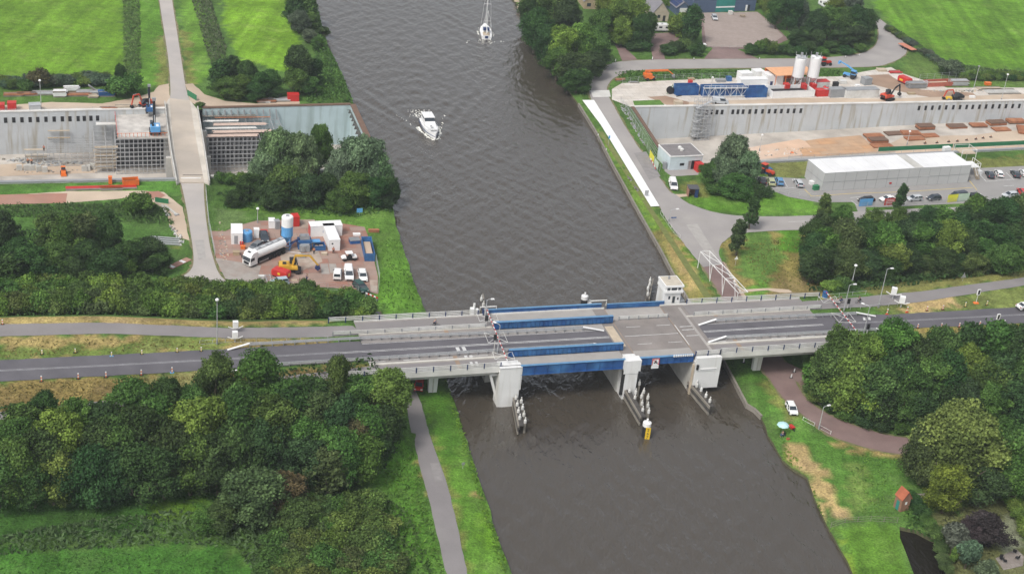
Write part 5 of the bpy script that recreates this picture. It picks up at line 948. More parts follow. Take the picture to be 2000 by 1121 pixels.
row('in the front edge of the right front wood', [(1600, 715, 6, 3.4, M_), (1640, 735, 7, 4, L_), (1680, 748, 8, 4.2, D), (1722, 760, 8, 4.4, D), (1765, 758, 8.5, 4.6, M_), (1808, 762, 9, 4.6, D), (1850, 752, 9, 4.8, D), (1895, 748, 10, 5.0, D), (1940, 755, 10, 5, M_), (1985, 752, 10, 5, D), (2025, 770, 10, 5, D)], H=10)
row('on the bank inside the brick road curve', [(1590, 748, 2.6, 2.2, M_), (1602, 764, 2.8, 2.3, L_), (1628, 782, 2.8, 2.4, D), (1658, 797, 2.8, 2.4, M_), (1692, 808, 2.8, 2.4, D), (1728, 815, 2.8, 2.4, D), (1768, 820, 2.8, 2.4, M_), (1640, 770, 3.4, 2.6, M_), (1675, 785, 3.4, 2.6, D), (1745, 800, 3.4, 2.6, D), (1800, 812, 3, 2.6, D)], kind='bush')
# bottom right garden
def spot(kind, px, py, H, R, c, label, cat='tree'):
    p = UT(px, py, H * .96); p.z = h1(p.x, p.y) - .1; return plant(kind, p, H, R, c, NMS[kind], label, cat)
spot('big', 1890, 812, 16, 9.6, (.150, .205, .050), 'huge round olive tree overhanging the brick road at bottom right'); spot('broad', 1960, 838, 13, 6.4, C_MID, 'dark green tree leaning out behind the huge olive tree'); spot('broad', 1820, 850, 11, 5, C_OLIVE, 'greyish side tree on the left flank of the huge tree'); spot('broad', 1985, 900, 9, 5, C_MID, 'shady tree right of the garden clearing'); spot('broad', 1930, 915, 8, 5, C_DARK, 'dark understorey tree below the huge olive tree')
spot('broad', 1860, 922, 9, 4.4, C_YEL, 'small yellow-green tree in front of the huge round tree'); spot('broad', 1935, 1010, 6, 4.4, C_PURP, 'dark purple-leaved tree in the garden'); spot('broad', 1905, 1020, 5, 3, C_PURP, 'smaller purple bush tree left of the purple tree')
spot('ball', 1869, 1030, 5.4, 2.3, C_GREY, 'pollard willow nearest the pond with pale round head'); spot('ball', 1897, 1065, 5, 2.2, C_GREY, 'middle pollard willow with pale round head'); spot('ball', 1937, 1103, 5, 2.2, C_GREY, 'pollard willow cut by the bottom edge'); spot('young', 1868, 1068, 3.4, .8, C_LIGHT, 'narrow bright conifer beside the pollard willow')
belt('garden hedge at right edge', (1975, 985), (2015, 1060), (1985, 980), (2025, 1050), 2, 5, H=2.2, R=1.8, cols=(C_LIGHT, C_MID)); belt('pond rim bushes', (1775, 975), (1838, 1062), (1785, 972), (1845, 1055), 1, 6, H=1.6, R=1.8, cols=(C_MID, C_DARK)); belt('pond far bank', (1838, 1075), (1850, 1125), (1845, 1075), (1855, 1125), 1, 3, H=1.2, R=1.4, cols=(C_OLIVE,))
# ------------------------------------------------------------------ reeds, scrub and rough grass: uncountable
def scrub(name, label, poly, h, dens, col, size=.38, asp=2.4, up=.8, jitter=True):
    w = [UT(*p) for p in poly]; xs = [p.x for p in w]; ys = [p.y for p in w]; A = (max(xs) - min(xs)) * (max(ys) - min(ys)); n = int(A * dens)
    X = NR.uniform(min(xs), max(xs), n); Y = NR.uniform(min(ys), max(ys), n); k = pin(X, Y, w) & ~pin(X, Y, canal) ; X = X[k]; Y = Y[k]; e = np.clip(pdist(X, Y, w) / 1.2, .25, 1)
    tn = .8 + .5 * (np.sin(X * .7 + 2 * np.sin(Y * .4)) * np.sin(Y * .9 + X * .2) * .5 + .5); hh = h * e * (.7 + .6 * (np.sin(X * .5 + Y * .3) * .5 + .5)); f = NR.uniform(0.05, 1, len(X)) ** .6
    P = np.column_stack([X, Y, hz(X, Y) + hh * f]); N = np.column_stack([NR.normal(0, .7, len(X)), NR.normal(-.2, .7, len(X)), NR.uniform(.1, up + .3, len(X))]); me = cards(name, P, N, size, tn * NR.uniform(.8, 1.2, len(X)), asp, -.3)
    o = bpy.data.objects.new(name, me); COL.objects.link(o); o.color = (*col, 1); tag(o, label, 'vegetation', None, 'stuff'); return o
scrub('reed_bed', 'grey-green reeds along the ditch right of the farm road', [(368, -20), (405, -20), (425, 45), (442, 90), (440, 118), (415, 130), (400, 90), (388, 45)], 1.6, 5, (.10, .13, .065)); scrub('reed_bed', 'reeds along the narrow ditch left of the farm road', [(240, -20), (273, -20), (276, 160), (242, 150)], 1.1, 3.5, (.095, .15, .05))
scrub('reed_bed', 'rank green reeds on the left canal bank above the pit', [(595, -20), (614, -20), (642, 92), (676, 162), (690, 204), (600, 203), (592, 170), (630, 150), (605, 80)], 1.3, 5, (.07, .15, .035)); scrub('reed_bed', 'reeds in the ditch across the bottom left meadow', [(-20, 1050), (150, 1020), (330, 1000), (470, 1000), (560, 1040), (560, 1130), (500, 1130), (460, 1070), (330, 1062), (-20, 1085)], 1.1, 5, (.075, .125, .05))
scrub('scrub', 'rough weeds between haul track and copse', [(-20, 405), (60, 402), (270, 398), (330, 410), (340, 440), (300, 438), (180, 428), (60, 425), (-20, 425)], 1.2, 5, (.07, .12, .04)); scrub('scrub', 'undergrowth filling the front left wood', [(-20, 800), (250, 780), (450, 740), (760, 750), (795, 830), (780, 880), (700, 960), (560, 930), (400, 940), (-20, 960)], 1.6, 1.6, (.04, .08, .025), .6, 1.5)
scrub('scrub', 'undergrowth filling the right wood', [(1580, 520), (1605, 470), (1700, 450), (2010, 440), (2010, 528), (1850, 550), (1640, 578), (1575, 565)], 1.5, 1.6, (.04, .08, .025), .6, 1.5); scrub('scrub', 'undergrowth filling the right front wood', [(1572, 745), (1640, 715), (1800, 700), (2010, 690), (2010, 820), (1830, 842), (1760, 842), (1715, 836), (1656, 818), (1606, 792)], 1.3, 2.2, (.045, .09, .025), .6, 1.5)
scrub('scrub', 'rough weeds around the willows beside the yard', [(420, 380), (500, 360), (770, 380), (772, 415), (700, 425), (440, 408)], 1.0, 3, (.05, .11, .03)); scrub('scrub', 'flowering weeds along the left bank below the bridge', [(868, 742), (880, 745), (915, 870), (958, 1000), (1000, 1130), (985, 1130), (945, 1010), (905, 880)], .6, 5, (.12, .23, .03), .3)
scrub('scrub', 'weeds in the bush belt at the bottom', [(500, 1000), (700, 950), (800, 1000), (850, 1130), (490, 1130)], 1.3, 3, (.06, .11, .03), .5, 1.6); scrub('scrub', 'weeds beside the slanting pit wall', [(1200, 142), (1260, 139), (1640, 138), (1640, 150), (1260, 158), (1215, 162)], .7, 4, (.065, .14, .03)); scrub('scrub', 'weeds on the right canal bank', [(1528, 862), (1534, 865), (1580, 936), (1606, 1000), (1655, 1100), (1665, 1130), (1650, 1120), (1596, 1000), (1574, 940), (1530, 905)], .5, 4, (.12, .21, .03), .3)
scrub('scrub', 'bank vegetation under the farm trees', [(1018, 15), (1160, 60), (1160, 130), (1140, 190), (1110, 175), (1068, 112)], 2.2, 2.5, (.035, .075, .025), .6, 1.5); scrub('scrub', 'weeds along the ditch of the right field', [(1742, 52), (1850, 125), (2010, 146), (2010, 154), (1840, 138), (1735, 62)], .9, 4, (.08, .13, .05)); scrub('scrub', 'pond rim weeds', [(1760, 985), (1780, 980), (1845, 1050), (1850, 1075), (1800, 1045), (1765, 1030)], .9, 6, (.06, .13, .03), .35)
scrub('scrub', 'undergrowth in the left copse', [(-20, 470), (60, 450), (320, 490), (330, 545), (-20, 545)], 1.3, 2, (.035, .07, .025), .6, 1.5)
scrub('scrub', 'ground cover in the long thicket', [(-20, 575), (715, 590), (722, 622), (-20, 622)], 1.6, 2.2, (.05, .10, .03), .5, 1.6); scrub('scrub', 'garden ground cover at bottom right', [(1835, 1010), (1900, 985), (1960, 1000), (1940, 1085), (1860, 1125), (1845, 1070)], .4, 4, (.11, .12, .05), .35)
scrub('rough_grass', 'rough tall grass between bushes and towpath at bottom', [(745, 870), (800, 850), (822, 930), (868, 1121), (800, 1121), (760, 1000)], .55, 3, (.085, .17, .03), .3, 2.6)
scrub('rough_grass', 'tufted dry grass on the near slope of the left embankment', [(-20, 752), (300, 738), (640, 722), (640, 738), (330, 775), (-20, 800)], .4, 2.2, (.20, .17, .06), .28, 2.6); scrub('rough_grass', 'tufts of dry grass between left cycle path and main road', [(-20, 662), (430, 664), (430, 680), (-20, 700)], .3, 1.8, (.20, .18, .06), .24, 2.6)
scrub('rough_grass', 'long grass on the lawn north of the bridge by the wood', [(1440, 480), (1560, 460), (1600, 560), (1480, 560)], .35, 1.6, (.17, .18, .05), .25, 2.6); scrub('rough_grass', 'tall weeds in the meadow below the brick road', [(1640, 880), (1760, 898), (1750, 1008), (1680, 1012), (1665, 940)], .35, 1.8, (.11, .22, .035), .24, 2.4); scrub('rough_grass', 'grass tufts on the left bank above the bridge', [(745, 470), (790, 470), (835, 612), (745, 605)], .35, 2, (.09, .19, .03), .28, 2.4)
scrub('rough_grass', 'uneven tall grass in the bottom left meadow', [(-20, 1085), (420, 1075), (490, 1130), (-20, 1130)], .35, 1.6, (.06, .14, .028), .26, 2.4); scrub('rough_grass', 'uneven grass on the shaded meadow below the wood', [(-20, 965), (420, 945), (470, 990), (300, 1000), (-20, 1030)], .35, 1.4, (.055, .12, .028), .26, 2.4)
# ------------------------------------------------------------------ vehicles
def PJ(v):
    d = Vector(v) - Vector((0, 0, CH)); f = d.dot(_f); return 1000 + FP * d.dot(cx) / f, 560.5 + FP * d.dot(cyd) / f
def height(px, py, top, z0=None):
    p = UT(px, py) if z0 is None else U(px, py, z0); lo, hi = 0.2, 40
    for _ in range(24):
        m = (lo + hi) / 2
        if PJ((p.x, p.y, p.z + m))[1] > top: lo = m
        else: hi = m
    return p, lo
def paint(name, rgb): return mk(name, rgb, .22, .0, var=.04, spec=.6)
for n_, c_ in (('p_white', (.80, .80, .79)), ('p_black', (.018, .018, .022)), ('p_grey', (.16, .17, .18)), ('p_silver', (.50, .52, .54)), ('p_blue', (.10, .26, .46)), ('p_lime', (.42, .45, .25)), ('p_red', (.55, .03, .02)), ('p_dgreen', (.02, .07, .06)), ('p_sky', (.36, .45, .50)), ('p_dark', (.045, .055, .07))): paint(n_, c_)
mk('lampglass', (.75, .75, .7), .15); mk('redglass', (.4, .02, .02), .2)
def wheel(parent, x, y, r, w, s=1):
    mb = MB(); M = Matrix.Translation((x, y, r)) @ Matrix.Rotation(R_(90), 4, 'X'); mb.lathe([(r * .6, -w / 2), (r * .95, -w / 2), (r, -w * .3), (r, w * .3), (r * .95, w / 2), (r * .6, w / 2)], 'rubber', 14, M=M); o = obj('wheel', mb, parent)
    mb = MB(); mb.lathe([(.02, -w * .3), (r * .58, -w * .46), (r * .62, w * .46), (.02, w * .3)], 'steel', 10, M=M); obj('rim', mb, o)
SPEC = {  # length, width, belt, roof, side profile of the lower body, cabin x positions (rear base, rear roof, front roof, front base)
 'hatch': (3.9, 1.72, .88, 1.48, [(-1.9, .35), (-1.95, .65), (-1.85, .95), (.9, .92), (1.55, .82), (1.9, .62), (1.95, .35)], (-1.85, -1.55, .35, 1.05)),
 'estate': (4.6, 1.80, .90, 1.45, [(-2.25, .35), (-2.3, .7), (-2.2, .95), (1.0, .93), (1.9, .80), (2.25, .6), (2.3, .35)], (-2.18, -1.75, .3, 1.15)),
 'sedan': (4.6, 1.80, .90, 1.43, [(-2.25, .35), (-2.3, .7), (-2.2, .98), (-1.5, 1.0), (1.0, .93), (1.9, .80), (2.25, .6), (2.3, .35)], (-1.75, -1.0, .25, 1.1)),
 'suv': (4.5, 1.88, 1.02, 1.66, [(-2.2, .4), (-2.25, .8), (-2.15, 1.08), (1.0, 1.05), (1.85, .95), (2.2, .75), (2.25, .4)], (-2.12, -1.8, .35, 1.1)),
 'van': (5.1, 1.95, 1.12, 1.95, [(-2.5, .4), (-2.55, .9), (-2.5, 1.2), (1.4, 1.15), (2.2, .98), (2.5, .8), (2.55, .4)], (-2.5, -2.42, 1.0, 1.75)),
 'smallvan': (4.4, 1.8, 1.02, 1.82, [(-2.15, .38), (-2.2, .85), (-2.15, 1.1), (1.1, 1.05), (1.85, .9), (2.15, .7), (2.2, .38)], (-2.15, -2.05, .6, 1.35))}
def lift(mb, p): return mb
def car(kind, px, py, tx, ty, m, label, cat='car', group='parked cars and vans', z=None):
    L, Wd, belt, roof, prof, (rb, rr, fr_, fb) = SPEC[kind]; p = UT(px, py) if z is None else U(px, py, z); q = UT(tx, ty) if z is None else U(tx, ty, z); p.z += .06
    e = thing({'van': 'van', 'smallvan': 'van'}.get(kind, 'car'), label, cat, p, yaw(p, q), group); w = Wd / 2; mb = MB()
    # body: three lofted layers, narrower at sill and shoulder
    n = len(prof); pr = [(x, zz) for x, zz in prof]; vs = []
    def ring(y, inset): return [(x * (1 - inset * .02), y, zz) for x, zz in pr]
    vs = ring(-w * .90, 1) + ring(-w, 0) + ring(w, 0) + ring(w * .90, 1)
    for i in range(n): # shoulders pulled in at the top
        for k, f in ((0, .86), (3, .86)):
            x, y, zz = vs[k * n + i]; vs[k * n + i] = (x, y * (.97 if zz < .5 else f / .9), zz + (.03 if zz > .7 else 0))
    fs = [tuple(range(n))[::-1], tuple(range(3 * n, 4 * n))]
    for k in range(3): fs += [(k * n + i, k * n + (i + 1) % n, (k + 1) * n + (i + 1) % n, (k + 1) * n + i) for i in range(n)]
    mb.add(vs, fs, m); obj('body', mb, e, bevel=.05)
    wb, wr = w * .90, w * .74; rz_ = roof - .06; z0 = belt + .02
    c = [(rb, -wb, z0), (fb, -wb, z0), (fb, wb, z0), (rb, wb, z0), (rr, -wr, rz_), (fr_, -wr, rz_), (fr_, wr, rz_), (rr, wr, rz_)]
    mb = MB(); mb.add(c, [(0, 3, 2, 1), (4, 5, 6, 7), (0, 1, 5, 4), (1, 2, 6, 5), (2, 3, 7, 6), (3, 0, 4, 7)], 'glass'); obj('windows', mb, e)
    mb = MB(); k = .05; mb.prism([(rr - .04, -wr - .03), (fr_ + .03, -wr - .03), (fr_ + .1, 0), (fr_ + .03, wr + .03), (rr - .04, wr + .03), (rr - .1, 0)], rz_ - .01, roof, m, top=[(rr + .08, -wr + .1), (fr_ - .1, -wr + .1), (fr_ - .05, 0), (fr_ - .1, wr - .1), (rr + .08, wr - .1), (rr + .02, 0)]); obj('roof', mb, e)
    for s in (-1, 1):
        mb = MB()
        for a, b, ww in (((rb, s * wb, z0), (rr, s * wr, rz_), .13), ((fb, s * wb, z0), (fr_, s * wr, rz_), .08), (((rb + fb) / 2 + .1, s * (wb + .01), z0), ((rr + fr_) / 2 + .1, s * (wr + .01), rz_), .09)): mb.beam(a, b, ww, .06, m)
        if kind in ('van', 'smallvan'):
            xm = (rb + fb) / 2 + .35; xt = (rr + fr_) / 2 + .3; q0 = [(rb, s * (wb + .02), z0 - .02), (xm, s * (wb + .02), z0 - .02), (xt, s * (wr + .02), rz_), (rr, s * (wr + .02), rz_)]
            mb.add(q0 + [(x, y * .96, zz) for x, y, zz in q0], [(0, 1, 2, 3), (7, 6, 5, 4), (0, 4, 5, 1), (1, 5, 6, 2), (2, 6, 7, 3), (3, 7, 4, 0)], m)
        obj('pillar_frame', mb, e); mb = MB(); mb.box(fb - .45, fb - .25, s * (w + .02) - .09, s * (w + .02) + .09, z0, z0 + .14, m if m != 'p_white' else 'dark'); obj('mirror', mb, e)
        mb = MB(); x1 = prof[-1][0]; mb.box(x1 - .28, x1 - .03, s * w * .72 - .2, s * w * .72 + .17, .58, .74, 'lampglass'); obj('headlight', mb, e); mb = MB(); x0 = prof[0][0]; mb.box(x0 - .03, x0 + .12, s * w * .80 - .12, s * w * .80 + .12, .72, .98, 'redglass'); obj('taillight', mb, e)
        for x in (-L * .3, L * .31): wheel(e, x, s * (w - .12), .32 if kind not in ('suv', 'van') else .36, .22)
    mb = MB(); x1 = prof[-1][0]; mb.box(x1 - .05, x1 + .03, -w * .55, w * .55, .3, .52, 'dark'); obj('grille', mb, e); mb = MB(); x0 = prof[0][0]; mb.box(x0 - .03, x0 + .04, -w * .8, w * .8, .3, .5, 'dark'); obj('bumper', mb, e)
    return e
YG = 'vehicles parked on the red slab yard'
car('smallvan', 659, 541, 661, 524, 'p_white', 'small white van parked tail-on, leftmost of the three white vans', 'van', YG); car('van', 681, 540, 683, 560, 'p_white', 'middle white van with windscreen facing the hedge', 'van', YG); car('estate', 708, 543, 712, 562, 'p_white', 'white car with windscreen facing the hedge, rightmost of the white row', 'car', YG)
car('suv', 704, 566, 713, 574, 'p_dgreen', 'dark green car half hidden by the thicket below the white vans', 'car', YG); car('estate', 516, 468, 520, 482, 'p_dark', 'dark grey car behind the tanker truck', 'car', YG); car('hatch', 500, 486, 490, 492, 'p_grey', 'dark car mostly hidden behind the tanker cab', 'car', YG); car('hatch', 546, 555, 528, 557, 'p_sky', 'pale blue car beside the red fuel tank', 'car', YG)
PK = 'cars in the site car park'
car('estate', 1488, 357, 1484, 345, 'p_black', 'black car leftmost in the short parking row by the big willow', 'car', PK); car('suv', 1505, 360, 1500, 347, 'p_lime', 'yellowish green car between a black and a blue car', 'car', PK); car('suv', 1521, 359, 1514, 344, 'p_blue', 'bright blue car right of the yellowish green car', 'car', PK); car('estate', 1559, 362, 1551, 349, 'p_silver', 'silver estate car alone left of the white office block', 'car', PK)
car('estate', 1932, 345, 1924, 332, 'p_dark', 'dark blue estate car right of the office stair', 'car', PK); car('estate', 1950, 343, 1943, 331, 'p_white', 'white car beside the dark blue estate right of the office', 'car', PK); car('estate', 1982, 344, 1973, 331, 'p_dark', 'dark car in the upper row near the right picture edge', 'car', PK); car('sedan', 1999, 342, 1991, 330, 'p_white', 'white car cut by the right picture edge', 'car', PK)
car('estate', 1691, 395, 1670, 397, 'p_black', 'black car behind the pale blue fence banner', 'car', PK); car('sedan', 1733, 393, 1712, 395, 'p_white', 'white car behind the red fence banner', 'car', PK); car('estate', 1785, 392, 1764, 394, 'p_silver', 'silver car half hidden behind the young dark tree', 'car', PK); car('hatch', 1823, 391, 1804, 393, 'p_dark', 'dark blue hatchback left of the black van', 'car', PK)
car('van', 1870, 388, 1850, 391, 'p_dark', 'dark van behind the yellow fence banner', 'van', PK); car('hatch', 1906, 387, 1926, 385, 'p_black', 'black car behind the shrub right of the dark van', 'car', PK); car('estate', 1972, 385, 1952, 387, 'p_silver', 'silver estate beside the red car at the right edge', 'car', PK); car('suv', 1996, 380, 1986, 368, 'p_red', 'red car at the right picture edge', 'car', PK)
car('van', 1314, 366, 1319, 385, 'p_white', 'white van parked on the canal road near the small shelter', 'van'); car('van', 1406, 203, 1428, 205, 'p_silver', 'silver panel van beside the right pit wall', 'van'); car('estate', 1395, 38, 1400, 48, 'p_silver', 'silver estate car in front of the blue barn', 'car'); car('hatch', 1545, 803, 1552, 818, 'p_white', 'small white car on the verge of the brick road', 'car')
car('hatch', 818, 757, 816, 770, 'p_red', 'red car parked in the shade under the west bridge span', 'car'); car('sedan', 2003, 603, 2040, 598, 'p_white', 'white car entering at the right end of the main road', 'car', None, DZ); car('suv', 1996, 966, 2006, 972, 'p_black', 'black car by the hedge at the lower right edge', 'car')
def caravan(p0, p1, label, sy=2.3):
    a, w, L = fr(p0, p1); e = thing('caravan', label, 'caravan', a, w, 'white touring caravans'); L = 6.2; mb = MB()
    mb.side([(0, .45), (-.1, 1.2), (.25, 2.35), (.9, 2.62), (L - .5, 2.62), (L, 2.2), (L, .45)], 0, sy, 'p_white'); obj('body', mb, e, bevel=.08)
    for x in (1.3, 3.6): mb = MB(); mb.box(x, x + 1.1, -.03, -.004, 1.35, 1.95, 'glass'); obj('window', mb, e)
    mb = MB(); mb.box(2.2, 2.8, .8, 1.4, 2.63, 2.75, 'grey'); obj('roof_hatch', mb, e); mb = MB(); mb.box(.1, L, -.02, -.003, .6, .72, 'grey'); obj('trim', mb, e); wheel(e, 3.2, .12, .32, .2); mb = MB(); mb.beam((-.1, sy / 2, .5), (-1.3, sy / 2, .5), .1, .1, 'steel'); obj('drawbar', mb, e)
    for x in (-.12,): mb = MB(); mb.box(L + .003, L + .03, .5, 1.8, 1.3, 1.9, 'glass'); obj('window', mb, e)
caravan((1279, 63), (1314, 64), 'white caravan beside the grey-roofed farmhouse'); caravan((1597, 10), (1619, 24), 'white caravan on the lawn in the loop wood')
# tanker truck
a, b = UT(481, 522), UT(551, 492); L = 11.2; e = thing('tanker_truck', 'long white tanker truck with black chassis on the red slab yard', 'tanker truck', a + Vector((0, 0, .06)), yaw(a, b)); M0 = None
mb = MB(); mb.side([(0, .5), (-.02, 1.4), (.12, 2.3), (.45, 3.0), (.9, 3.35), (2.2, 3.45), (2.2, .5)], -1.22, 1.22, 'p_white'); obj('cab', mb, e, bevel=.07)
mb = MB(); mb.side([(-.05, 1.55), (.07, 2.3), (.17, 2.4), (.06, 1.5)], -1.08, 1.08, 'glass'); obj('windscreen', mb, e)
for s in (-1, 1): mb = MB(); mb.box(.5, 1.3, s * 1.23 - .012, s * 1.23 + .012, 1.6, 2.3, 'glass'); obj('side_window', mb, e); mb = MB(); mb.box(.0, .2, s * 1.42 - .1, s * 1.42 + .1, 1.7, 2.4, 'dark'); obj('mirror', mb, e); mb = MB(); mb.box(-.06, .04, s * .9 - .2, s * .9 + .2, .7, .95, 'lampglass'); obj('headlight', mb, e)
mb = MB(); mb.box(-.07, .0, -.8, .8, .75, 1.4, 'dark'); obj('grille', mb, e); mb = MB(); mb.box(.6, 1.1, -.4, .4, 3.36, 3.42, 'dark'); obj('roof_hatch', mb, e)
mb = MB(); K = 16; pr = [(1.18 * math.cos(2 * math.pi * k / K), 2.3 + 1.1 * math.sin(2 * math.pi * k / K)) for k in range(K)]; vs = []
for x, s in ((2.45, .75), (2.7, 1), (L - .2, 1), (L, .8)): vs += [(x, y * s, 2.3 + (z - 2.3) * s) for y, z in pr]
fs = [tuple(range(K)), tuple(range(3 * K, 4 * K))[::-1]] + [(i * K + j, (i + 1) * K + j, (i + 1) * K + (j + 1) % K, i * K + (j + 1) % K) for i in range(3) for j in range(K)]
mb.add(vs, fs, 'p_white'); tk = obj('tank', mb, e, smooth=False)
for x in (3.8, 6, 7.6, 9.6): mb = MB(); mb.lathe([(.38, 3.38), (.38, 3.5), (.1, 3.54)], 'steel', 10, (x, 0, 0)); obj('manhole', mb, tk)
mb = MB(); mb.box(2.6, L - .3, -.5, -.45, 3.4, 3.46, 'steel'); mb.box(2.6, L - .3, .45, .5, 3.4, 3.46, 'steel'); mb.box(2.6, L - .3, -.45, .45, 3.395, 3.41, 'galv'); obj('walkway', mb, tk)
mb = MB(); mb.box(.3, L - .2, -.5, .5, .6, 1.1, 'dark'); mb.box(2.6, 5.6, -1.2, 1.2, .5, 1.1, 'dark'); mb.box(5.6, L - .1, -1.2, 1.2, 1.02, 1.16, 'dark'); obj('chassis', mb, e); mb = MB(); mb.box(2.7, 5.5, 1.21, 1.25, .55, .8, 'steel'); mb.box(2.7, 5.5, -1.25, -1.21, .55, .8, 'steel'); obj('side_guard', mb, e)
for x in (1.3, 6.2, 7.6, 9.0, 10.3):
    for s in (-1, 1): wheel(e, x, s * 1.0, .52, .36)
def excavator(px, py, tx, ty, label, c, wheels=False, sc=1.0, boom=((.8, 1.6), (2.2, 4.4), (5.6, 4.4), (7.6, 1.6)), tool='dark', z=None, cab=1, bc=None, name='excavator'):
    p = UT(px, py) if z is None else U(px, py, z); q = UT(tx, ty) if z is None else U(tx, ty, z); p.z += .05; e = thing(name, label, 'excavator', p, yaw(p, q)); e.scale = (sc,) * 3; bc = bc or c
    if wheels:
        for x in (-1.5, 1.5):
            for s in (-1, 1): wheel(e, x, s * 1.05, .55, .45)
        mb = MB(); mb.box(-2, 2, -.9, .9, .5, 1.1, 'dark'); mb.box(2, 2.3, -1.2, 1.2, .3, .8, 'dark'); obj('undercarriage', mb, e)
    else:
        for s in (-1, 1):
            mb = MB(); mb.side([(-1.9, .35), (-1.6, .02), (1.6, .02), (1.9, .35), (1.9, .55), (1.6, .85), (-1.6, .85), (-1.9, .55)], s * 1.15 - .28, s * 1.15 + .28, 'rubber'); obj('track', mb, e)
        mb = MB(); mb.box(-.9, .9, -.9, .9, .4, .95, 'dark'); obj('undercarriage', mb, e)
    mb = MB(); mb.side([(-2.5, 1.15), (-2.6, 1.7), (-2.4, 2.15), (-.4, 2.2), (.2, 1.75), (1.5, 1.7), (1.6, 1.15)], -1.2, 1.2, c); mb.box(-1.9, -.6, -.8, .5, 2.15, 2.35, c); obj('house', mb, e, bevel=.06)
    mb = MB(); mb.box(-1.7, -.9, -.9, .2, 2.36, 2.42, 'dark'); mb.box(-2.62, -2.56, -.9, .9, 1.3, 1.9, 'dark'); obj('vent', mb, e)
    mb = MB(); mb.side([(-.2, 1.75), (-.2, 3.0), (1.2, 3.0), (1.6, 2.1), (1.6, 1.3)], .25, 1.2, 'glass'); cb = obj('cab', mb, e); mb = MB(); mb.box(-.25, 1.25, .2, 1.25, 3.0, 3.08, 'dark' if cab else c); obj('cab_roof', mb, cb)
    pts = [(x, -.2, zz) for x, zz in boom]
    for i, nm in enumerate(('boom', 'boom', 'stick')):
        a, b = pts[i], pts[i + 1]; m_ = Vector(a).lerp(Vector(b), .5); mb = MB(); mb.beam(a, m_, .35, .42, bc); mb.beam(m_, b, .33, .30, bc); obj(nm, mb, e)
    mb = MB(); mb.beam((1.2, -.2, 1.5), Vector(pts[1]).lerp(Vector(pts[2]), .25), .14, .14, 'steel'); obj('ram', mb, e); mb = MB(); mb.beam(Vector(pts[1]).lerp(Vector(pts[2]), .5) + Vector((0, 0, .3)), Vector(pts[2]) + Vector((.3, 0, .3)), .12, .12, 'steel'); obj('ram', mb, e)
    x, _, zz = pts[3]
    mb = MB(); mb.side([(x - .3, zz), (x + .3, zz - .1), (x + .5, zz - .7), (x - .1, zz - 1.1), (x - .7, zz - .6)], -.65, .25, tool); obj('bucket', mb, e); return e
mk('digger_yellow', (.62, .36, .04), .4, var=.1, tint=(.5, .3, .06)); mk('digger_red', (.55, .07, .03), .45)
excavator(567, 532, 620, 533, 'yellow wheeled excavator holding a blue tool beside the tanker', 'digger_yellow', True, boom=((.4, 1.7), (.9, 4.1), (4.1, 4.2), (5.9, 1.9)), tool='navy')
excavator(1733, 196, 1760, 190, 'orange-red tracked excavator with black arm on the right pit edge', 'digger_red', boom=((.8, 1.6), (2.4, 3.6), (4.2, 4.6), (5.2, 1.8)), bc='dark'); excavator(1867, 196, 1840, 196, 'small dark excavator with red arm near the yellow compactor', 'dark', sc=.85, boom=((.8, 1.6), (2.0, 3.9), (4.4, 3.6), (5.2, 1.2)), bc='digger_red')
excavator(284, 210, 266, 214, 'red excavator with raised arm beside the blue drilling rig', 'digger_red', sc=.85, boom=((.8, 1.6), (2.0, 4.6), (4.0, 4.6), (4.8, 1.6)), cab=1)
mb = MB(); p = UT(1852, 197); q = thing('compactor', 'yellow compactor standing beside the small red-armed excavator', 'compactor', p, BA); mb.box(-.9, .9, -.5, .5, .5, 1.3, 'yellow'); obj('housing', mb, q, bevel=.05); mb = MB(); mb.lathe([(.5, -.6), (.5, .6)], 'steel', 12, M=Matrix.Translation((-.3, 0, .5)) @ Matrix.Rotation(R_(90), 4, 'X')); obj('drum', mb, q)
# drilling rigs
def rig(px, py, label, c, mast, z=None, sc=1.0):
    p = UT(px, py) if z is None else U(px, py, z); e = thing('drilling_rig', label, 'drilling rig', p, BA + R_(90)); e.scale = (sc,) * 3
    for s in (-1, 1): mb = MB(); mb.side([(-2, .35), (-1.7, 0), (1.7, 0), (2, .35), (2, .6), (1.7, .9), (-1.7, .9), (-2, .6)], s * 1.2 - .3, s * 1.2 + .3, 'rubber'); obj('track', mb, e)
    mb = MB(); mb.box(-2.6, .6, -1.3, 1.3, 1, 2.6, c); obj('house', mb, e, bevel=.1); mb = MB(); mb.box(-2.2, -.8, -.9, -.2, 2.6, 2.75, 'white'); mb.box(-1.9, -.6, .3, .9, 2.6, 2.72, 'dark'); obj('roof_panel', mb, e)
    mb = MB(); mb.box(-.4, 1.3, .5, 1.3, 1.6, 3.1, 'glass'); obj('cab', mb, e); mb = MB(); mb.box(2.3, 2.9, -.35, .35, 0.3, mast, 'dark'); mb.box(2.2, 3.0, -.5, .5, mast, mast + .8, 'grey'); obj('mast', mb, e)
    mb = MB(); mb.box(3.0, 3.7, -.4, .4, mast * .62, mast * .62 + 1.8, c); mb.cyl((3.35, 0, .3), (3.35, 0, mast * .62), .22, 'dark', 8); obj('drill_head', mb, e); mb = MB(); mb.beam((.4, 0, 2.2), (2.4, 0, mast * .5), .2, .2, 'steel'); mb.beam((.4, 0, 1.6), (2.4, 0, 1.4), .4, .4, c); obj('mast_strut', mb, e)
    return e
rig(303, 259, 'blue drilling rig standing on the scaffold platform with dark mast', 'blue_light', 8.2, .35, .95); rig(293, 219, 'blue piling rig with tall mast at the back of the left pit', 'blue', 8.5, None, .75)
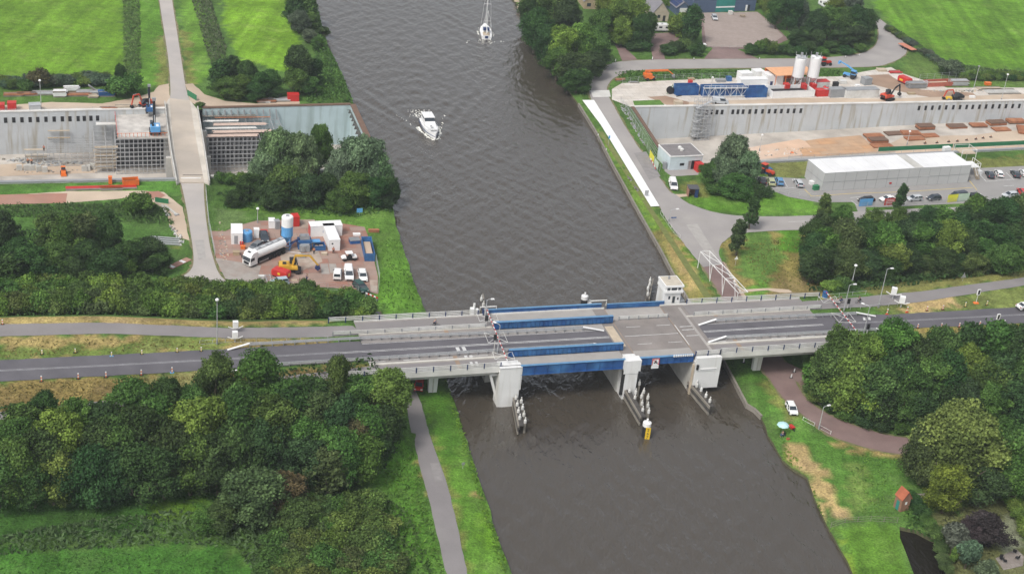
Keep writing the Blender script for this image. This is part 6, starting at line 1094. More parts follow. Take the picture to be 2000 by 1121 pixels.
# boom lift
e = thing('boom_lift', 'orange boom lift with long folded arm behind the right pit', 'boom lift', UT(1268, 156), yaw(UT(1268, 156), UT(1320, 153)))
mb = MB(); mb.box(-1.6, 1.2, -1.1, 1.1, .5, 1.2, 'orange'); mb.box(-2.0, .4, -.9, .9, 1.2, 2.2, 'orange'); obj('base', mb, e, bevel=.08); mb = MB(); mb.beam((-1.6, 0, 2.9), (6.2, 0, 2.7), .5, .5, 'orange'); mb.beam((-1.7, 0, 1.6), (-1.4, 0, 3.0), .5, .6, 'orange'); obj('boom', mb, e); mb = MB(); mb.beam((6.2, 0, 2.7), (8.2, 0, 1.2), .25, .3, 'orange'); obj('jib', mb, e)
mb = MB()
for x in (8.0, 9.2):
    for y in (-.8, .8): mb.beam((x, y, .5), (x, y, 1.6), .06, .06, 'grey')
mb.box(7.9, 9.3, -.9, .9, .4, .5, 'dark'); mb.box(7.9, 8.5, -.5, .3, .5, 1.3, 'grey'); obj('basket', mb, e)
for x in (-1.2, 1.0):
    for s in (-1, 1): wheel(e, x, s * 1.1, .5, .36)
def tractorlike(px, py, tx, ty, name, label, cat, c, tele=False):
    p = UT(px, py); q = UT(tx, ty); e = thing(name, label, cat, p, yaw(p, q)); mb = MB(); mb.side([(-.4, .8), (-.4, 1.5), (2.2, 1.5), (2.4, 1.2), (2.4, .7)], -.45, .45, c); obj('hood', mb, e, bevel=.05); mb = MB(); mb.side([(-1.5, 1.1), (-1.4, 2.6), (-.2, 2.6), (.1, 1.1)], -.75, .75, 'glass'); cb = obj('cab', mb, e); mb = MB(); mb.box(-1.6, 0, -.85, .85, 2.6, 2.72, c); obj('cab_roof', mb, cb)
    for s in (-1, 1): wheel(e, -1.0, s * .95, .8, .45); wheel(e, 1.7, s * .85, .55, .36); mb = MB(); mb.box(-1.9, -.2, s * .95 - .25, s * .95 + .25, 1.62, 1.72, c); obj('mudguard', mb, e)
    if tele: mb = MB(); mb.beam((-1.8, -.9, 1.9), (2.0, -.9, 3.6), .4, .45, c); mb.beam((2.0, -.9, 3.6), (4.4, -.9, 4.3), .3, .34, c); mb.box(4.2, 4.8, -1.6, -.1, 3.6, 4.4, c); obj('boom', mb, e)
    return e
tractorlike(1610, 128, 1628, 127, 'tractor', 'dark tractor with red bonnet parked behind the silos', 'tractor', 'p_red'); e = tractorlike(1660, 153, 1640, 148, 'telehandler', 'bright blue telehandler with raised arm near the silos', 'telehandler', 'blue_light', True)
e = thing('utility_cart', 'white open utility cart with flat roof on the yard', 'utility vehicle', UT(682, 508), yaw(UT(682, 508), UT(668, 509)))
mb = MB(); mb.box(-1.6, 1.7, -.7, .7, .4, .75, 'dark'); mb.side([(.8, .7), (.8, 1.1), (1.5, 1.0), (1.8, .7)], -.7, .7, 'p_white'); mb.box(-1.6, -.6, -.7, .7, .75, 1.1, 'p_white'); obj('body', mb, e); mb = MB(); mb.box(-.7, .9, -.72, .72, 1.85, 1.95, 'p_white'); obj('roof', mb, e); mb = MB()
for x in (-.65, .85):
    for y in (-.66, .66): mb.beam((x, y, .7), (x, y, 1.86), .06, .06, 'dark')
mb.box(-.4, .1, -.6, .6, .75, 1.2, 'dark'); obj('frame', mb, e)
for x in (-1.1, 1.2):
    for s in (-1, 1): wheel(e, x, s * .68, .34, .24)
# boats
def hull(e, L, w, h, m, sheer=.35, n=9):
    mb = MB(); rings = []
    for i in range(n):
        t = i / (n - 1); x = -L / 2 + L * t; f = 1 if t < .45 else max(.03, 1 - ((t - .45) / .55) ** 2.1); f *= .86 + .14 * min(1, t / .3); zt = h * (.82 + sheer * t * t); rings.append([(x, -w / 2 * f, zt), (x + .02, -w / 2 * f * .88, 0), (x, 0, -.5), (x + .02, w / 2 * f * .88, 0), (x, w / 2 * f, zt)])
    vs = [p for r in rings for p in r]; fs = [(i * 5 + j, (i + 1) * 5 + j, (i + 1) * 5 + j + 1, i * 5 + j + 1) for i in range(n - 1) for j in range(4)]; fs += [tuple(range(5)), tuple((n - 1) * 5 + k for k in range(5))[::-1]]
    mb.add(vs, fs, m); mb.add([p for r in rings for p in (r[0], r[4])], [(i * 2, i * 2 + 1, i * 2 + 3, i * 2 + 2) for i in range(n - 1)], 'white'); return obj('hull', mb, e), rings
a = U(840, 256, 0); q = U(850, 273, 0); e = thing('motor_cruiser', 'white motor cruiser heading down the canal with foam around its bow', 'motor boat', a, yaw(a, q)); h_, rg = hull(e, 12.5, 4.0, 1.5, 'p_white')
mb = MB(); mb.side([(-5.6, 1.3), (-5.4, 2.3), (-.6, 2.4), (.6, 1.6), (3.3, 1.75), (3.0, 1.4)], -1.45, 1.45, 'p_white'); obj('cabin', mb, e, bevel=.08); mb = MB(); mb.side([(-4.9, 2.3), (-4.8, 3.25), (-1.6, 3.25), (-.9, 2.35)], -1.35, 1.35, 'glass'); wh = obj('wheelhouse_windows', mb, e); mb = MB(); mb.box(-5.6, -1.3, -1.5, 1.5, 3.25, 3.38, 'p_white'); obj('wheelhouse_roof', mb, e, bevel=.05)
mb = MB()
for x in (-4.9, -3.6, -2.4, -1.6): 
    for s in (-1, 1): mb.beam((x, s * 1.38, 2.3), (x, s * 1.38, 3.26), .1, .06, 'p_white')
obj('window_frames', mb, wh)
for s in (-1, 1): mb = MB(); mb.tube([(p[0], p[1] * .96, p[2] + .6) for p in [r[0 if s < 0 else 4] for r in rg[3:]]], .035, 'steel', 5); obj('hand_rail', mb, e)
mb = MB()
for x in (.9, 2.2): mb.box(x - .3, x + .3, -.3, .3, 1.76, 1.84, 'grey')
obj('deck_hatch', mb, e); mb = MB(); mb.box(4.2, 4.5, -.9, .9, 1.75, 1.8, 'dark'); mb.cyl((-3, 0, 3.38), (-3, 0, 4.6), .05, 'white', 6); obj('anchor_winch', mb, e)
mb = MB(); mb.tube([(p[0], p[1] * 1.03, .75) for p in [r[0] for r in rg]], .08, 'navy', 5); mb.tube([(p[0], p[1] * 1.03, .75) for p in [r[4] for r in rg]], .08, 'navy', 5); obj('rubbing_strake', mb, h_)
a2 = U(948, 66, 0); q = U(944, 40, 0); sb = thing('sailing_yacht', 'white sailing yacht with two bare masts motoring up the canal', 'sailing boat', a2, yaw(a2, q)); h_, rg = hull(sb, 12.5, 3.8, 1.3, 'p_white'); mb = MB(); mb.side([(-2, 1.1), (-1.8, 1.9), (2.6, 1.7), (3.2, 1.2)], -1.1, 1.1, 'p_white'); obj('cabin', mb, sb, bevel=.08); mb = MB(); mb.box(-5.2, -2.2, -1.1, 1.1, 1.12, 1.24, 'plank'); obj('cockpit', mb, sb); mb = MB(); mb.side([(-2.9, 1.9), (-2.8, 2.6), (-1.3, 2.6), (-.9, 1.8)], -1.0, 1.0, 'navy'); obj('spray_hood', mb, sb)
for x, h in ((1.0, 15.5), (-4.2, 9.0)):
    mb = MB(); mb.tube([(x, 0, 1.2), (x, 0, h)], .10, 'white', 6, .07); mb.beam((x, -1.1, h * .62), (x, 1.1, h * .62), .07, .07, 'white'); mt = obj('mast', mb, sb); mb = MB()
    for s in (-1, 1): mb.tube([(x, s * 1.7, 1.3), (x, s * 1.1, h * .62), (x, 0, h)], .025, 'white', 4)
    obj('stays', mb, mt); mb = MB(); mb.beam((x, 0, 2.9), (x - 3.2, 0, 2.8), .22, .28, 'white'); obj('boom', mb, mt)
mb = MB(); mb.tube([(6, 0, 1.6), (1.0, 0, 15.2)], .05, 'white', 4); obj('furled_sail', mb, sb); mb = MB(); mb.tube([(-6, -1.2, 1.2), (-6.3, 0, 1.2), (-6, 1.2, 1.2)], .05, 'steel', 5); mb.box(-6.35, -6.2, -.5, .5, .4, 1.2, 'navy'); obj('stern_rail', mb, sb)
# foam thrown up by the hulls
mk('foam', (.80, .80, .74), .9, var=.1)
def foam(label, e, L, w, n, tail):
    mb = MB()
    for i in range(n):
        s = random.choice((-1, 1)); t = random.random() ** .8
        if i % 12 == 0: d = random.random() ** 2.2 * 14; x = L * .2 - d; y = s * (w * .45 + d * .36 + random.gauss(0, .25)); r = random.uniform(.05, .13); mb.box(x - r * 2.2, x + r * 2.2, y - r, y + r, -.02, .12, 'foam', tx=r, ty=r * .6); continue
        if random.random() < .62: x = L / 2 * (1.04 - t * 1.5); f = 1 if x < 0 else max(.05, 1 - (x / (L / 2)) ** 2.1); y = s * (w / 2 * f + abs(random.gauss(0, .35)) + .12 + .1 * t)
        else: x = -L / 2 - random.random() ** 1.5 * tail; y = random.gauss(0, .5 + .05 * abs(x)) + 1.0 * s
        r = random.uniform(.04, .12); mb.box(x - r * 1.6, x + r * 1.6, y - r, y + r, .02, random.uniform(.05, .12), 'foam', tx=r * .8, ty=r * .6)
    o = obj('foam', mb); o.location = e.location; o.rotation_euler = e.rotation_euler; tag(o, label, 'foam', None, 'stuff')
foam('white foam around the motor cruiser', e, 12.8, 4.2, 900, 9); foam('faint foam beside the sailing yacht', sb, 12.5, 3.9, 180, 4)
# ------------------------------------------------------------------ containers, cabins, tanks
def block(name, label, cat, p0, p1, D, H, m, roof=None, group=None, rib=True, L=None, parts=(), top=0.0, z=None, part='body'):
    """box-like thing: p0-p1 is its near bottom edge in the picture, D metres deep, H high"""
    a, w, l0 = fr(p0, p1, z); L = L or l0; e = thing(name, label, cat, a, w, group); mb = MB(); mb.box(0, L, 0, D, .08, H, m)
    if rib and H > 1.2:
        n = max(2, int(L / .9))
        for i in range(n + 1): x = .03 + (L - .12) * i / n; mb.box(x, x + .06, -.03, -.002, .12, H - .1, m)
        for i in range(int(D / .9) + 1): y = .03 + (D - .12) * i / max(1, int(D / .9)); mb.box(-.03, -.002, y, y + .06, .12, H - .1, m)
    obj(part, mb, e); mb = MB(); mb.box(-.05, L + .05, -.05, D + .05, H + .003, H + .1 + top, roof or m); obj('roof', mb, e)
    for nm, *b, pm in parts:
        mb = MB(); mb.box(*b, pm); obj(nm, mb, e)
    return e, L
e, L = block('site_cabin', 'small white site cabin with red gas bottles at its front, left end of yard', 'cabin', (452, 478), (474, 478), 5.0, 2.7, 'white', parts=[('door', .6, 1.4, -.05, -.035, .2, 2.2, 'grey')])
mb = MB()
for i in range(2): mb.lathe([(.18, .05), (.18, 1.0), (.06, 1.15)], 'red', 8, (2.0 + i * .45, -.5, 0))
obj('gas_bottle', mb, e)
e, L = block('office_container', 'long white container with curved blue logo at the back of the yard', 'container', (606, 464), (668, 461), 2.6, 2.7, 'white')
mb = MB(); c = (L * .52, 1.35); 
for k in range(9): t0, t1 = R_(60 + 32 * k), R_(60 + 32 * (k + 1)); mb.beam((c[0] + .85 * math.cos(t0), -.05, c[1] + .85 * math.sin(t0)), (c[0] + .85 * math.cos(t1), -.05, c[1] + .85 * math.sin(t1)), .03, .26, 'blue')
mb.beam((c[0] + .2, -.07, c[1] - .1), (c[0] + 1.0, -.07, c[1] - .1), .03, .24, 'blue'); obj('logo', mb, e); mb = MB(); mb.box(-.02, .05, .0, 2.6, .1, 2.6, 'red'); obj('end_frame', mb, e)
e, L = block('office_container', 'white container seen end-on in front of the logo container', 'container', (642, 491), (665, 490), 8.5, 2.7, 'white', L=2.5, parts=[('window', .6, .95, -.05, -.035, 1.7, 2.05, 'dark')])
block('toilet_cabin', 'white cabinet with red base left of the dark car', 'cabin', (496, 466), (506, 466), 1.2, 2.1, 'white', rib=False); block('generator', 'low orange-red generator by the yard edge', 'generator', (510, 460), (522, 460), 1.1, .9, 'red', rib=False)
block('store_box', 'white box cabinet between generator and silo', 'cabin', (525, 447), (537, 447), 2.0, 1.8, 'white', rib=False); block('red_container', 'dark red container behind the blue and white silo', 'container', (572, 444), (585, 443), 2.2, 2.4, 'red', roof='red')
block('pump_unit', 'dark machine next to the white box cabinet', 'pump', (538, 449), (547, 448), 1.4, 1.9, 'grey', rib=False)
def tank(name, label, px, py, r, h, m, mt, leg=0.0, cone=0, base=None, m2=None, cat='tank'):
    p = UT(px, py); e = thing(name, label, cat, p, 0); mb = MB()
    z0 = leg; prof = ([(.15, z0), (r, z0 + cone)] if cone else [(r, z0)]) + [(r, z0 + cone + (h - z0 - cone) * .5)]
    mb.lathe(prof, m, 18); mb.lathe([(r, prof[-1][1]), (r, h - .25), (r * .96, h - .1)], m2 or m, 18); obj('shell', mb, e, smooth=False); mb = MB(); mb.lathe([(r * .98, h - .1), (r * .9, h + .05), (.05, h + .12)], mt, 18); mb.box(-.3, .3, -.3, .3, h + .1, h + .3, 'steel'); obj('lid', mb, e)
    if leg:
        mb = MB(); q = r * .85
        for i in range(4):
            t = R_(45 + 90 * i); x, y = q * math.cos(t), q * math.sin(t); mb.beam((x, y, 0), (x, y, leg + cone + .5), .16, .16, m); t2 = R_(135 + 90 * i); mb.beam((x, y, .3), (q * math.cos(t2), q * math.sin(t2), leg + cone * .6), .08, .08, m); mb.beam((x, y, .3), (q * math.cos(t2), q * math.sin(t2), .3), .1, .1, m)
        obj('leg_frame', mb, e)
    return e
e = tank('cement_silo', 'tall round silo, white above and blue below, beside the tanker', 560, 486, 1.3, 8.0, 'blue_light', 'white', 1.6, 1.8, m2='white', cat='silo'); mb = MB(); mb.beam((.2, -.3, 1.2), (4.2, 1.0, 3.2), .35, .35, 'navy'); mb.beam((-1.6, -1.6, .1), (3.4, -1.6, .1), .15, .12, 'white'); obj('screw_conveyor', mb, e)
tank('water_tank', 'round pale blue water tank beside the white cabin', 482, 470, 1.25, 2.3, 'blue_light', 'blue_light')
mk('white_bright', (.74, .74, .74), .5, var=.10, scale=.2)
for i, x in enumerate((1553, 1582)):
    e = tank('cement_silo', ('left' if i == 0 else 'right') + ' tall white cement silo of the pair behind the right pit', x, 177, 1.75, 10.6 + .3 * i, 'white_bright', 'white', 3.0, 1.6, cat='silo'); mb = MB(); mb.box(-1.5, 1.5, -1.5, 1.5, 10.85, 10.95, 'galv')
    for q in ((-1.5, -1.5), (1.5, -1.5), (1.5, 1.5), (-1.5, 1.5), (0, -1.5), (0, 1.5)): mb.beam((*q, 10.9), (*q, 11.9), .06, .06, 'white')
    mb.box(-.35, .35, -.35, .35, 10.9, 12.2, 'steel'); obj('top_platform', mb, e); mb = MB()
    for s in (-.25, .25): mb.beam((-1.75, s, 1), (-1.75, s, 10.8), .07, .07, 'galv')
    for k in range(20): mb.beam((-1.76, -.25, 1.2 + k * .48), (-1.76, .25, 1.2 + k * .48), .05, .05, 'galv')
    obj('ladder', mb, e)
def skip(label, p0, p1, D, H, m, fill='sand', name='skip_container', L=None):
    a, w, l0 = fr(p0, p1); L = L or l0; e = thing(name, label, 'skip', a, w); mb = MB(); t = .09
    mb.box(0, L, 0, t, .1, H, m); mb.box(0, L, D - t, D, .1, H, m); mb.box(0, t, t + .002, D - t - .002, .1, H, m); mb.box(L - t, L, t + .002, D - t - .002, .1, H, m); mb.box(t, L - t, t, D - t, .1, .2, m)
    n = int(L / .8) + 1
    for i in range(n): mb.box(L * i / n, L * i / n + .08, -.06, -.002, .1, H, m)
    mb.box(-.06, L + .06, -.08, .1, H + .002, H + .08, m); mb.box(-.06, L + .06, D - .1, D + .08, H + .002, H + .08, m); obj('shell', mb, e)
    if fill:
        mb = MB(); mb.box(t + .01, L - t - .01, t + .01, D - t - .01, .21, H * .62, fill, tx=L * .12, ty=D * .1); obj('contents', mb, e)
    return e
skip('blue open container filled with sand and rubble at the right yard edge', (712, 511), (732, 511), 8.5, 1.9, 'blue', 'sand'); skip('small blue skip left of the white end-on container', (614, 491), (636, 490), 2.0, 1.2, 'blue', 'sand')
block('box_trailer', 'small cart with blue boxes near the sand container', 'trailer', (684, 478), (703, 477), 1.8, .9, 'blue', roof='steel', rib=False)
e = thing('fuel_tank', 'red round fuel tank with yellow stickers next to the pale blue car', 'tank', UT(549, 541), yaw(UT(538, 537), UT(563, 545)))
mb = MB(); mb.side([(-1.9, .3), (-2.0, 1.4), (-1.7, 1.9), (1.7, 1.9), (2.0, 1.4), (1.9, .3)], -.95, .95, 'red'); obj('shell', mb, e, bevel=.15); mb = MB(); mb.box(-.3, .3, -.99, -.955, .9, 1.4, 'yellow'); obj('sticker', mb, e); mb = MB(); mb.box(1.98, 2.02, -.3, .3, .8, 1.4, 'yellow'); obj('sticker', mb, e); mb = MB(); mb.box(-1.6, 1.6, -.9, .9, .05, .3, 'dark'); obj('skid', mb, e)
e = thing('red_fuel_tank', 'red tank with yellow stickers beside the dirt track at far right', 'tank', UT(1766, 163), yaw(UT(1756, 158), UT(1778, 168))); e.scale = (1.15,) * 3
mb = MB(); mb.side([(-1.9, .3), (-2.0, 1.4), (-1.7, 1.9), (1.7, 1.9), (2.0, 1.4), (1.9, .3)], -.95, .95, 'red'); obj('shell', mb, e, bevel=.15); mb = MB(); mb.box(-1.1, .1, -.99, -.955, .7, 1.2, 'yellow'); obj('sticker', mb, e); mb = MB(); mb.box(-1.6, 1.6, -.9, .9, .05, .3, 'dark'); obj('skid', mb, e)
# mixing plant
e = thing('mixing_plant', 'blue and dark mixing machine with bent pipes between silo and containers', 'mixing machine', UT(598, 488), BA); mb = MB(); mb.box(-1.8, 1.2, -.2, 2.0, .2, 2.3, 'blue'); obj('housing', mb, e, bevel=.05); mb = MB(); mb.box(-1.6, .6, -1.4, -.25, .2, 1.7, 'grey'); mb.lathe([(.7, .3), (.7, 1.6)], 'steel', 12, (-.8, -1.0, 0)); obj('pump', mb, e); mb = MB(); mb.box(-1.4, .8, .2, 1.6, 2.35, 3.3, 'steel', tx=.1, ty=.1); obj('hopper', mb, e); mb = MB(); mb.tube([(-1.5, -.6, 1.8), (-2.6, -.6, 2.6), (-4.0, -.8, 1.2)], .12, 'navy'); mb.tube([(.5, -1, 1.7), (1.6, -1.2, 2.2), (2.6, -1.2, 1.6)], .12, 'dark'); obj('hose', mb, e); mb = MB(); mb.box(1.25, 3.2, .2, 1.6, 1.6, 1.8, 'blue_light'); obj('canopy', mb, e)
e = thing('grid_rack', 'grey steel grid rack lying left of the red fuel tank', 'rack', UT(520, 549), BA); mb = MB()
for i in range(6): mb.beam((-1, -1.8 + i * .75, .5), (1, -1.8 + i * .75, .5), .08, .08, 'galv')
for x in (-1, 0, 1): mb.beam((x, -1.8, .5), (x, 1.95, .5), .12, .12, 'galv')
for x in (-1, 1):
    for y in (-1.7, 1.9): mb.beam((x, y, 0), (x, y, .5), .1, .1, 'galv')
obj('grid', mb, e)
for i, (x, y) in enumerate(((575, 548), (571, 556))): e = thing('pallet', ('upper' if i == 0 else 'lower') + ' wooden pallet beside the red fuel tank', 'pallet', UT(x, y), BA + .4 * i); mb = MB(); [mb.box(-.6, .6, -.5 + .22 * k, -.36 + .22 * k, .1, .14, 'plank') for k in range(5)]; [mb.box(-.6 + .5 * k, -.48 + .5 * k, -.5, .52, 0, .098, 'plank') for k in range(3)]; obj('boards', mb, e)
# right site
e, L = block('office_block', 'long white two-storey modular office block beside the car park', 'office building', (1604, 374), (1889, 357), 9, 5.15, mk('panel_grey', (.47, .475, .47), .55, var=.05, scale=.15, tint=(.42, .42, .41)), roof='white_bright', rib=False)
mb = MB()
for i in range(1, 14): mb.box(L * i / 14 - .04, L * i / 14 + .04, -.035, -.002, .1, 5.1, 'grey')
mb.box(0, L, -.05, -.037, 2.52, 2.62, 'grey'); mb.box(L * .66, L * .72, -.06, -.052, 2.6, 2.68, 'white'); obj('panel_joints', mb, e); mb = MB(); mb.box(L * .605, L * .665, -.05, 9.05, 5.26, 5.30, 'concrete'); obj('roof_strip', mb, e); mb = MB(); [mb.box(L * i / 14 - .03, L * i / 14 + .03, -.05, 9.05, 5.252, 5.27, 'concrete_pale') for i in range(1, 14) if i not in (9,)]; obj('roof_seams', mb, e); mb = MB(); mb.box(L * .45, L * .465, -.12, -.055, 1.0, 1.5, 'red'); obj('fire_cabinet', mb, e)
mb = MB(); [mb.box(-.06, -.035, y, y + .08, .1, 5.1, 'concrete') for y in (0, 3, 6, 8.9)]; mb.box(-.07, -.062, .3, 8.6, 2.5, 2.6, 'grey'); obj('end_joints', mb, e)
st = thing('office_stair', 'white steel stair tower with platform at the right end of the office block', 'stair', UT(1893, 350), BA); mb = MB(); mb.box(-.3, 4.2, 5.5, 9.5, 5.0, 5.2, 'plank'); mb.box(.4, 3.4, 1.2, 5.4, 2.8, 2.95, 'white')
for k in range(9): mb.box(1.6, 2.8, -.8 + k * .3, -.45 + k * .3, .3 + k * .28, .36 + k * .28, 'wood')
obj('stair_treads', mb, st); mb = MB()
for x, y, z in ((-.3, 5.5, 5.2), (4.2, 5.5, 5.2), (4.2, 9.5, 5.2), (-.3, 9.5, 5.2), (.4, 1.2, 2.9), (3.4, 1.2, 2.9), (3.4, 5.4, 2.9)): mb.beam((x, y, 0), (x, y, z + 1.1), .1, .1, 'white')
for a, b, z in (((-.3, 5.5), (4.2, 5.5), 6.2), ((4.2, 5.5), (4.2, 9.5), 6.2), ((4.2, 9.5), (-.3, 9.5), 6.2), ((.4, 1.2), (3.4, 1.2), 4), ((3.4, 1.2), (3.4, 5.4), 4)): mb.beam((*a, z), (*b, z), .08, .08, 'white')
for x in (1.6, 2.8): mb.beam((x, -.9, 1.2), (x, 2, 4), .08, .08, 'white')
obj('stair_frame', mb, st)
a, w, L = fr((1306, 333), (1372, 330)); e = thing('pump_building', 'pale blue flat-roofed service building at the left end of the right pit', 'building', a, w); L = 9.4; mk('wall_pale', (.56, .64, .68), .7, var=.08, tint=(.5, .57, .6)); mb = MB(); mb.box(0, L, 0, 8, -.4, 3.7, 'wall_pale'); mb.box(-.12, L + .12, -.12, 8.12, 3.72, 4.0, 'white'); obj('wall', mb, e)
mb = MB(); mb.box(.15, L - .15, .15, 7.85, 4.003, 4.05, mk('roofing', (.20, .185, .185), .9, var=.15)); rf = obj('roof', mb, e); 
for y in (3.2, 4.6): mb = MB(); mb.lathe([(.5, 4.05), (.55, 4.6), (.3, 4.8)], 'white_dirty', 12, (4.6, y, 0)); obj('roof_vent', mb, rf)
mb = MB(); mb.box(3.0, 4.2, -.05, -.003, 1.2, 1.9, 'dark'); obj('window', mb, e); mb = MB(); mb.box(5.4, 6.2, -.05, -.003, .1, 2.5, 'steel'); obj('door', mb, e); mb = MB(); mb.box(6.3, 8.8, -.06, -.004, .1, 2.5, 'dark'); obj('door_opening', mb, e)
block('red_skip', 'red closed container at the corner of the pale blue building', 'container', (1362, 338), (1374, 337), 2.2, 2.2, 'red', roof='red', rib=False)
for i, (x, c) in enumerate(((1298, 'grey'), (1303, 'steel'))): block('meter_cabinet', ('left' if i == 0 else 'right') + ' grey cabinet left of the pale blue building', 'cabinet', (x - 3, 331 - i * 4), (x + 3, 331 - i * 4), .8, 1.8, c, rib=False)
# bus-stop like shelter
e = thing('shelter', 'small dark shelter with sloping grey roof on the junction lawn', 'shelter', UT(1352, 383), R_(8)); mb = MB(); mb.box(-1.4, 1.4, -1.1, 1.6, 2.3, 2.45, 'roof_dark'); obj('roof', mb, e); mb = MB(); mb.box(-1.3, -1.2, -1, 1.5, 0, 2.28, 'brick'); mb.box(1.2, 1.3, -1, 1.5, 0, 2.28, 'dark'); mb.box(-1.18, 1.18, 1.4, 1.5, 0, 2.28, 'brick'); mb.box(.3, 1.18, -1.0, -.92, 0, 2.28, 'navy'); obj('wall', mb, e); mb = MB(); mb.box(-1.1, .2, .9, 1.35, .4, .48, 'wood'); obj('bench', mb, e)
# blue settling containers
for i, (a_, b_, lab) in enumerate((((1320, 188), (1364, 187), 'blue ribbed settling container with pale streaks, leftmost in the blue row'), ((1372, 190), (1412, 189), 'blue settling container behind the white steel tubes'), ((1412, 189), (1455, 188), 'third blue settling container under the pale pipe racks'), ((1456, 192), (1497, 191), 'rightmost blue settling container, nearest the white silo base'))):
    skip(lab, a_, b_, 2.6, 3.0, 'blue', 'concrete', 'settling_container')
e = thing('pipe_frame', 'white tubular access frame in front of the blue containers', 'scaffold', UT(1372, 192), BA); mb = MB()
for i in range(9):
    mb.beam((i * 1.8, 0, 0), (i * 1.8, 0, 3.9), .08, .08, 'white')
    if i < 8: mb.beam((i * 1.8, 0, .6 if i % 2 else 3.2), (i * 1.8 + 1.8, 0, 3.2 if i % 2 else .6), .07, .07, 'white')
for z in (.6, 3.0, 3.9): mb.beam((0, 0, z), (14.4, 0, z), .08, .08, 'white')
mb.box(0, 14.4, .2, 1.0, 3.0, 3.06, 'galv'); obj('frame_tubes', mb, e)
e = thing('hose_reel', 'dark hose reel and green frame left of the blue containers', 'hose reel', UT(1308, 184), .4); mb = MB(); M = Matrix.Translation((0, 0, 1.2)) @ Matrix.Rotation(R_(90), 4, 'X'); mb.lathe([(1.1, -.5), (1.1, -.4), (.7, -.38), (.7, .38), (1.1, .4), (1.1, .5)], 'dark', 16, M=M); obj('reel', mb, e); mb = MB(); mb.tube([(1, 0, .3), (2.5, -.5, .15), (3, -2, .1), (1, -2.6, .1)], .14, 'rubber'); mb.beam((-1, 0, 0), (.6, 0, 2.9), .1, .1, 'green'); mb.beam((1.4, 0, 0), (.6, 0, 2.9), .1, .1, 'green'); obj('hose', mb, e)
W2 = [((1445, 176), (1497, 175), 2.6, 3.2, 'white', 'low white tank container behind the rightmost blue container'), ((1446, 163), (1468, 162), 3, 3.0, 'white', 'white box container behind the blue row, left of the yellow unit'), ((1474, 158), (1492, 157), 3, 2.8, 'white', 'small white container at the back near the track'), ((1497, 168), (1528, 167), 4, 3.2, 'white', 'white container left of the orange tent'), ((1488, 178), (1502, 178), 2.4, 1.6, 'white_dirty', 'pale box by the navy flag'), ((1621, 192), (1650, 191), 2.6, 2.6, 'grey', 'grey and red end container right of the red boxes')]
for a_, b_, D, H, m, lab in W2: block('site_container', lab, 'container', a_, b_, D, H, m, L=None)
block('site_container', 'long pale container with dark roof near the orange-red excavator', 'container', (1651, 193), (1715, 191), 2.8, 2.6, 'white_dirty', roof='grey'); block('site_container', 'dark grey small container beside the dirt track', 'container', (1688, 168), (1702, 167), 2.4, 2.2, 'grey'); block('red_machine', 'red box machine in front, right of the white silo base', 'machine', (1595, 190), (1622, 189), 2.2, 2.0, 'red', rib=False); block('red_machine', 'red-topped container directly right of the silos', 'container', (1593, 178), (1618, 177), 2.6, 2.8, 'white_dirty', roof='red'); block('yellow_unit', 'bright yellow unit behind the white containers', 'machine', (1488, 158), (1496, 157), 1.5, 2.0, 'yellow', rib=False)
skip('wide white bund below the two white silos', (1508, 193), (1590, 190), 5, 2.2, 'white', 'dark', 'silo_bund')
e = thing('orange_tent', 'orange-roofed work shelter standing behind the two white silos', 'tent', UT(1512, 172), yaw(UT(1512, 172), UT(1600, 169))); mk('tent_orange', (.72, .38, .20), .6, var=.08); mb = MB(); mb.box(0, 14.5, 0, 7.5, 3.9, 4.05, 'tent_orange', ty=.3); obj('roof', mb, e); mb = MB()
for x in (.1, 3.6, 7.2, 10.8, 14.3):
    for y in (.1, 7.3): mb.beam((x, y, 0), (x, y, 3.9), .15, .15, 'orange')
mb.box(.2, 14.3, 7.2, 7.3, .1, 3.85, 'orange'); obj('frame', mb, e)
for i, x in enumerate((1532, 1565, 1584)): block('bulk_hopper', ['left', 'middle', 'right'][i] + ' rusty red hopper under the orange shelter', 'hopper', (x, 182), (x + 9, 182), 2, 2.6, 'red', rib=False)
tank('pressure_vessel', 'grey round vessel with red rim beside the right silo', 1612, 186, 1.2, 2.6, 'steel', 'red'); block('navy_flag', 'small navy banner left of the silo bund', 'banner', (1502, 176), (1507, 176), .08, 2.6, 'navy', rib=False)
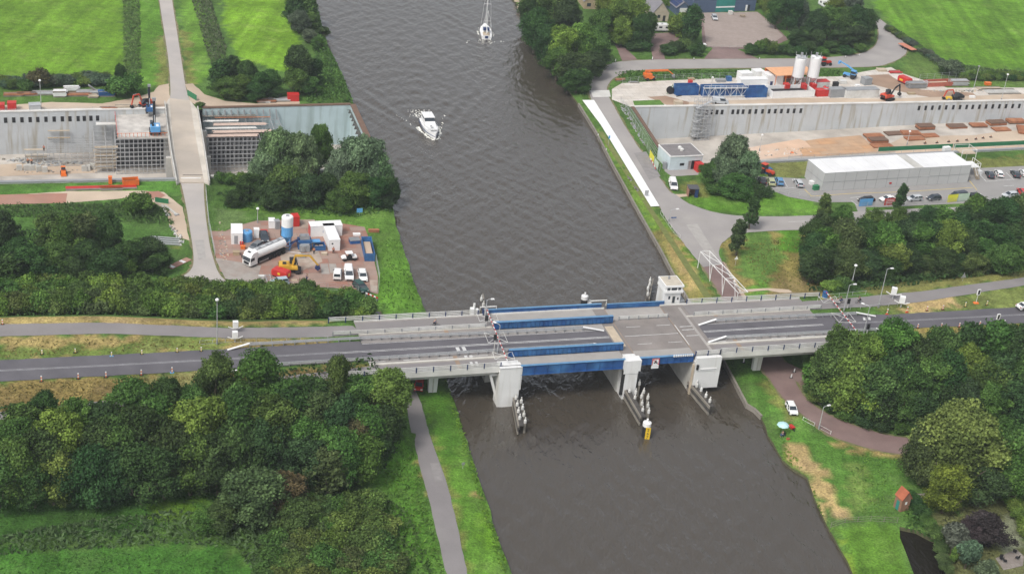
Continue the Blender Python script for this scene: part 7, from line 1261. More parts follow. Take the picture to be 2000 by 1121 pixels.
# miscellaneous stacks on the storage strips
def heap(label, px, py, L, D, H, m, n=5, name='material_stack', cat='material stack', rz=0.0, group=None):
    e = thing(name, label, cat, UT(px, py), BA + rz, group); mb = MB()
    for i in range(n):
        y = -D / 2 + D * (i + .1) / n; k = max(1, int(H / .35))
        for j in range(k): dx = random.uniform(-.25, .25); mb.box(-L / 2 + dx, L / 2 + dx + random.uniform(-.4, .2), y, y + D / n * .8, .02 + j * .35, .02 + j * .35 + .26, m if (i + j) % 4 else 'wood_old')
    obj('stacked_beams', mb, e); return e
ST = [(28, 187, 5, 2, .9, 'rust', 'low rusty beam stack at the far left storage strip'), (52, 186, 5, 2, .8, 'rust', 'second rusty beam stack, just left of the lamp'), (88, 184, 7, 2.4, .7, 'galv', 'grey pipe stack just right of the storage lamp'), (118, 188, 3.4, 2.4, 1.8, 'white', 'white framed stand in the middle of the storage strip'), (140, 178, 4, 1.6, 1.5, 'white', 'white crates behind the brown beams'), (146, 187, 9, 2, .8, 'rust', 'long brown beams below the white crates'), (173, 182, 6, 2.4, 1.0, 'galv', 'pale grey planks left of the tilted lattice'), (208, 187, 4, 2.4, 1.4, 'blue', 'blue frame stack beside the round bush'), (182, 190, 2.4, 2, .8, 'plank', 'small pale timber heap below the tilted lattice'),
      (520, 199, 5, 2.4, .9, 'rust', 'pinkish brown beam stack left of the red machine'), (545, 197, 6, 2.4, .9, 'galv', 'grey pipe bundle between brown beams and red machine'), (1787, 171, 6, 3, 1.8, 'grey', 'dark grey blocks beside the red tank'), (1805, 168, 3, 2.5, 1.5, 'galv', 'pale crates right of the dark grey blocks'), (1872, 166, 6, 3, 2.0, 'galv', 'stack of grey fence panels right of the red frame'), (1932, 174, 9, 3, .5, 'plank', 'flat pale timber planks near the concrete slabs'), (1955, 180, 12, 5, .35, 'concrete', 'flat concrete slabs lying by the far weeds'), (1748, 143, 4, 2, 1.0, 'red', 'red timber bundles at the site gate'), (212, 214, 4, 1.6, .8, 'rust', 'rusty tubs on the edge of the left pit'), (245, 212, 5, 2.4, 1.1, 'plank', 'low pinkish planks stack left of the red excavator'), (1238, 162, 3, 1.4, .5, 'grey', 'grey debris heap beside the boom lift'), (1211, 158, 3, 1.4, .7, 'rust', 'brown debris at the road bend')]
for x, y, L, D, H, m, lab in ST: heap(lab, x, y, L, D, H, m, group=None)
heap('grey concrete blocks lying left on the sandy pit floor', 0, 0, 1, 1, .3, 'concrete') if False else None
e = heap('grey tilted steel lattice on the storage strip', 190, 180, 6, 1.2, .4, 'galv', 3); e.rotation_euler = (0, R_(38), BA)
skip('long red steel frame behind the right pit beside the grey blocks', (1812, 171), (1862, 169), 3, 1.4, mk('frame_red', (.42, .12, .08), .7, var=.2), 'sand', 'frame_container'); e = block('red_pump', 'red machine behind the blue-grey pit wall', 'machine', (562, 199), (584, 199), 2, 1.9, 'red', rib=False); block('red_pump', 'red engine unit at the far left pit edge', 'machine', (15, 217), (32, 217), 2, 2.0, 'red', rib=False); block('red_pump', 'smaller red unit at the left picture edge', 'machine', (0, 217), (9, 217), 2, 1.6, 'red', rib=False); block('grey_container', 'light grey box container on the left pit edge', 'container', (58, 219), (80, 218), 2.2, 1.7, 'galv')
block('gravel_box', 'small box on the white laydown in the upper pit strip', 'box', (505, 202), (528, 202), 2, .5, 'concrete_pale', rib=False)
skip('orange long machine bed beside the near wall of the left pit', (241, 365), (272, 363), 2, 1.4, 'orange', 'dark', 'orange_trough'); block('orange_box', 'small orange frame left of the orange trough', 'frame', (212, 361), (219, 361), 1, 1.8, 'orange', rib=False)
heap('flat reddish and yellow sheets beside the orange trough', 198, 368, 16, 2.2, .3, 'red', 3); heap('yellow sheet pile next to the orange trough', 217, 369, 5, 2.2, .3, 'orange', 3)
e = thing('flatbed_trailer', 'rusty red flat trailer parked beside the bend of the farm loop road', 'trailer', UT(1771, 97), R_(-62)); mb = MB(); mb.box(-3.6, 3.6, -1.2, 1.2, .95, 1.1, mk('trailer_red', (.52, .20, .13), .8, var=.2)); obj('bed', mb, e)
for x in (-1, .3):
    for s in (-1, 1): wheel(e, x, s * 1.0, .42, .3)
# green screens and banners
def panel(name, label, p0, p1, H, m, cat='banner', z0=.1, txt=None, lean=0):
    a, w, L = fr(p0, p1); e = thing(name, label, cat, a, w); mb = MB(); mb.box(0, L, -.02, .02, z0, z0 + H, m); obj('sheet', mb, e); n = max(1, int(L / 3))
    for i in range(n + 1):
        mb = MB(); mb.beam((L * i / n, .05, 0), (L * i / n, .05, z0 + H + .1), .07, .07, 'galv'); obj('post', mb, e)
    return e, L
panel('fence_banner', 'pale blue and white banner on the car park fence', (1677, 404), (1703, 402), 2.0, 'blue_light'); e, L = panel('fence_banner', 'red banner with white lettering on the car park fence', (1726, 402), (1750, 400), 1.9, 'red')
for i, s in enumerate(('WERKEN', 'AAN DE', 'TOEKOMST')) if False else (): pass
mb = MB()
for r in range(3):
    for i in range(7): mb.box(.5 + i * .36, .5 + i * .36 + .24, -.035, -.023, .6 + r * .42, .6 + r * .42 + .2, 'white')
obj('lettering', mb, e)
panel('fence_banner', 'yellow banner on the car park fence in front of the dark van', (1849, 396), (1869, 394), 2.1, mk('banner_yellow', (.68, .66, .05), .6)); panel('fence_banner', 'pale green banner right of the yellow banner', (1870, 394), (1891, 392), 2.1, mk('banner_pale', (.48, .60, .48), .6)); panel('fence_banner', 'yellow banner on the road fence beside the service building', (1268, 307), (1276, 321), 2.0, 'banner_yellow'); panel('fence_banner', 'pale banner below the yellow one on the road fence', (1277, 323), (1284, 333), 2.0, 'banner_pale')
panel('green_screen', 'dark green screen panel at the bend of the pale haul track', (303, 395), (329, 399), 1.2, 'green', 'screen'); panel('green_screen', 'dark green screen beside the viaduct top right corner', (366, 187), (384, 198), 1.6, 'green', 'screen')
for p0, p1, lab in (((1715, 297), (1860, 290), 'left'), ((1862, 290), (2010, 283), 'right')): panel('green_screen', f'long dark green screen along the near pit edge behind the office, {lab} half', p0, p1, 1.3, 'green', 'screen')
# fences of thin mesh
def fence(label, pts, H=1.9, sp=3.0, m='galv', name='mesh_fence', wires=4, post='post'):
    P = [UT(*p) for p in pts]; e = thing(name, label, 'fence', P[0]); o = P[0]; mb = MB()
    for a, b in zip(P, P[1:]):
        L = (b - a).length; n = max(1, round(L / sp))
        for i in range(n + 1):
            q = a.lerp(b, i / n) - o; one(post, (post, H, m), lambda t: t.beam((0, 0, -.1), (0, 0, H), .07, .07, m), e, q)
        for k in range(wires): z = H - .08 - k * H * .85 / max(1, wires - 1) * (1 if wires > 1 else 0); mb.beam(a - o + Vector((0, 0, z)), b - o + Vector((0, 0, z)), .035, .035, m)
    obj('wires', mb, e); return e
fence('mesh fence between farm loop road and the site', [(1215, 165), (1262, 158), (1440, 152), (1560, 150)], 1.8); fence('mesh fence along the slanting pit wall by the canal road', [(1212, 200), (1245, 255), (1268, 300), (1288, 335)], 1.9); fence('mesh fence round the red slab yard', [(560, 563), (640, 566), (700, 572), (739, 572), (741, 545), (734, 510)], 1.6)
fence('mesh fence around the car park corner', [(1520, 378), (1560, 386), (1600, 393), (1612, 402)], 1.8); fence('mesh fence along the car park verge', [(1675, 404), (1750, 401), (1850, 396), (1960, 391), (2010, 389)], 1.2); fence('timber railing at the canal side of the junction', [(1290, 418), (1300, 432), (1316, 455), (1328, 466)], 1.0, 2.2, 'white_dirty', wires=2); fence('green mesh fence right of the site road', [(402, 375), (404, 400), (408, 440), (420, 500)], 1.8)
fence('farm gate fence across the yard entrance', [(1378, 95), (1440, 96), (1505, 92)], 1.2, 3, 'steel', wires=3); fence('timber fence curving across the meadow by the pond', [(1622, 1030), (1650, 1020), (1700, 1017), (1752, 1020)], 1.1, 2.0, 'wood_old', name='timber_fence', wires=3); fence('low white rail along the brick road verge', [(1568, 820), (1590, 832)], .8, 2, 'white', name='low_rail', wires=2); fence('second low white rail beside the lamp on the verge', [(1600, 836), (1622, 848)], .8, 2, 'white', name='low_rail', wires=2)
fence('mesh fence above the storage strip at far right', [(1795, 158), (1880, 152)], 2.2); fence('steel fence by the cycle path right of the boom', [(1612, 583), (1690, 575)], 1.0, 3, 'galv', name='low_rail', wires=2); fence('rail on the left cycle path verge', [(390, 673), (440, 669), (560, 668), (640, 664)], .9, 3, 'galv', name='low_rail', wires=2); fence('dark rail right of the boom barrier', [(1640, 607), (1700, 602), (1770, 596)], .9, 2.5, 'galv', name='low_rail', wires=1)
fence('wall rail along the edge of the left pit', [(0, 220), (120, 217), (300, 212)], 1.0, 4); fence('wall rail along the near edge of the right pit', [(1540, 311), (1760, 300), (2010, 288)], 1.0, 4)
fence('spiky rail along the slanting end of the right pit', [(1222, 207), (1250, 250), (1280, 300), (1305, 330)], 1.3, 1.2, 'galv', wires=2)
# ------------------------------------------------------------------ farm buildings at the top
mk('barn_blue', (.075, .11, .18), .6, var=.08); mk('door_green', (.03, .22, .19), .5); mk('roof_grey', (.22, .21, .23), .8, var=.12); mk('stone_wall', (.42, .36, .28), .85, var=.15)
a, w, L = fr((1352, 26), (1474, 22)); e = thing('barn', 'large blue-grey barn with green sliding door at the top edge', 'barn', a, w); mb = MB(); mb.side([(0, 0), (0, 5.5), (L / 2, 9.0), (L, 5.5), (L, 0)], 0, 24, 'barn_blue'); obj('wall', mb, e); mb = MB(); mb.beam((-.4, 12, 5.4), (L / 2, 12, 9.15), 24.6, .15, 'roof_grey', up=(0, 0, 1)); mb.beam((L + .4, 12, 5.4), (L / 2, 12, 9.15), 24.6, .15, 'roof_grey'); obj('roof', mb, e)
mb = MB(); mb.box(L * .36, L * .66, -.1, -.01, .1, 5.2, 'door_green'); d_ = obj('door', mb, e); mb = MB(); mb.box(L * .36, L * .66, -.14, -.11, 1.6, 2.1, 'white'); obj('band', mb, d_); mb = MB(); mb.box(L * .84, L * .87, -.08, -.01, .1, 2.3, 'white'); obj('door', mb, e); mb = MB(); mb.box(L * .88, L * .91, -.08, -.01, .1, 2.3, 'glass'); obj('window', mb, e)
a, w, L = fr((1320, 30), (1345, 30)); e = thing('shed', 'blue-grey shed with solar panels on its roof left of the barn', 'shed', a, w); L = 5.2; mb = MB(); mb.side([(0, 0), (0, 2.6), (L / 2, 4.6), (L, 2.6), (L, 0)], 0, 10, 'barn_blue'); obj('wall', mb, e); mb = MB(); mb.beam((-.3, 5, 2.5), (L / 2, 5, 4.7), 10.4, .12, 'roof_grey'); mb.beam((L + .3, 5, 2.5), (L / 2, 5, 4.7), 10.4, .12, 'roof_grey'); rf = obj('roof', mb, e)
mb = MB()
for i in range(5):
    for k in range(2): x0, x1 = -.1 + k * 1.25, 1.05 + k * 1.25; f = lambda x: 2.72 + (x + .3) * .79; y = .6 + i * 1.8; mb.beam(((x0), y + .8, f(x0)), ((x1), y + .8, f(x1)), 1.65, .05, 'navy')
obj('solar_panel', mb, rf); mb = MB(); mb.box(1.2, 3.9, -.06, -.005, .05, 2.5, 'concrete_pale'); obj('door', mb, e)
e = thing('farmhouse', 'small stone farmhouse with steep grey tiled roof behind the caravan', 'house', UT(1274, 42), R_(14)); mb = MB(); mb.side([(0, 0), (0, 3), (2.8, 6.6), (5.6, 3), (5.6, 0)], 0, 11, 'stone_wall'); obj('wall', mb, e); mb = MB(); mb.beam((-.35, 5.5, 2.7), (2.8, 5.5, 6.75), 11.4, .14, 'roof_grey'); mb.beam((5.95, 5.5, 2.7), (2.8, 5.5, 6.75), 11.4, .14, 'roof_grey'); rf = obj('roof', mb, e); mb = MB(); mb.box(2.4, 3.1, 9.2, 9.9, 5.5, 7.6, 'brick'); obj('chimney', mb, rf); mb = MB(); mb.box(1.6, 2.6, -.05, -.004, 1.2, 2.3, 'glass'); obj('window', mb, e); mb = MB(); mb.box(3.6, 4.5, -.05, -.004, .05, 2.1, 'dark'); obj('door', mb, e)
e = thing('canal_house', 'wooden house with dark roof half hidden in the farm wood', 'house', UT(1140, 18), R_(14)); mb = MB(); mb.side([(0, 0), (0, 2.8), (3, 5), (6, 2.8), (6, 0)], 0, 9, 'wood'); obj('wall', mb, e); mb = MB(); mb.beam((-.35, 4.5, 2.6), (3, 4.5, 5.1), 9.4, .14, 'roof_grey'); mb.beam((6.35, 4.5, 2.6), (3, 4.5, 5.1), 9.4, .14, 'roof_grey'); obj('roof', mb, e); mb = MB(); mb.box(1, 2.4, -.05, -.004, .9, 2.1, 'glass'); obj('window', mb, e)
e, L = block('jetty_deck', 'wooden landing deck on the right bank at the top', 'jetty', (1004, 4), (1034, 8), 6, .9, 'plank', rib=False); block('jetty_deck', 'pale quay plank below the landing deck', 'jetty', (1010, 18), (1028, 20), 4, .6, 'plank', rib=False)
block('gate_box', 'white box at the left gate post of the farm yard', 'box', (1366, 95), (1379, 95), 1.4, 1.2, 'white', rib=False); block('crate', 'pale crate in front of the green barn door', 'crate', (1424, 30), (1431, 30), 1.2, 1.2, 'concrete_pale', rib=False)
e = thing('garden_bench', 'picnic bench in front of the blue barn', 'bench', UT(1450, 34), BA); mb = MB(); mb.box(-1, 1, -.35, .35, .7, .76, 'wood'); obj('table_top', mb, e)
for s in (-1, 1): mb = MB(); mb.box(-1, 1, s * .75 - .14, s * .75 + .14, .42, .47, 'wood'); obj('seat', mb, e)
mb = MB(); mb.beam((-.7, -.8, 0), (-.7, .3, .7), .08, .08, 'wood'); mb.beam((-.7, .8, 0), (-.7, -.3, .7), .08, .08, 'wood'); mb.beam((.7, -.8, 0), (.7, .3, .7), .08, .08, 'wood'); mb.beam((.7, .8, 0), (.7, -.3, .7), .08, .08, 'wood'); obj('leg_frame', mb, e)
# brick turret with red roof by the pond
e = thing('brick_turret', 'small brick gatehouse with steep red tiled roof by the pond', 'gatehouse', UT(1759, 992), R_(28)); e.scale = (.72, .72, .85); mb = MB(); mb.side([(-1.3, -.2), (-1.3, 3.1), (0, 4.7), (1.3, 3.1), (1.3, -.2)], -1.3, 1.3, 'brick'); obj('wall', mb, e); mb = MB(); mb.beam((-1.55, 0, 2.9), (0, 0, 4.85), 3.0, .14, 'tile'); mb.beam((1.55, 0, 2.9), (0, 0, 4.85), 3.0, .14, 'tile'); obj('roof', mb, e); mb = MB(); mb.box(-.3, .3, -1.36, -1.305, 1.7, 2.4, 'white'); obj('window', mb, e); mb = MB(); mb.box(-1.36, -1.305, -.5, .5, .0, 2.2, 'door_green'); obj('door', mb, e)
block('footbridge', 'narrow plank footbridge right of the brick gatehouse', 'footbridge', (1772, 975), (1822, 972), 1.0, .25, 'wood_old', rib=False)
# patio with furniture
sheet('patio', [(1944, 1090), (1985, 1072), (2000, 1086), (1998, 1105), (1960, 1113)], slabmat('patio_tile', (.30, .27, .24), (.22, .19, .17), .9, .9) or 'patio_tile', .06)
for i, (x, y, lab) in enumerate(((1955, 1093, 'metal garden chair at the left edge of the patio'), (1962, 1098, 'metal garden chair facing the patio corner'), (1981, 1080, 'dark garden chair at the back of the patio'), (1986, 1092, 'dark garden chair nearest the right edge'))):
    e = thing('garden_chair', lab, 'chair', UT(x, y), i * 1.3, 'garden chairs on the patio'); mb = MB(); mb.box(-.3, .3, -.3, .3, .4, .48, 'dark'); obj('seat', mb, e); mb = MB(); mb.box(-.3, .3, .25, .3, .48, 1.0, 'dark'); obj('backrest', mb, e)
    for a_ in (-.26, .26):
        for b_ in (-.26, .26): mb = MB(); mb.beam((a_, b_, 0), (a_, b_, .4), .04, .04, 'steel'); obj('leg', mb, e)

for x, y, w_, d_, h_, m, lab in ((1512, 150, 3, 2, 1.2, 'plank', 'timber crate behind the orange shelter left corner'), (1345, 166, 1.2, 1, 1.2, 'red', 'small red pump on the pale slabs'), (1345, 158, 2, 1.2, .5, 'wood', 'flat pallet stack on the slabs behind the blue row'), (1400, 162, 3, 1.5, .8, 'grey', 'grey pallet load behind the white tube frame'), (1420, 160, 1.5, 1.5, 1.3, 'blue', 'small blue unit behind the second blue container'), (1640, 165, 2.4, 1.4, 1.0, 'white_dirty', 'pale crate left of the blue telehandler'), (1628, 172, 1.6, 1.2, 1.6, 'dark', 'dark box right of the red-topped container'), (1672, 172, 1.4, 1.2, .7, 'white', 'white bag on the apron beside the telehandler'), (1662, 183, 2, 1.4, 1.2, 'rust', 'rusty box behind the long pale container'), (1520, 186, 1.5, .8, 1.2, 'navy', 'navy box at the left end of the silo bund'), (1698, 186, 1.3, 1, .8, 'galv', 'grey case right of the long pale container'), (1774, 186, 2.5, 1.2, .5, 'wood', 'timber pallets beside the excavator arm'), (1895, 193, 1.8, 1, .6, 'white', 'white case at the wall edge right of the small excavator'), (1925, 168, 2, 1.2, .9, 'orange', 'small orange box below the dark lamp post'),
    (1716, 141, 3, 2, .6, 'plank', 'stack of planks at the site gate'), (1452, 182, 2.0, .6, 1.0, 'green', 'green box between the two right blue containers'), (455, 500, 1.4, 1.0, .8, 'wood', 'wooden crate at the yard entrance'), (470, 488, 1.0, .8, .7, 'orange', 'orange crate in front of the white cabin'), (628, 500, 1.2, .8, .5, 'plank', 'pallet left of the end-on white container'), (585, 505, 1.2, 1, .6, 'grey', 'grey case in front of the mixing machine'), (690, 462, 1.6, 1.0, .4, 'white', 'white lid lying on the red slabs'), (720, 455, 2.4, .8, .6, 'rust', 'rusty tube bundle in the top right yard corner'), (548, 462, 1.4, 1, 1.0, 'dark', 'dark machine left of the silo legs'), (505, 548, 1.2, .8, .9, 'white_dirty', 'pale box at the lower yard fence')):
    block('site_crate', lab, 'crate', (x, y), (x + 5, y), d_, h_, m, L=w_, rib=False)
# ------------------------------------------------------------------ lamps, signs, posts
def lamp(base, top, label, arm=0.0, z0=None, head='white', ay=0.0, group='street lamps'):
    p, H = height(*base, top, z0); e = thing('street_lamp', label, 'street lamp', p, 0, group); mb = MB(); mb.tube([(0, 0, 0), (0, 0, H * .5), (0, 0, H - .1)], .11, 'galv', 8, .06); mb.lathe([(.16, 0), (.16, .9)], 'grey', 8)
    obj('pole', mb, e); c, s = math.cos(ay), math.sin(ay)
    if arm:
        mb = MB(); mb.tube([(0, 0, H - .2), (.3 * arm * c, .3 * arm * s, H), (arm * c, arm * s, H + .05)], .05, 'galv', 6); obj('arm', mb, e)
    mb = MB(); M = Matrix.Translation((arm * c, arm * s, H)) @ Matrix.Rotation(ay, 4, 'Z')
    if arm: mb.box(-.05, .75, -.17, .17, -.02, .16, head, M=M, tx=.1, ty=.04)
    else: mb.lathe([(.1, -.1), (.34, .05), (.36, .25), (.2, .42), (.03, .46)], head, 12, (0, 0, H))
    obj('lamp_head', mb, e); return e
lamp((424, 672), 587, 'tall slim lamp post between the left cycle path and the main road', z0=DZ); lamp((948, 619), 585, 'lamp post at the far edge of the bridge beside the west boom', .8, DZ, ay=BA); lamp((971, 692), 634, 'lamp post near the traffic light in front of the middle blue girder', .9, DZ, ay=R_(150)); lamp((1648, 607), 556, 'lamp post beside the cyclists at the east end of the bridge', .9, DZ, ay=BA)
lamp((1715, 601), 525, 'tallest lamp post on the right between cycle path and main road', .8, DZ, ay=BA); lamp((1687, 650), 598, 'curved lamp post at the near side of the main road on the right', 1.2, DZ, ay=R_(150)); lamp((81, 216), 159, 'lamp post on the left pit edge by the grey container'); lamp((503, 436), 409, 'short lamp post behind the red slab yard'); lamp((1383, 207), 153, 'lamp post in front of the blue containers on the right pit edge')
lamp((1955, 198), 147, 'lamp post at the far right pit edge near the green weeds'); lamp((1902, 172), 131, 'dark lamp post behind the right storage strip', head='grey'); lamp((1599, 838), 794, 'bent lamp post on the brick road verge', .9, ay=R_(30)); lamp((1306, 434), 410, 'white arm lamp at the canal side of the junction', 1.6, ay=R_(25)); lamp((1665, 548), 520, 'lamp post hidden at the edge of the right wood', z0=DZ)
for (x, y, t, lab) in ((1483, 296, 265, 'lamp on the right pit floor near the big willow'), (1771, 284, 258, 'lamp standing in front of the stacked steel plates')):
    p = UF(x, y, fz_r); lamp((x, y), t, lab, z0=p.z)
def post(px, py, label, c='orange', H=1.1, z=None, foot=None, group='orange and white delineator posts along the main road'):
    p = UT(px, py) if z is None else U(px, py, z); e = thing('delineator_post', label, 'road post', p, BA, group); mb = MB()
    for k in range(4): mb.box(-.11, .11, -.05, .05, .1 + k * (H - .1) / 4, .1 + (k + 1) * (H - .1) / 4, c if k % 2 == 0 else 'white')
    obj('shaft', mb, e); mb = MB(); mb.box(-.35, .35, -.2, .2, 0, .1, foot or 'dark'); obj('foot', mb, e)
for i, (x, y) in enumerate(((82, 692), (147, 689), (218, 696), (277, 692), (346, 688), (393, 686))): post(x, y, f'yellow-topped road post on the far side of the left main road, {nth(i)} from the left'.replace('foremost', 'first'), 'yellow', .9, None, 'blue_light' if i == 2 else None)
for i, (x, y) in enumerate(((81, 745), (153, 740), (207, 737), (276, 733), (336, 728))): post(x, y, f'striped orange post on the near side of the left main road, {nth(i)} from the left', 'orange', 1.2, None, 'blue_light' if i == 4 else None)
for i, (x, y) in enumerate(((1732, 614), (1771, 610), (1810, 607), (1841, 605), (1885, 599), (1927, 596))): post(x, y, f'striped post on the far side of the right main road, {nth(i)} from the left', 'orange' if i < 4 else 'yellow', 1.4 if i < 2 else 1.1, None, 'red' if i < 2 else None)
for i, (x, y) in enumerate(((1752, 644), (1792, 641), (1838, 640), (1873, 639), (1913, 636), (1961, 634))): post(x, y, f'striped orange post on the near side of the right main road, {nth(i)} from the left', 'orange')
post(5, 634, 'single orange post beside the left cycle path', 'orange', 1.1, group='path posts')
for x, y, lab in ((1202, 121, 'white marker post at the loop road bend'), (1274, 117, 'white marker post between the two driveways'), (1355, 117, 'low white marker stone left of the yard entrance'), (1483, 116, 'low white marker stone right of the yard entrance'), (1651, 113, 'small pale marker stone on the wood verge'), (1678, 110, 'small marker stone nearest the trailer bend')): post(x, y, lab, 'white', .9 if x < 1300 else .6, group='white marker posts along the farm loop road')
def tlight(px, py, top, label, rim='white', z=None, base='orange', dark_back=True):
    p, H = height(px, py, top, z); e = thing('traffic_light', label, 'traffic light', p, BA); mb = MB(); mb.cyl((0, 0, 0), (0, 0, H - .9), .07, 'white_dirty', 8); obj('pole', mb, e); mb = MB(); mb.box(-.3, .3, -.12, .12, H - 1.0, H + .15, 'dark'); obj('signal_head', mb, e)
    if rim:
        mb = MB(); mb.box(-.36, -.26, -.16, .10, H - 1.08, H + .22, rim); mb.box(.26, .36, -.16, .10, H - 1.08, H + .22, rim); mb.box(-.26, .26, -.16, .10, H + .12, H + .22, rim); mb.box(-.26, .26, -.16, .10, H - 1.08, H - .98, rim); obj('rim', mb, e)
    if base: mb = MB(); mb.box(-.6, .6, -.4, .4, .02, .25, base, tx=.15, ty=.15); obj('foot', mb, e)
tlight(1906, 592, 567, 'portable traffic light on orange foot on the far verge'); tlight(1944, 640, 615, 'portable traffic light on orange foot at the near verge'); tlight(964, 692, 655, 'black traffic light beside the lamp in front of the blue girder', None, DZ, None); tlight(1693, 651, 634, 'black traffic light at the near side of the east barrier', None, DZ, None); tlight(1655, 602, 585, 'black traffic light by the east lamp post', None, DZ, None); tlight(949, 637, 618, 'black signal beside the far west lamp', None, DZ, None)
def sbox(px, py, label, z=DZ, rz=0.0, s=1.0, wing=True):
    e = thing('warning_cabinet', label, 'signal cabinet', U(px, py, z), BA + rz, 'white signal cabinets beside the cycle paths'); e.scale = (s,) * 3; mb = MB(); mb.box(-.5, .5, -.4, .4, .9, 2.3, 'white'); mb.box(-.12, .12, -.12, .12, 0, .9, 'galv'); obj('cabinet', mb, e, bevel=.04)
    if wing: mb = MB(); mb.beam((-.5, -.3, .95), (-1.4, -.3, 1.35), .1, .14, 'white'); mb.beam((.5, -.3, .95), (1.4, -.3, 1.35), .1, .14, 'white'); obj('wing', mb, e)
sbox(460, 648, 'white winged signal cabinet at the far side of the left cycle path'); sbox(459, 668, 'white winged signal cabinet at the near side of the left cycle path'); sbox(1743, 583, 'white signal cabinet at the far side of the right cycle path', rz=-.5, s=1.15); sbox(1759, 600, 'white signal cabinet at the near side of the right cycle path', rz=-.5, s=1.15)
def sign(px, py, top, label, m, w=.7, h=.7, shape='rect', rz=0.0, z=None, name='road_sign'):
    p, H = height(px, py, top, z); e = thing(name, label, 'sign', p, BA + rz); mb = MB(); mb.cyl((0, .05, 0), (0, .05, H), .04, 'galv', 6); obj('pole', mb, e); mb = MB()
    if shape == 'tri': mb.side([(-w / 2, H - h), (w / 2, H - h), (0, H)], -.03, .0, m)
    else: mb.box(-w / 2, w / 2, -.03, 0, H - h, H, m)
    obj('plate', mb, e)
sign(1880, 549, 533, 'grey back of a triangular sign at the wood edge', 'steel', 1.3, 1.2, 'tri', z=DZ); sign(1436, 518, 500, 'triangular warning sign on the lawn by the dark young tree', 'white', 1.0, .9, 'tri'); sign(1315, 432, 424, 'blue street name plate beside the arm lamp', 'blue', 1.4, .3); sign(1188, 285, 265, 'blue-grey sign on the canal verge beside the white mats', 'blue_light', .5, .9); sign(904, 915, 903, 'small pale sign on the left bank below the bridge', 'steel', .6, .5); sign(1262, 385, 372, 'grey notice board standing on the white mats end', 'steel', 1.0, 1.4)
sign(702, 421, 407, 'pale blue sign board beside the willow group', 'blue_light', 1.4, 1.1)
for x, y, lab in ((1168, 268, 'white mooring post at the top of the canal verge'), (1184, 296, 'second white mooring post on the canal verge'), (1452, 708, 'small white post on the bank under the bridge'), (1545, 738, 'white post at the underpass kerb'), (1551, 727, 'second white post at the underpass kerb')): post(x, y, lab, 'white', .9, group='small white posts')
def bench(px, py, rz, label):
    e = thing('bench', label, 'bench', UT(px, py), rz); mb = MB(); mb.box(-.9, .9, -.3, .3, .42, .5, 'wood_old'); obj('seat', mb, e); mb = MB(); mb.box(-.9, .9, .28, .34, .5, .95, 'wood_old'); obj('backrest', mb, e); mb = MB(); mb.box(-.8, -.65, -.25, .25, 0, .42, 'concrete'); obj('leg', mb, e); mb = MB(); mb.box(.65, .8, -.25, .25, 0, .42, 'concrete'); obj('leg', mb, e)
bench(1230, 352, R_(115), 'upper bench on the grass between canal and white mats'); bench(1243, 371, R_(115), 'lower bench on the grass between canal and white mats')
# red-white barrier boards and road plates
def barrier(p0, p1, label, H=.9):
    a, w, L = fr(p0, p1); e = thing('road_barrier', label, 'road barrier', a, w); mb = MB(); n = 6
    for i in range(n): mb.box(L * i / n, L * (i + 1) / n, -.04, .04, .55, H, 'red' if i % 2 else 'white')
    obj('board', mb, e)
    for x in (.2, L - .2): mb = MB(); mb.box(x - .06, x + .06, -.3, .3, 0, .55, 'grey'); obj('leg', mb, e)
barrier((714, 578), (738, 588), 'red and white barrier board at the end of the yard'); barrier((1270, 315), (1280, 335), 'red and white board on the canal road fence')
a = thing('plank_mat', 'red and white worn panel lying on the grass by the site road', 'panel', UT(350, 515), R_(60)); mb = MB(); mb.box(-3, 3, -.8, .8, .02, .16, 'redslab'); mb.box(-2.6, -1.8, -.7, .7, .162, .18, 'white'); mb.box(.6, 1.4, -.7, .7, .162, .18, 'white'); obj('panel_sheet', mb, a)
for i in range(4): e = thing('steel_beam', f'thin grey steel beam lying on the grass left of the site road, {nth(i)} from the back'.replace('foremost', 'first'), 'steel beam', UT(322, 466 + i * 4), BA - .25, 'grey beams lying by the site road'); mb = MB(); mb.box(-3.2 + .3 * i, 3.2, -.1, .1, .05, .3, 'galv'); mb.box(-3.2 + .3 * i, 3.2, -.2, .2, .302, .34, 'galv'); obj('beam_section', mb, e)
for i in range(2): e = thing('concrete_kerb', ('left' if i == 0 else 'right') + ' grey kerb piece on the sand beside the green screen', 'kerb piece', UT(322 + i * 12, 412), BA + R_(100) + .25 * i); mb = MB(); mb.box(-3, 3, -.25, .25, .02, .35, 'concrete', tx=.1, ty=.05); mb.box(-3, -2.2, -.5, .5, .03, .25, 'grey'); obj('kerb_block', mb, e)
# weights and rubble in the pits
bc = [(38, 333), (52, 333), (63, 333), (76, 335), (88, 336), (165, 334), (172, 333), (180, 330)]
for i, (x, y) in enumerate(bc):
    p = UF(x, y, FL); o = thing('concrete_block', f'grey concrete block on the left pit floor, {nth(i)} from the left', 'concrete block', p, random.uniform(-.3, .3) + BA, 'grey concrete blocks in the left pit'); mb = MB(); mb.box(-.7, .7, -.5, .5, 0, 1.5, 'concrete', tx=.08, ty=.08); obj('block', mb, o)
for i, (x, y) in enumerate(((1807, 281), (1830, 280), (1853, 278), (1870, 277), (1888, 275), (1906, 273), (1920, 271), (1935, 269))):
    p = UF(x, y, fz_r); o = thing('steel_pedestal', f'small dark steel foot on the pale right pit floor, {nth(i)} from the left', 'steel foot', p, .4, 'steel feet in a row on the right pit floor'); mb = MB(); mb.box(-.5, .5, -.25, .25, 0, .3, 'dark', tx=.2); mb.box(-.1, .1, -.1, .1, .3, .7, 'rust'); obj('foot', mb, o)
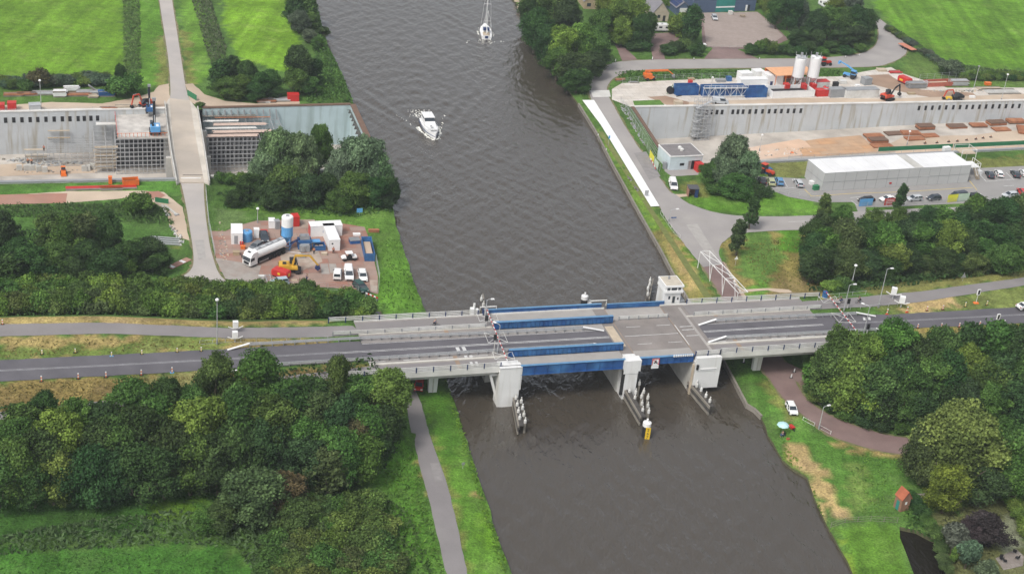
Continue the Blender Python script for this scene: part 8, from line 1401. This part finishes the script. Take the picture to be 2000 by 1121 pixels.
for i, (x, y, lab) in enumerate(((124, 340, 'small orange loader on the left pit floor'),)):
    p = UF(x, y, FL); e = thing('mini_loader', lab, 'loader', p, R_(-70)); mb = MB(); mb.side([(-1, .3), (-1, 1.2), (0, 1.3), (.2, .9), (1.2, .8), (1.2, .3)], -.6, .6, 'orange'); obj('body', mb, e, bevel=.05); mb = MB(); mb.box(-.5, .3, -.5, .5, 1.3, 2.0, 'glass'); mb.box(-.55, .35, -.55, .55, 2.0, 2.08, 'orange'); obj('cab', mb, e); mb = MB(); mb.side([(1.2, .1), (1.9, .1), (1.8, .6), (1.2, .5)], -.7, .7, 'orange'); obj('bucket', mb, e)
    for q in (-.7, .7):
        for s in (-1, 1): wheel(e, q, s * .65, .32, .25)
def rubble(label, pts, n, fz, m='concrete', s=(.15, .6)):
    mb = MB(); P = [UF(*p, fz) if fz else UT(*p) for p in pts]
    for _ in range(n):
        a, b, c = random.sample(P, 3) if len(P) > 2 else (P[0], P[1], P[0]); u, v = random.random(), random.random(); p = a.lerp(b, u).lerp(c, v * .5); r = random.uniform(*s); h = r * random.uniform(.4, .9); M = Matrix.Translation(p) @ Matrix.Rotation(random.uniform(0, 3), 4, 'Z'); mb.box(-r, r, -r * .7, r * .7, -.05, h, random.choice((m, m, 'grey', 'wood_old')), M=M, tx=r * .3, ty=r * .2)
    o = obj('rubble', mb); tag(o, label, 'rubble', None, 'stuff')
rubble('grey rubble heaps at the foot of the left scaffold', [(0, 312), (40, 310), (90, 322), (150, 322), (180, 318), (60, 325)], 160, FL); rubble('scattered debris on the sandy left pit floor', [(10, 330), (60, 340), (120, 330), (185, 336)], 60, FL, 'sand', (.1, .3)); rubble('scattered debris on the right pit floor', [(1400, 310), (1500, 300), (1600, 300), (1560, 285)], 60, fz_r, 'concrete_pale', (.1, .35)); rubble('stones and litter beside the site road', [(330, 440), (352, 480), (362, 470), (345, 450)], 70, None, 'concrete_pale', (.1, .35))
rubble('litter and small stones round the yard edge', [(425, 500), (450, 520), (440, 470), (428, 430)], 80, None, 'plank', (.08, .3)); rubble('pale rubble strip along the brick road edge', [(1412, 520), (1430, 545), (1450, 575), (1440, 560)], 90, None, 'concrete_pale', (.08, .3)); rubble('debris around the slanting pit wall top', [(1205, 200), (1225, 215), (1240, 250), (1262, 290)], 70, None, 'grey', (.1, .4)); rubble('mixed debris behind the right site dirt track', [(1780, 178), (1900, 176), (1990, 178), (1850, 182)], 90, None, 'plank', (.1, .45))
# timber edge along the right bank
def bank_edge(label, pl, m='wood_old'):
    P = [Vector((p.x, p.y, 0)) for p in pl]; e = thing('bank_revetment', label, 'revetment', P[0]); mb = MB()
    for a, b in zip(P, P[1:]): mb.beam(a - P[0] + Vector((0, 0, .45)), b - P[0] + Vector((0, 0, .45)), .45, 1.1, m)
    obj('edge_boards', mb, e)
bank_edge('weathered timber edging along the right canal bank north of the bridge', [Vector((p.x, p.y, 0)) for p in br[6:17]]); bank_edge('weathered edging along the right bank just below the bridge', br[16:19])
# ------------------------------------------------------------------ people and bicycles
def person(loc, rz, label, joints, top='cloth_dark', legs='cloth_blue', group=None, hair='brown'):
    """joints: dict of named points in the body's own frame, metres"""
    e = thing('person', label, 'person', loc, rz, group); J = joints
    order = ['pelvis', 'chest', 'neck', 'head', 'lsh', 'lel', 'lha', 'rsh', 'rel', 'rha', 'lhip', 'lkn', 'lan', 'lto', 'rhip', 'rkn', 'ran', 'rto']; par = dict(chest='pelvis', neck='chest', head='neck', lsh='chest', lel='lsh', lha='lel', rsh='chest', rel='rsh', rha='rel', lhip='pelvis', lkn='lhip', lan='lkn', lto='lan', rhip='pelvis', rkn='rhip', ran='rkn', rto='ran')
    rad = dict(pelvis=.16, chest=.17, neck=.065, head=.10, lsh=.075, rsh=.075, lel=.05, rel=.05, lha=.035, rha=.035, lhip=.1, rhip=.1, lkn=.07, rkn=.07, lan=.045, ran=.045, lto=.04, rto=.04)
    def skin(nm, keys, f, m, par_o=e):
        me = bpy.data.meshes.new(nm); ks = [k for k in order if k in keys]; me.from_pydata([J[k] for k in ks], [(ks.index(par[k]), ks.index(k)) for k in ks if k in par and par[k] in ks], []); o = bpy.data.objects.new(nm, me); COL.objects.link(o); o.parent = par_o
        o.modifiers.new('skin', 'SKIN'); sv = me.skin_vertices[0].data
        for k, s in zip(ks, sv): s.radius = (rad[k] * f, rad[k] * f)
        sv[0].use_root = True; sub = o.modifiers.new('sub', 'SUBSURF'); sub.levels = 1; sub.render_levels = 1; me.materials.append(MT[m]); return o
    skin('body', order, 1.0, 'skin'); skin('jacket', ['pelvis', 'chest', 'lsh', 'lel', 'rsh', 'rel'], 1.18, top); skin('trousers', ['pelvis', 'lhip', 'lkn', 'lan', 'rhip', 'rkn', 'ran'], 1.18, legs)
    mb = MB(); h = J['head']; mb.lathe([(.12, -.02), (.125, .05), (.09, .11), (.01, .135)], hair, 10, (h[0] - .015, h[1], h[2])); obj('hair', mb, e); return e
STAND = dict(pelvis=(0, 0, .95), chest=(0, 0, 1.3), neck=(0, 0, 1.5), head=(.02, 0, 1.66), lsh=(0, .19, 1.42), lel=(.04, .25, 1.15), lha=(.16, .24, .92), rsh=(0, -.19, 1.42), rel=(.06, -.25, 1.15), rha=(.2, -.2, .95), lhip=(0, .1, .9), lkn=(.03, .12, .5), lan=(0, .12, .09), lto=(.16, .13, .05), rhip=(0, -.1, .9), rkn=(.08, -.12, .5), ran=(-.04, -.12, .09), rto=(.12, -.13, .05))
SIT = dict(pelvis=(0, 0, .5), chest=(.08, 0, .85), neck=(.12, 0, 1.05), head=(.16, 0, 1.2), lsh=(.1, .19, .97), lel=(.2, .26, .72), lha=(.45, .18, .7), rsh=(.1, -.19, .97), rel=(.2, -.26, .72), rha=(.45, -.14, .72), lhip=(.05, .1, .48), lkn=(.45, .14, .5), lan=(.48, .14, .09), lto=(.63, .15, .05), rhip=(.05, -.1, .48), rkn=(.45, -.14, .5), ran=(.5, -.14, .09), rto=(.64, -.15, .05))
RIDE = dict(pelvis=(-.22, 0, .98), chest=(-.02, 0, 1.3), neck=(.06, 0, 1.47), head=(.12, 0, 1.62), lsh=(.02, .19, 1.4), lel=(.22, .25, 1.16), lha=(.46, .24, 1.06), rsh=(.02, -.19, 1.4), rel=(.22, -.25, 1.16), rha=(.46, -.24, 1.06), lhip=(-.18, .1, .94), lkn=(.2, .12, .78), lan=(.08, .12, .42), lto=(.22, .12, .36), rhip=(-.18, -.1, .94), rkn=(.1, -.12, .58), ran=(-.02, -.12, .2), rto=(.12, -.12, .16))
def bicycle(loc, rz, label, group=None):
    e = thing('bicycle', label, 'bicycle', loc, rz, group)
    for x in (-.52, .55):
        mb = MB(); pts = [(x + .34 * math.cos(t), 0, .35 + .34 * math.sin(t)) for t in [2 * math.pi * k / 16 for k in range(17)]]; mb.tube(pts, .022, 'rubber', 5)
        for k in range(6): t = math.pi * k / 6; mb.beam((x - .33 * math.cos(t), 0, .35 - .33 * math.sin(t)), (x + .33 * math.cos(t), 0, .35 + .33 * math.sin(t)), .008, .008, 'steel')
        obj('wheel', mb, e)
    mb = MB()
    for a, b in (((-.52, 0, .35), (-.05, 0, .32)), ((-.52, 0, .35), (-.2, 0, .82)), ((-.05, 0, .32), (-.22, 0, .9)), ((-.05, 0, .32), (.42, 0, .8)), ((-.2, 0, .8), (.4, 0, .88)), ((.38, 0, 1.0), (.55, 0, .35))): mb.beam(a, b, .04, .04, 'dark')
    obj('frame', mb, e); mb = MB(); mb.tube([(.3, -.28, 1.04), (.42, -.2, 1.04), (.4, 0, 1.0), (.42, .2, 1.04), (.3, .28, 1.04)], .018, 'steel', 5); obj('handlebar', mb, e); mb = MB(); mb.box(-.34, -.1, -.08, .08, .9, .96, 'dark'); obj('saddle', mb, e); return e
for (x, y, dr, lab, c, l2) in ((849, 638, 1, 'cyclist in a blue-grey top crossing the west cycle deck', 'cloth_blue', 'cloth_dark'), (1634, 596, -1, 'cyclist in a white top near the blue barrier cabinet', 'cloth_white', 'cloth_dark'), (1641, 592, -1, 'cyclist with dark jacket beside the white-topped cyclist', 'cloth_dark', 'cloth_blue'), (1677, 592, -1, 'lone cyclist further right on the cycle path', 'cloth_dark', 'cloth_dark')):
    p = U(x, y, DZ + .03); rz = BA + (0 if dr > 0 else math.pi); bicycle(p, rz, 'bicycle of the ' + lab); person(p, rz, lab, RIDE, c, l2)
# angler under an umbrella with his chair and cart
p = UT(1529, 852); person(p, R_(200), 'seated angler in dark clothes on the right bank under the pale umbrella', SIT, 'cloth_dark', 'cloth_blue'); e = thing('fishing_chair', 'dark folding chair of the seated angler', 'chair', p, R_(200)); mb = MB(); mb.box(-.3, .25, -.28, .28, .34, .4, 'dark'); obj('seat', mb, e); mb = MB(); mb.box(-.34, -.28, -.28, .28, .4, .95, 'dark'); obj('backrest', mb, e)
for a in (-.25, .2):
    for b in (-.22, .22): mb = MB(); mb.beam((a, b, 0), (a, b, .34), .04, .04, 'steel'); obj('leg', mb, e)
e = thing('fishing_umbrella', 'open pale blue umbrella beside the angler', 'umbrella', UT(1526, 847), 0); mb = MB(); mb.lathe([(1.2, 1.95), (1.1, 2.1), (.75, 2.35), (.3, 2.48), (.02, 2.5)], mk('umbrella_cloth', (.45, .68, .70), .7), 8); obj('canopy', mb, e); mb = MB(); mb.cyl((0, 0, 0), (0, 0, 2.6), .025, 'steel', 6); obj('pole', mb, e)
e = thing('hand_cart', 'red wheelbarrow beside the umbrella', 'cart', UT(1546, 838), R_(-60)); mb = MB(); mb.side([(-.5, .3), (-.65, .75), (.65, .75), (.4, .3)], -.35, .35, 'red'); obj('tray', mb, e); mb = MB(); mb.beam((-1.4, .25, .7), (.6, .2, .3), .05, .05, 'dark'); mb.beam((-1.4, -.25, .7), (.6, -.2, .3), .05, .05, 'dark'); obj('handle', mb, e); wheel(e, .75, 0, .22, .1)
p = UT(1539, 858); e = thing('tackle_box', 'small tackle box on the straw near the angler', 'box', p, .4); mb = MB(); mb.box(-.3, .3, -.2, .2, 0, .35, 'tile', tx=.02, ty=.02); obj('case', mb, e); mb = MB(); mb.tube([(-.15, 0, .35), (-.1, 0, .45), (.1, 0, .45), (.15, 0, .35)], .02, 'dark', 5); obj('handle', mb, e)
person(UT(613, 497), R_(-60), 'worker in orange jacket beside the mixing machine', STAND, 'orange', 'cloth_dark'); person(UT(599, 549), R_(150), 'worker in blue overalls under the yellow excavator arm', STAND, 'cloth_blue', 'cloth_blue'); person(UT(651, 496), R_(-80), 'worker in red vest at the end of the white container', STAND, 'red', 'cloth_dark')
for x, y, lab in ((55, 321, 'worker in orange at the left scaffold foot'), (62, 322, 'second worker in orange right beside the first at the scaffold foot')):
    person(UF(x, y, FL), R_(-70), lab, STAND, 'orange', 'cloth_dark')
person(U(86, 296, -6.8), R_(-80), 'worker in red vest standing on the small left scaffold', STAND, 'red', 'cloth_dark')
# orange and blue machine near the willow
tractorlike(1496, 340, 1506, 344, 'mini_tractor', 'orange and blue small tractor on the grass left of the office block', 'tractor', 'digger_red'); block('blue_bin', 'bright blue box trailer in front of the orange tractor', 'trailer', (1496, 341), (1507, 340), 1.6, 1.4, 'blue', rib=False)
block('green_bin', 'green wheeled waste container at the left end of the office block', 'waste container', (1590, 373), (1599, 372), 1.0, 1.2, 'green', rib=False); block('pallet_box', 'white bags beside the green waste container', 'bags', (1582, 362), (1589, 362), 1.0, .9, 'white', rib=False); block('white_cube', 'white cube with marking lines in the car park right of the office', 'box', (1909, 343), (1918, 342), 1.2, 1.0, 'white', rib=False)
block('yellow_trailer', 'small pale yellow trailer with dark wheels on the right pit edge', 'trailer', (1318, 208), (1333, 208), 1.6, 1.3, 'plank', rib=False); block('white_case', 'small white cube on the rusty plate floor', 'box', (1626, 270), (1634, 270), 1.4, .9, 'white', z=-8.3, rib=False); e = block('pit_cabin', 'small white and red pump on the near pit edge', 'pump', (1844, 298), (1856, 297), 1.2, 1.3, 'white', rib=False)
block('red_crate', 'low red boxes on the right pit floor near the willow', 'box', (1495, 312), (1508, 311), 1.2, .5, 'red', z=-8.6, rib=False); block('orange_barrier', 'orange pallet on the ramp left of the plates', 'box', (1545, 306), (1555, 305), 1.2, .9, 'orange', z=-8.3, rib=False)
# ------------------------------------------------------------------ thin haze
hm = bpy.data.materials.new('haze'); hm.use_nodes = True; n = hm.node_tree.nodes; n.remove(n['Principled BSDF']); v = n.new('ShaderNodeVolumePrincipled'); v.inputs['Color'].default_value = (.80, .86, .93, 1); v.inputs['Density'].default_value = .00017; v.inputs['Anisotropy'].default_value = .2
hm.node_tree.links.new(v.outputs[0], n['Material Output'].inputs['Volume']); MT['haze'] = hm
mb = MB(); mb.box(-3600, 3600, -200, 3600, -13, 155, 'haze'); o = obj('haze', mb); o['kind'] = 'stuff'; o['label'] = 'thin pale haze in the air'
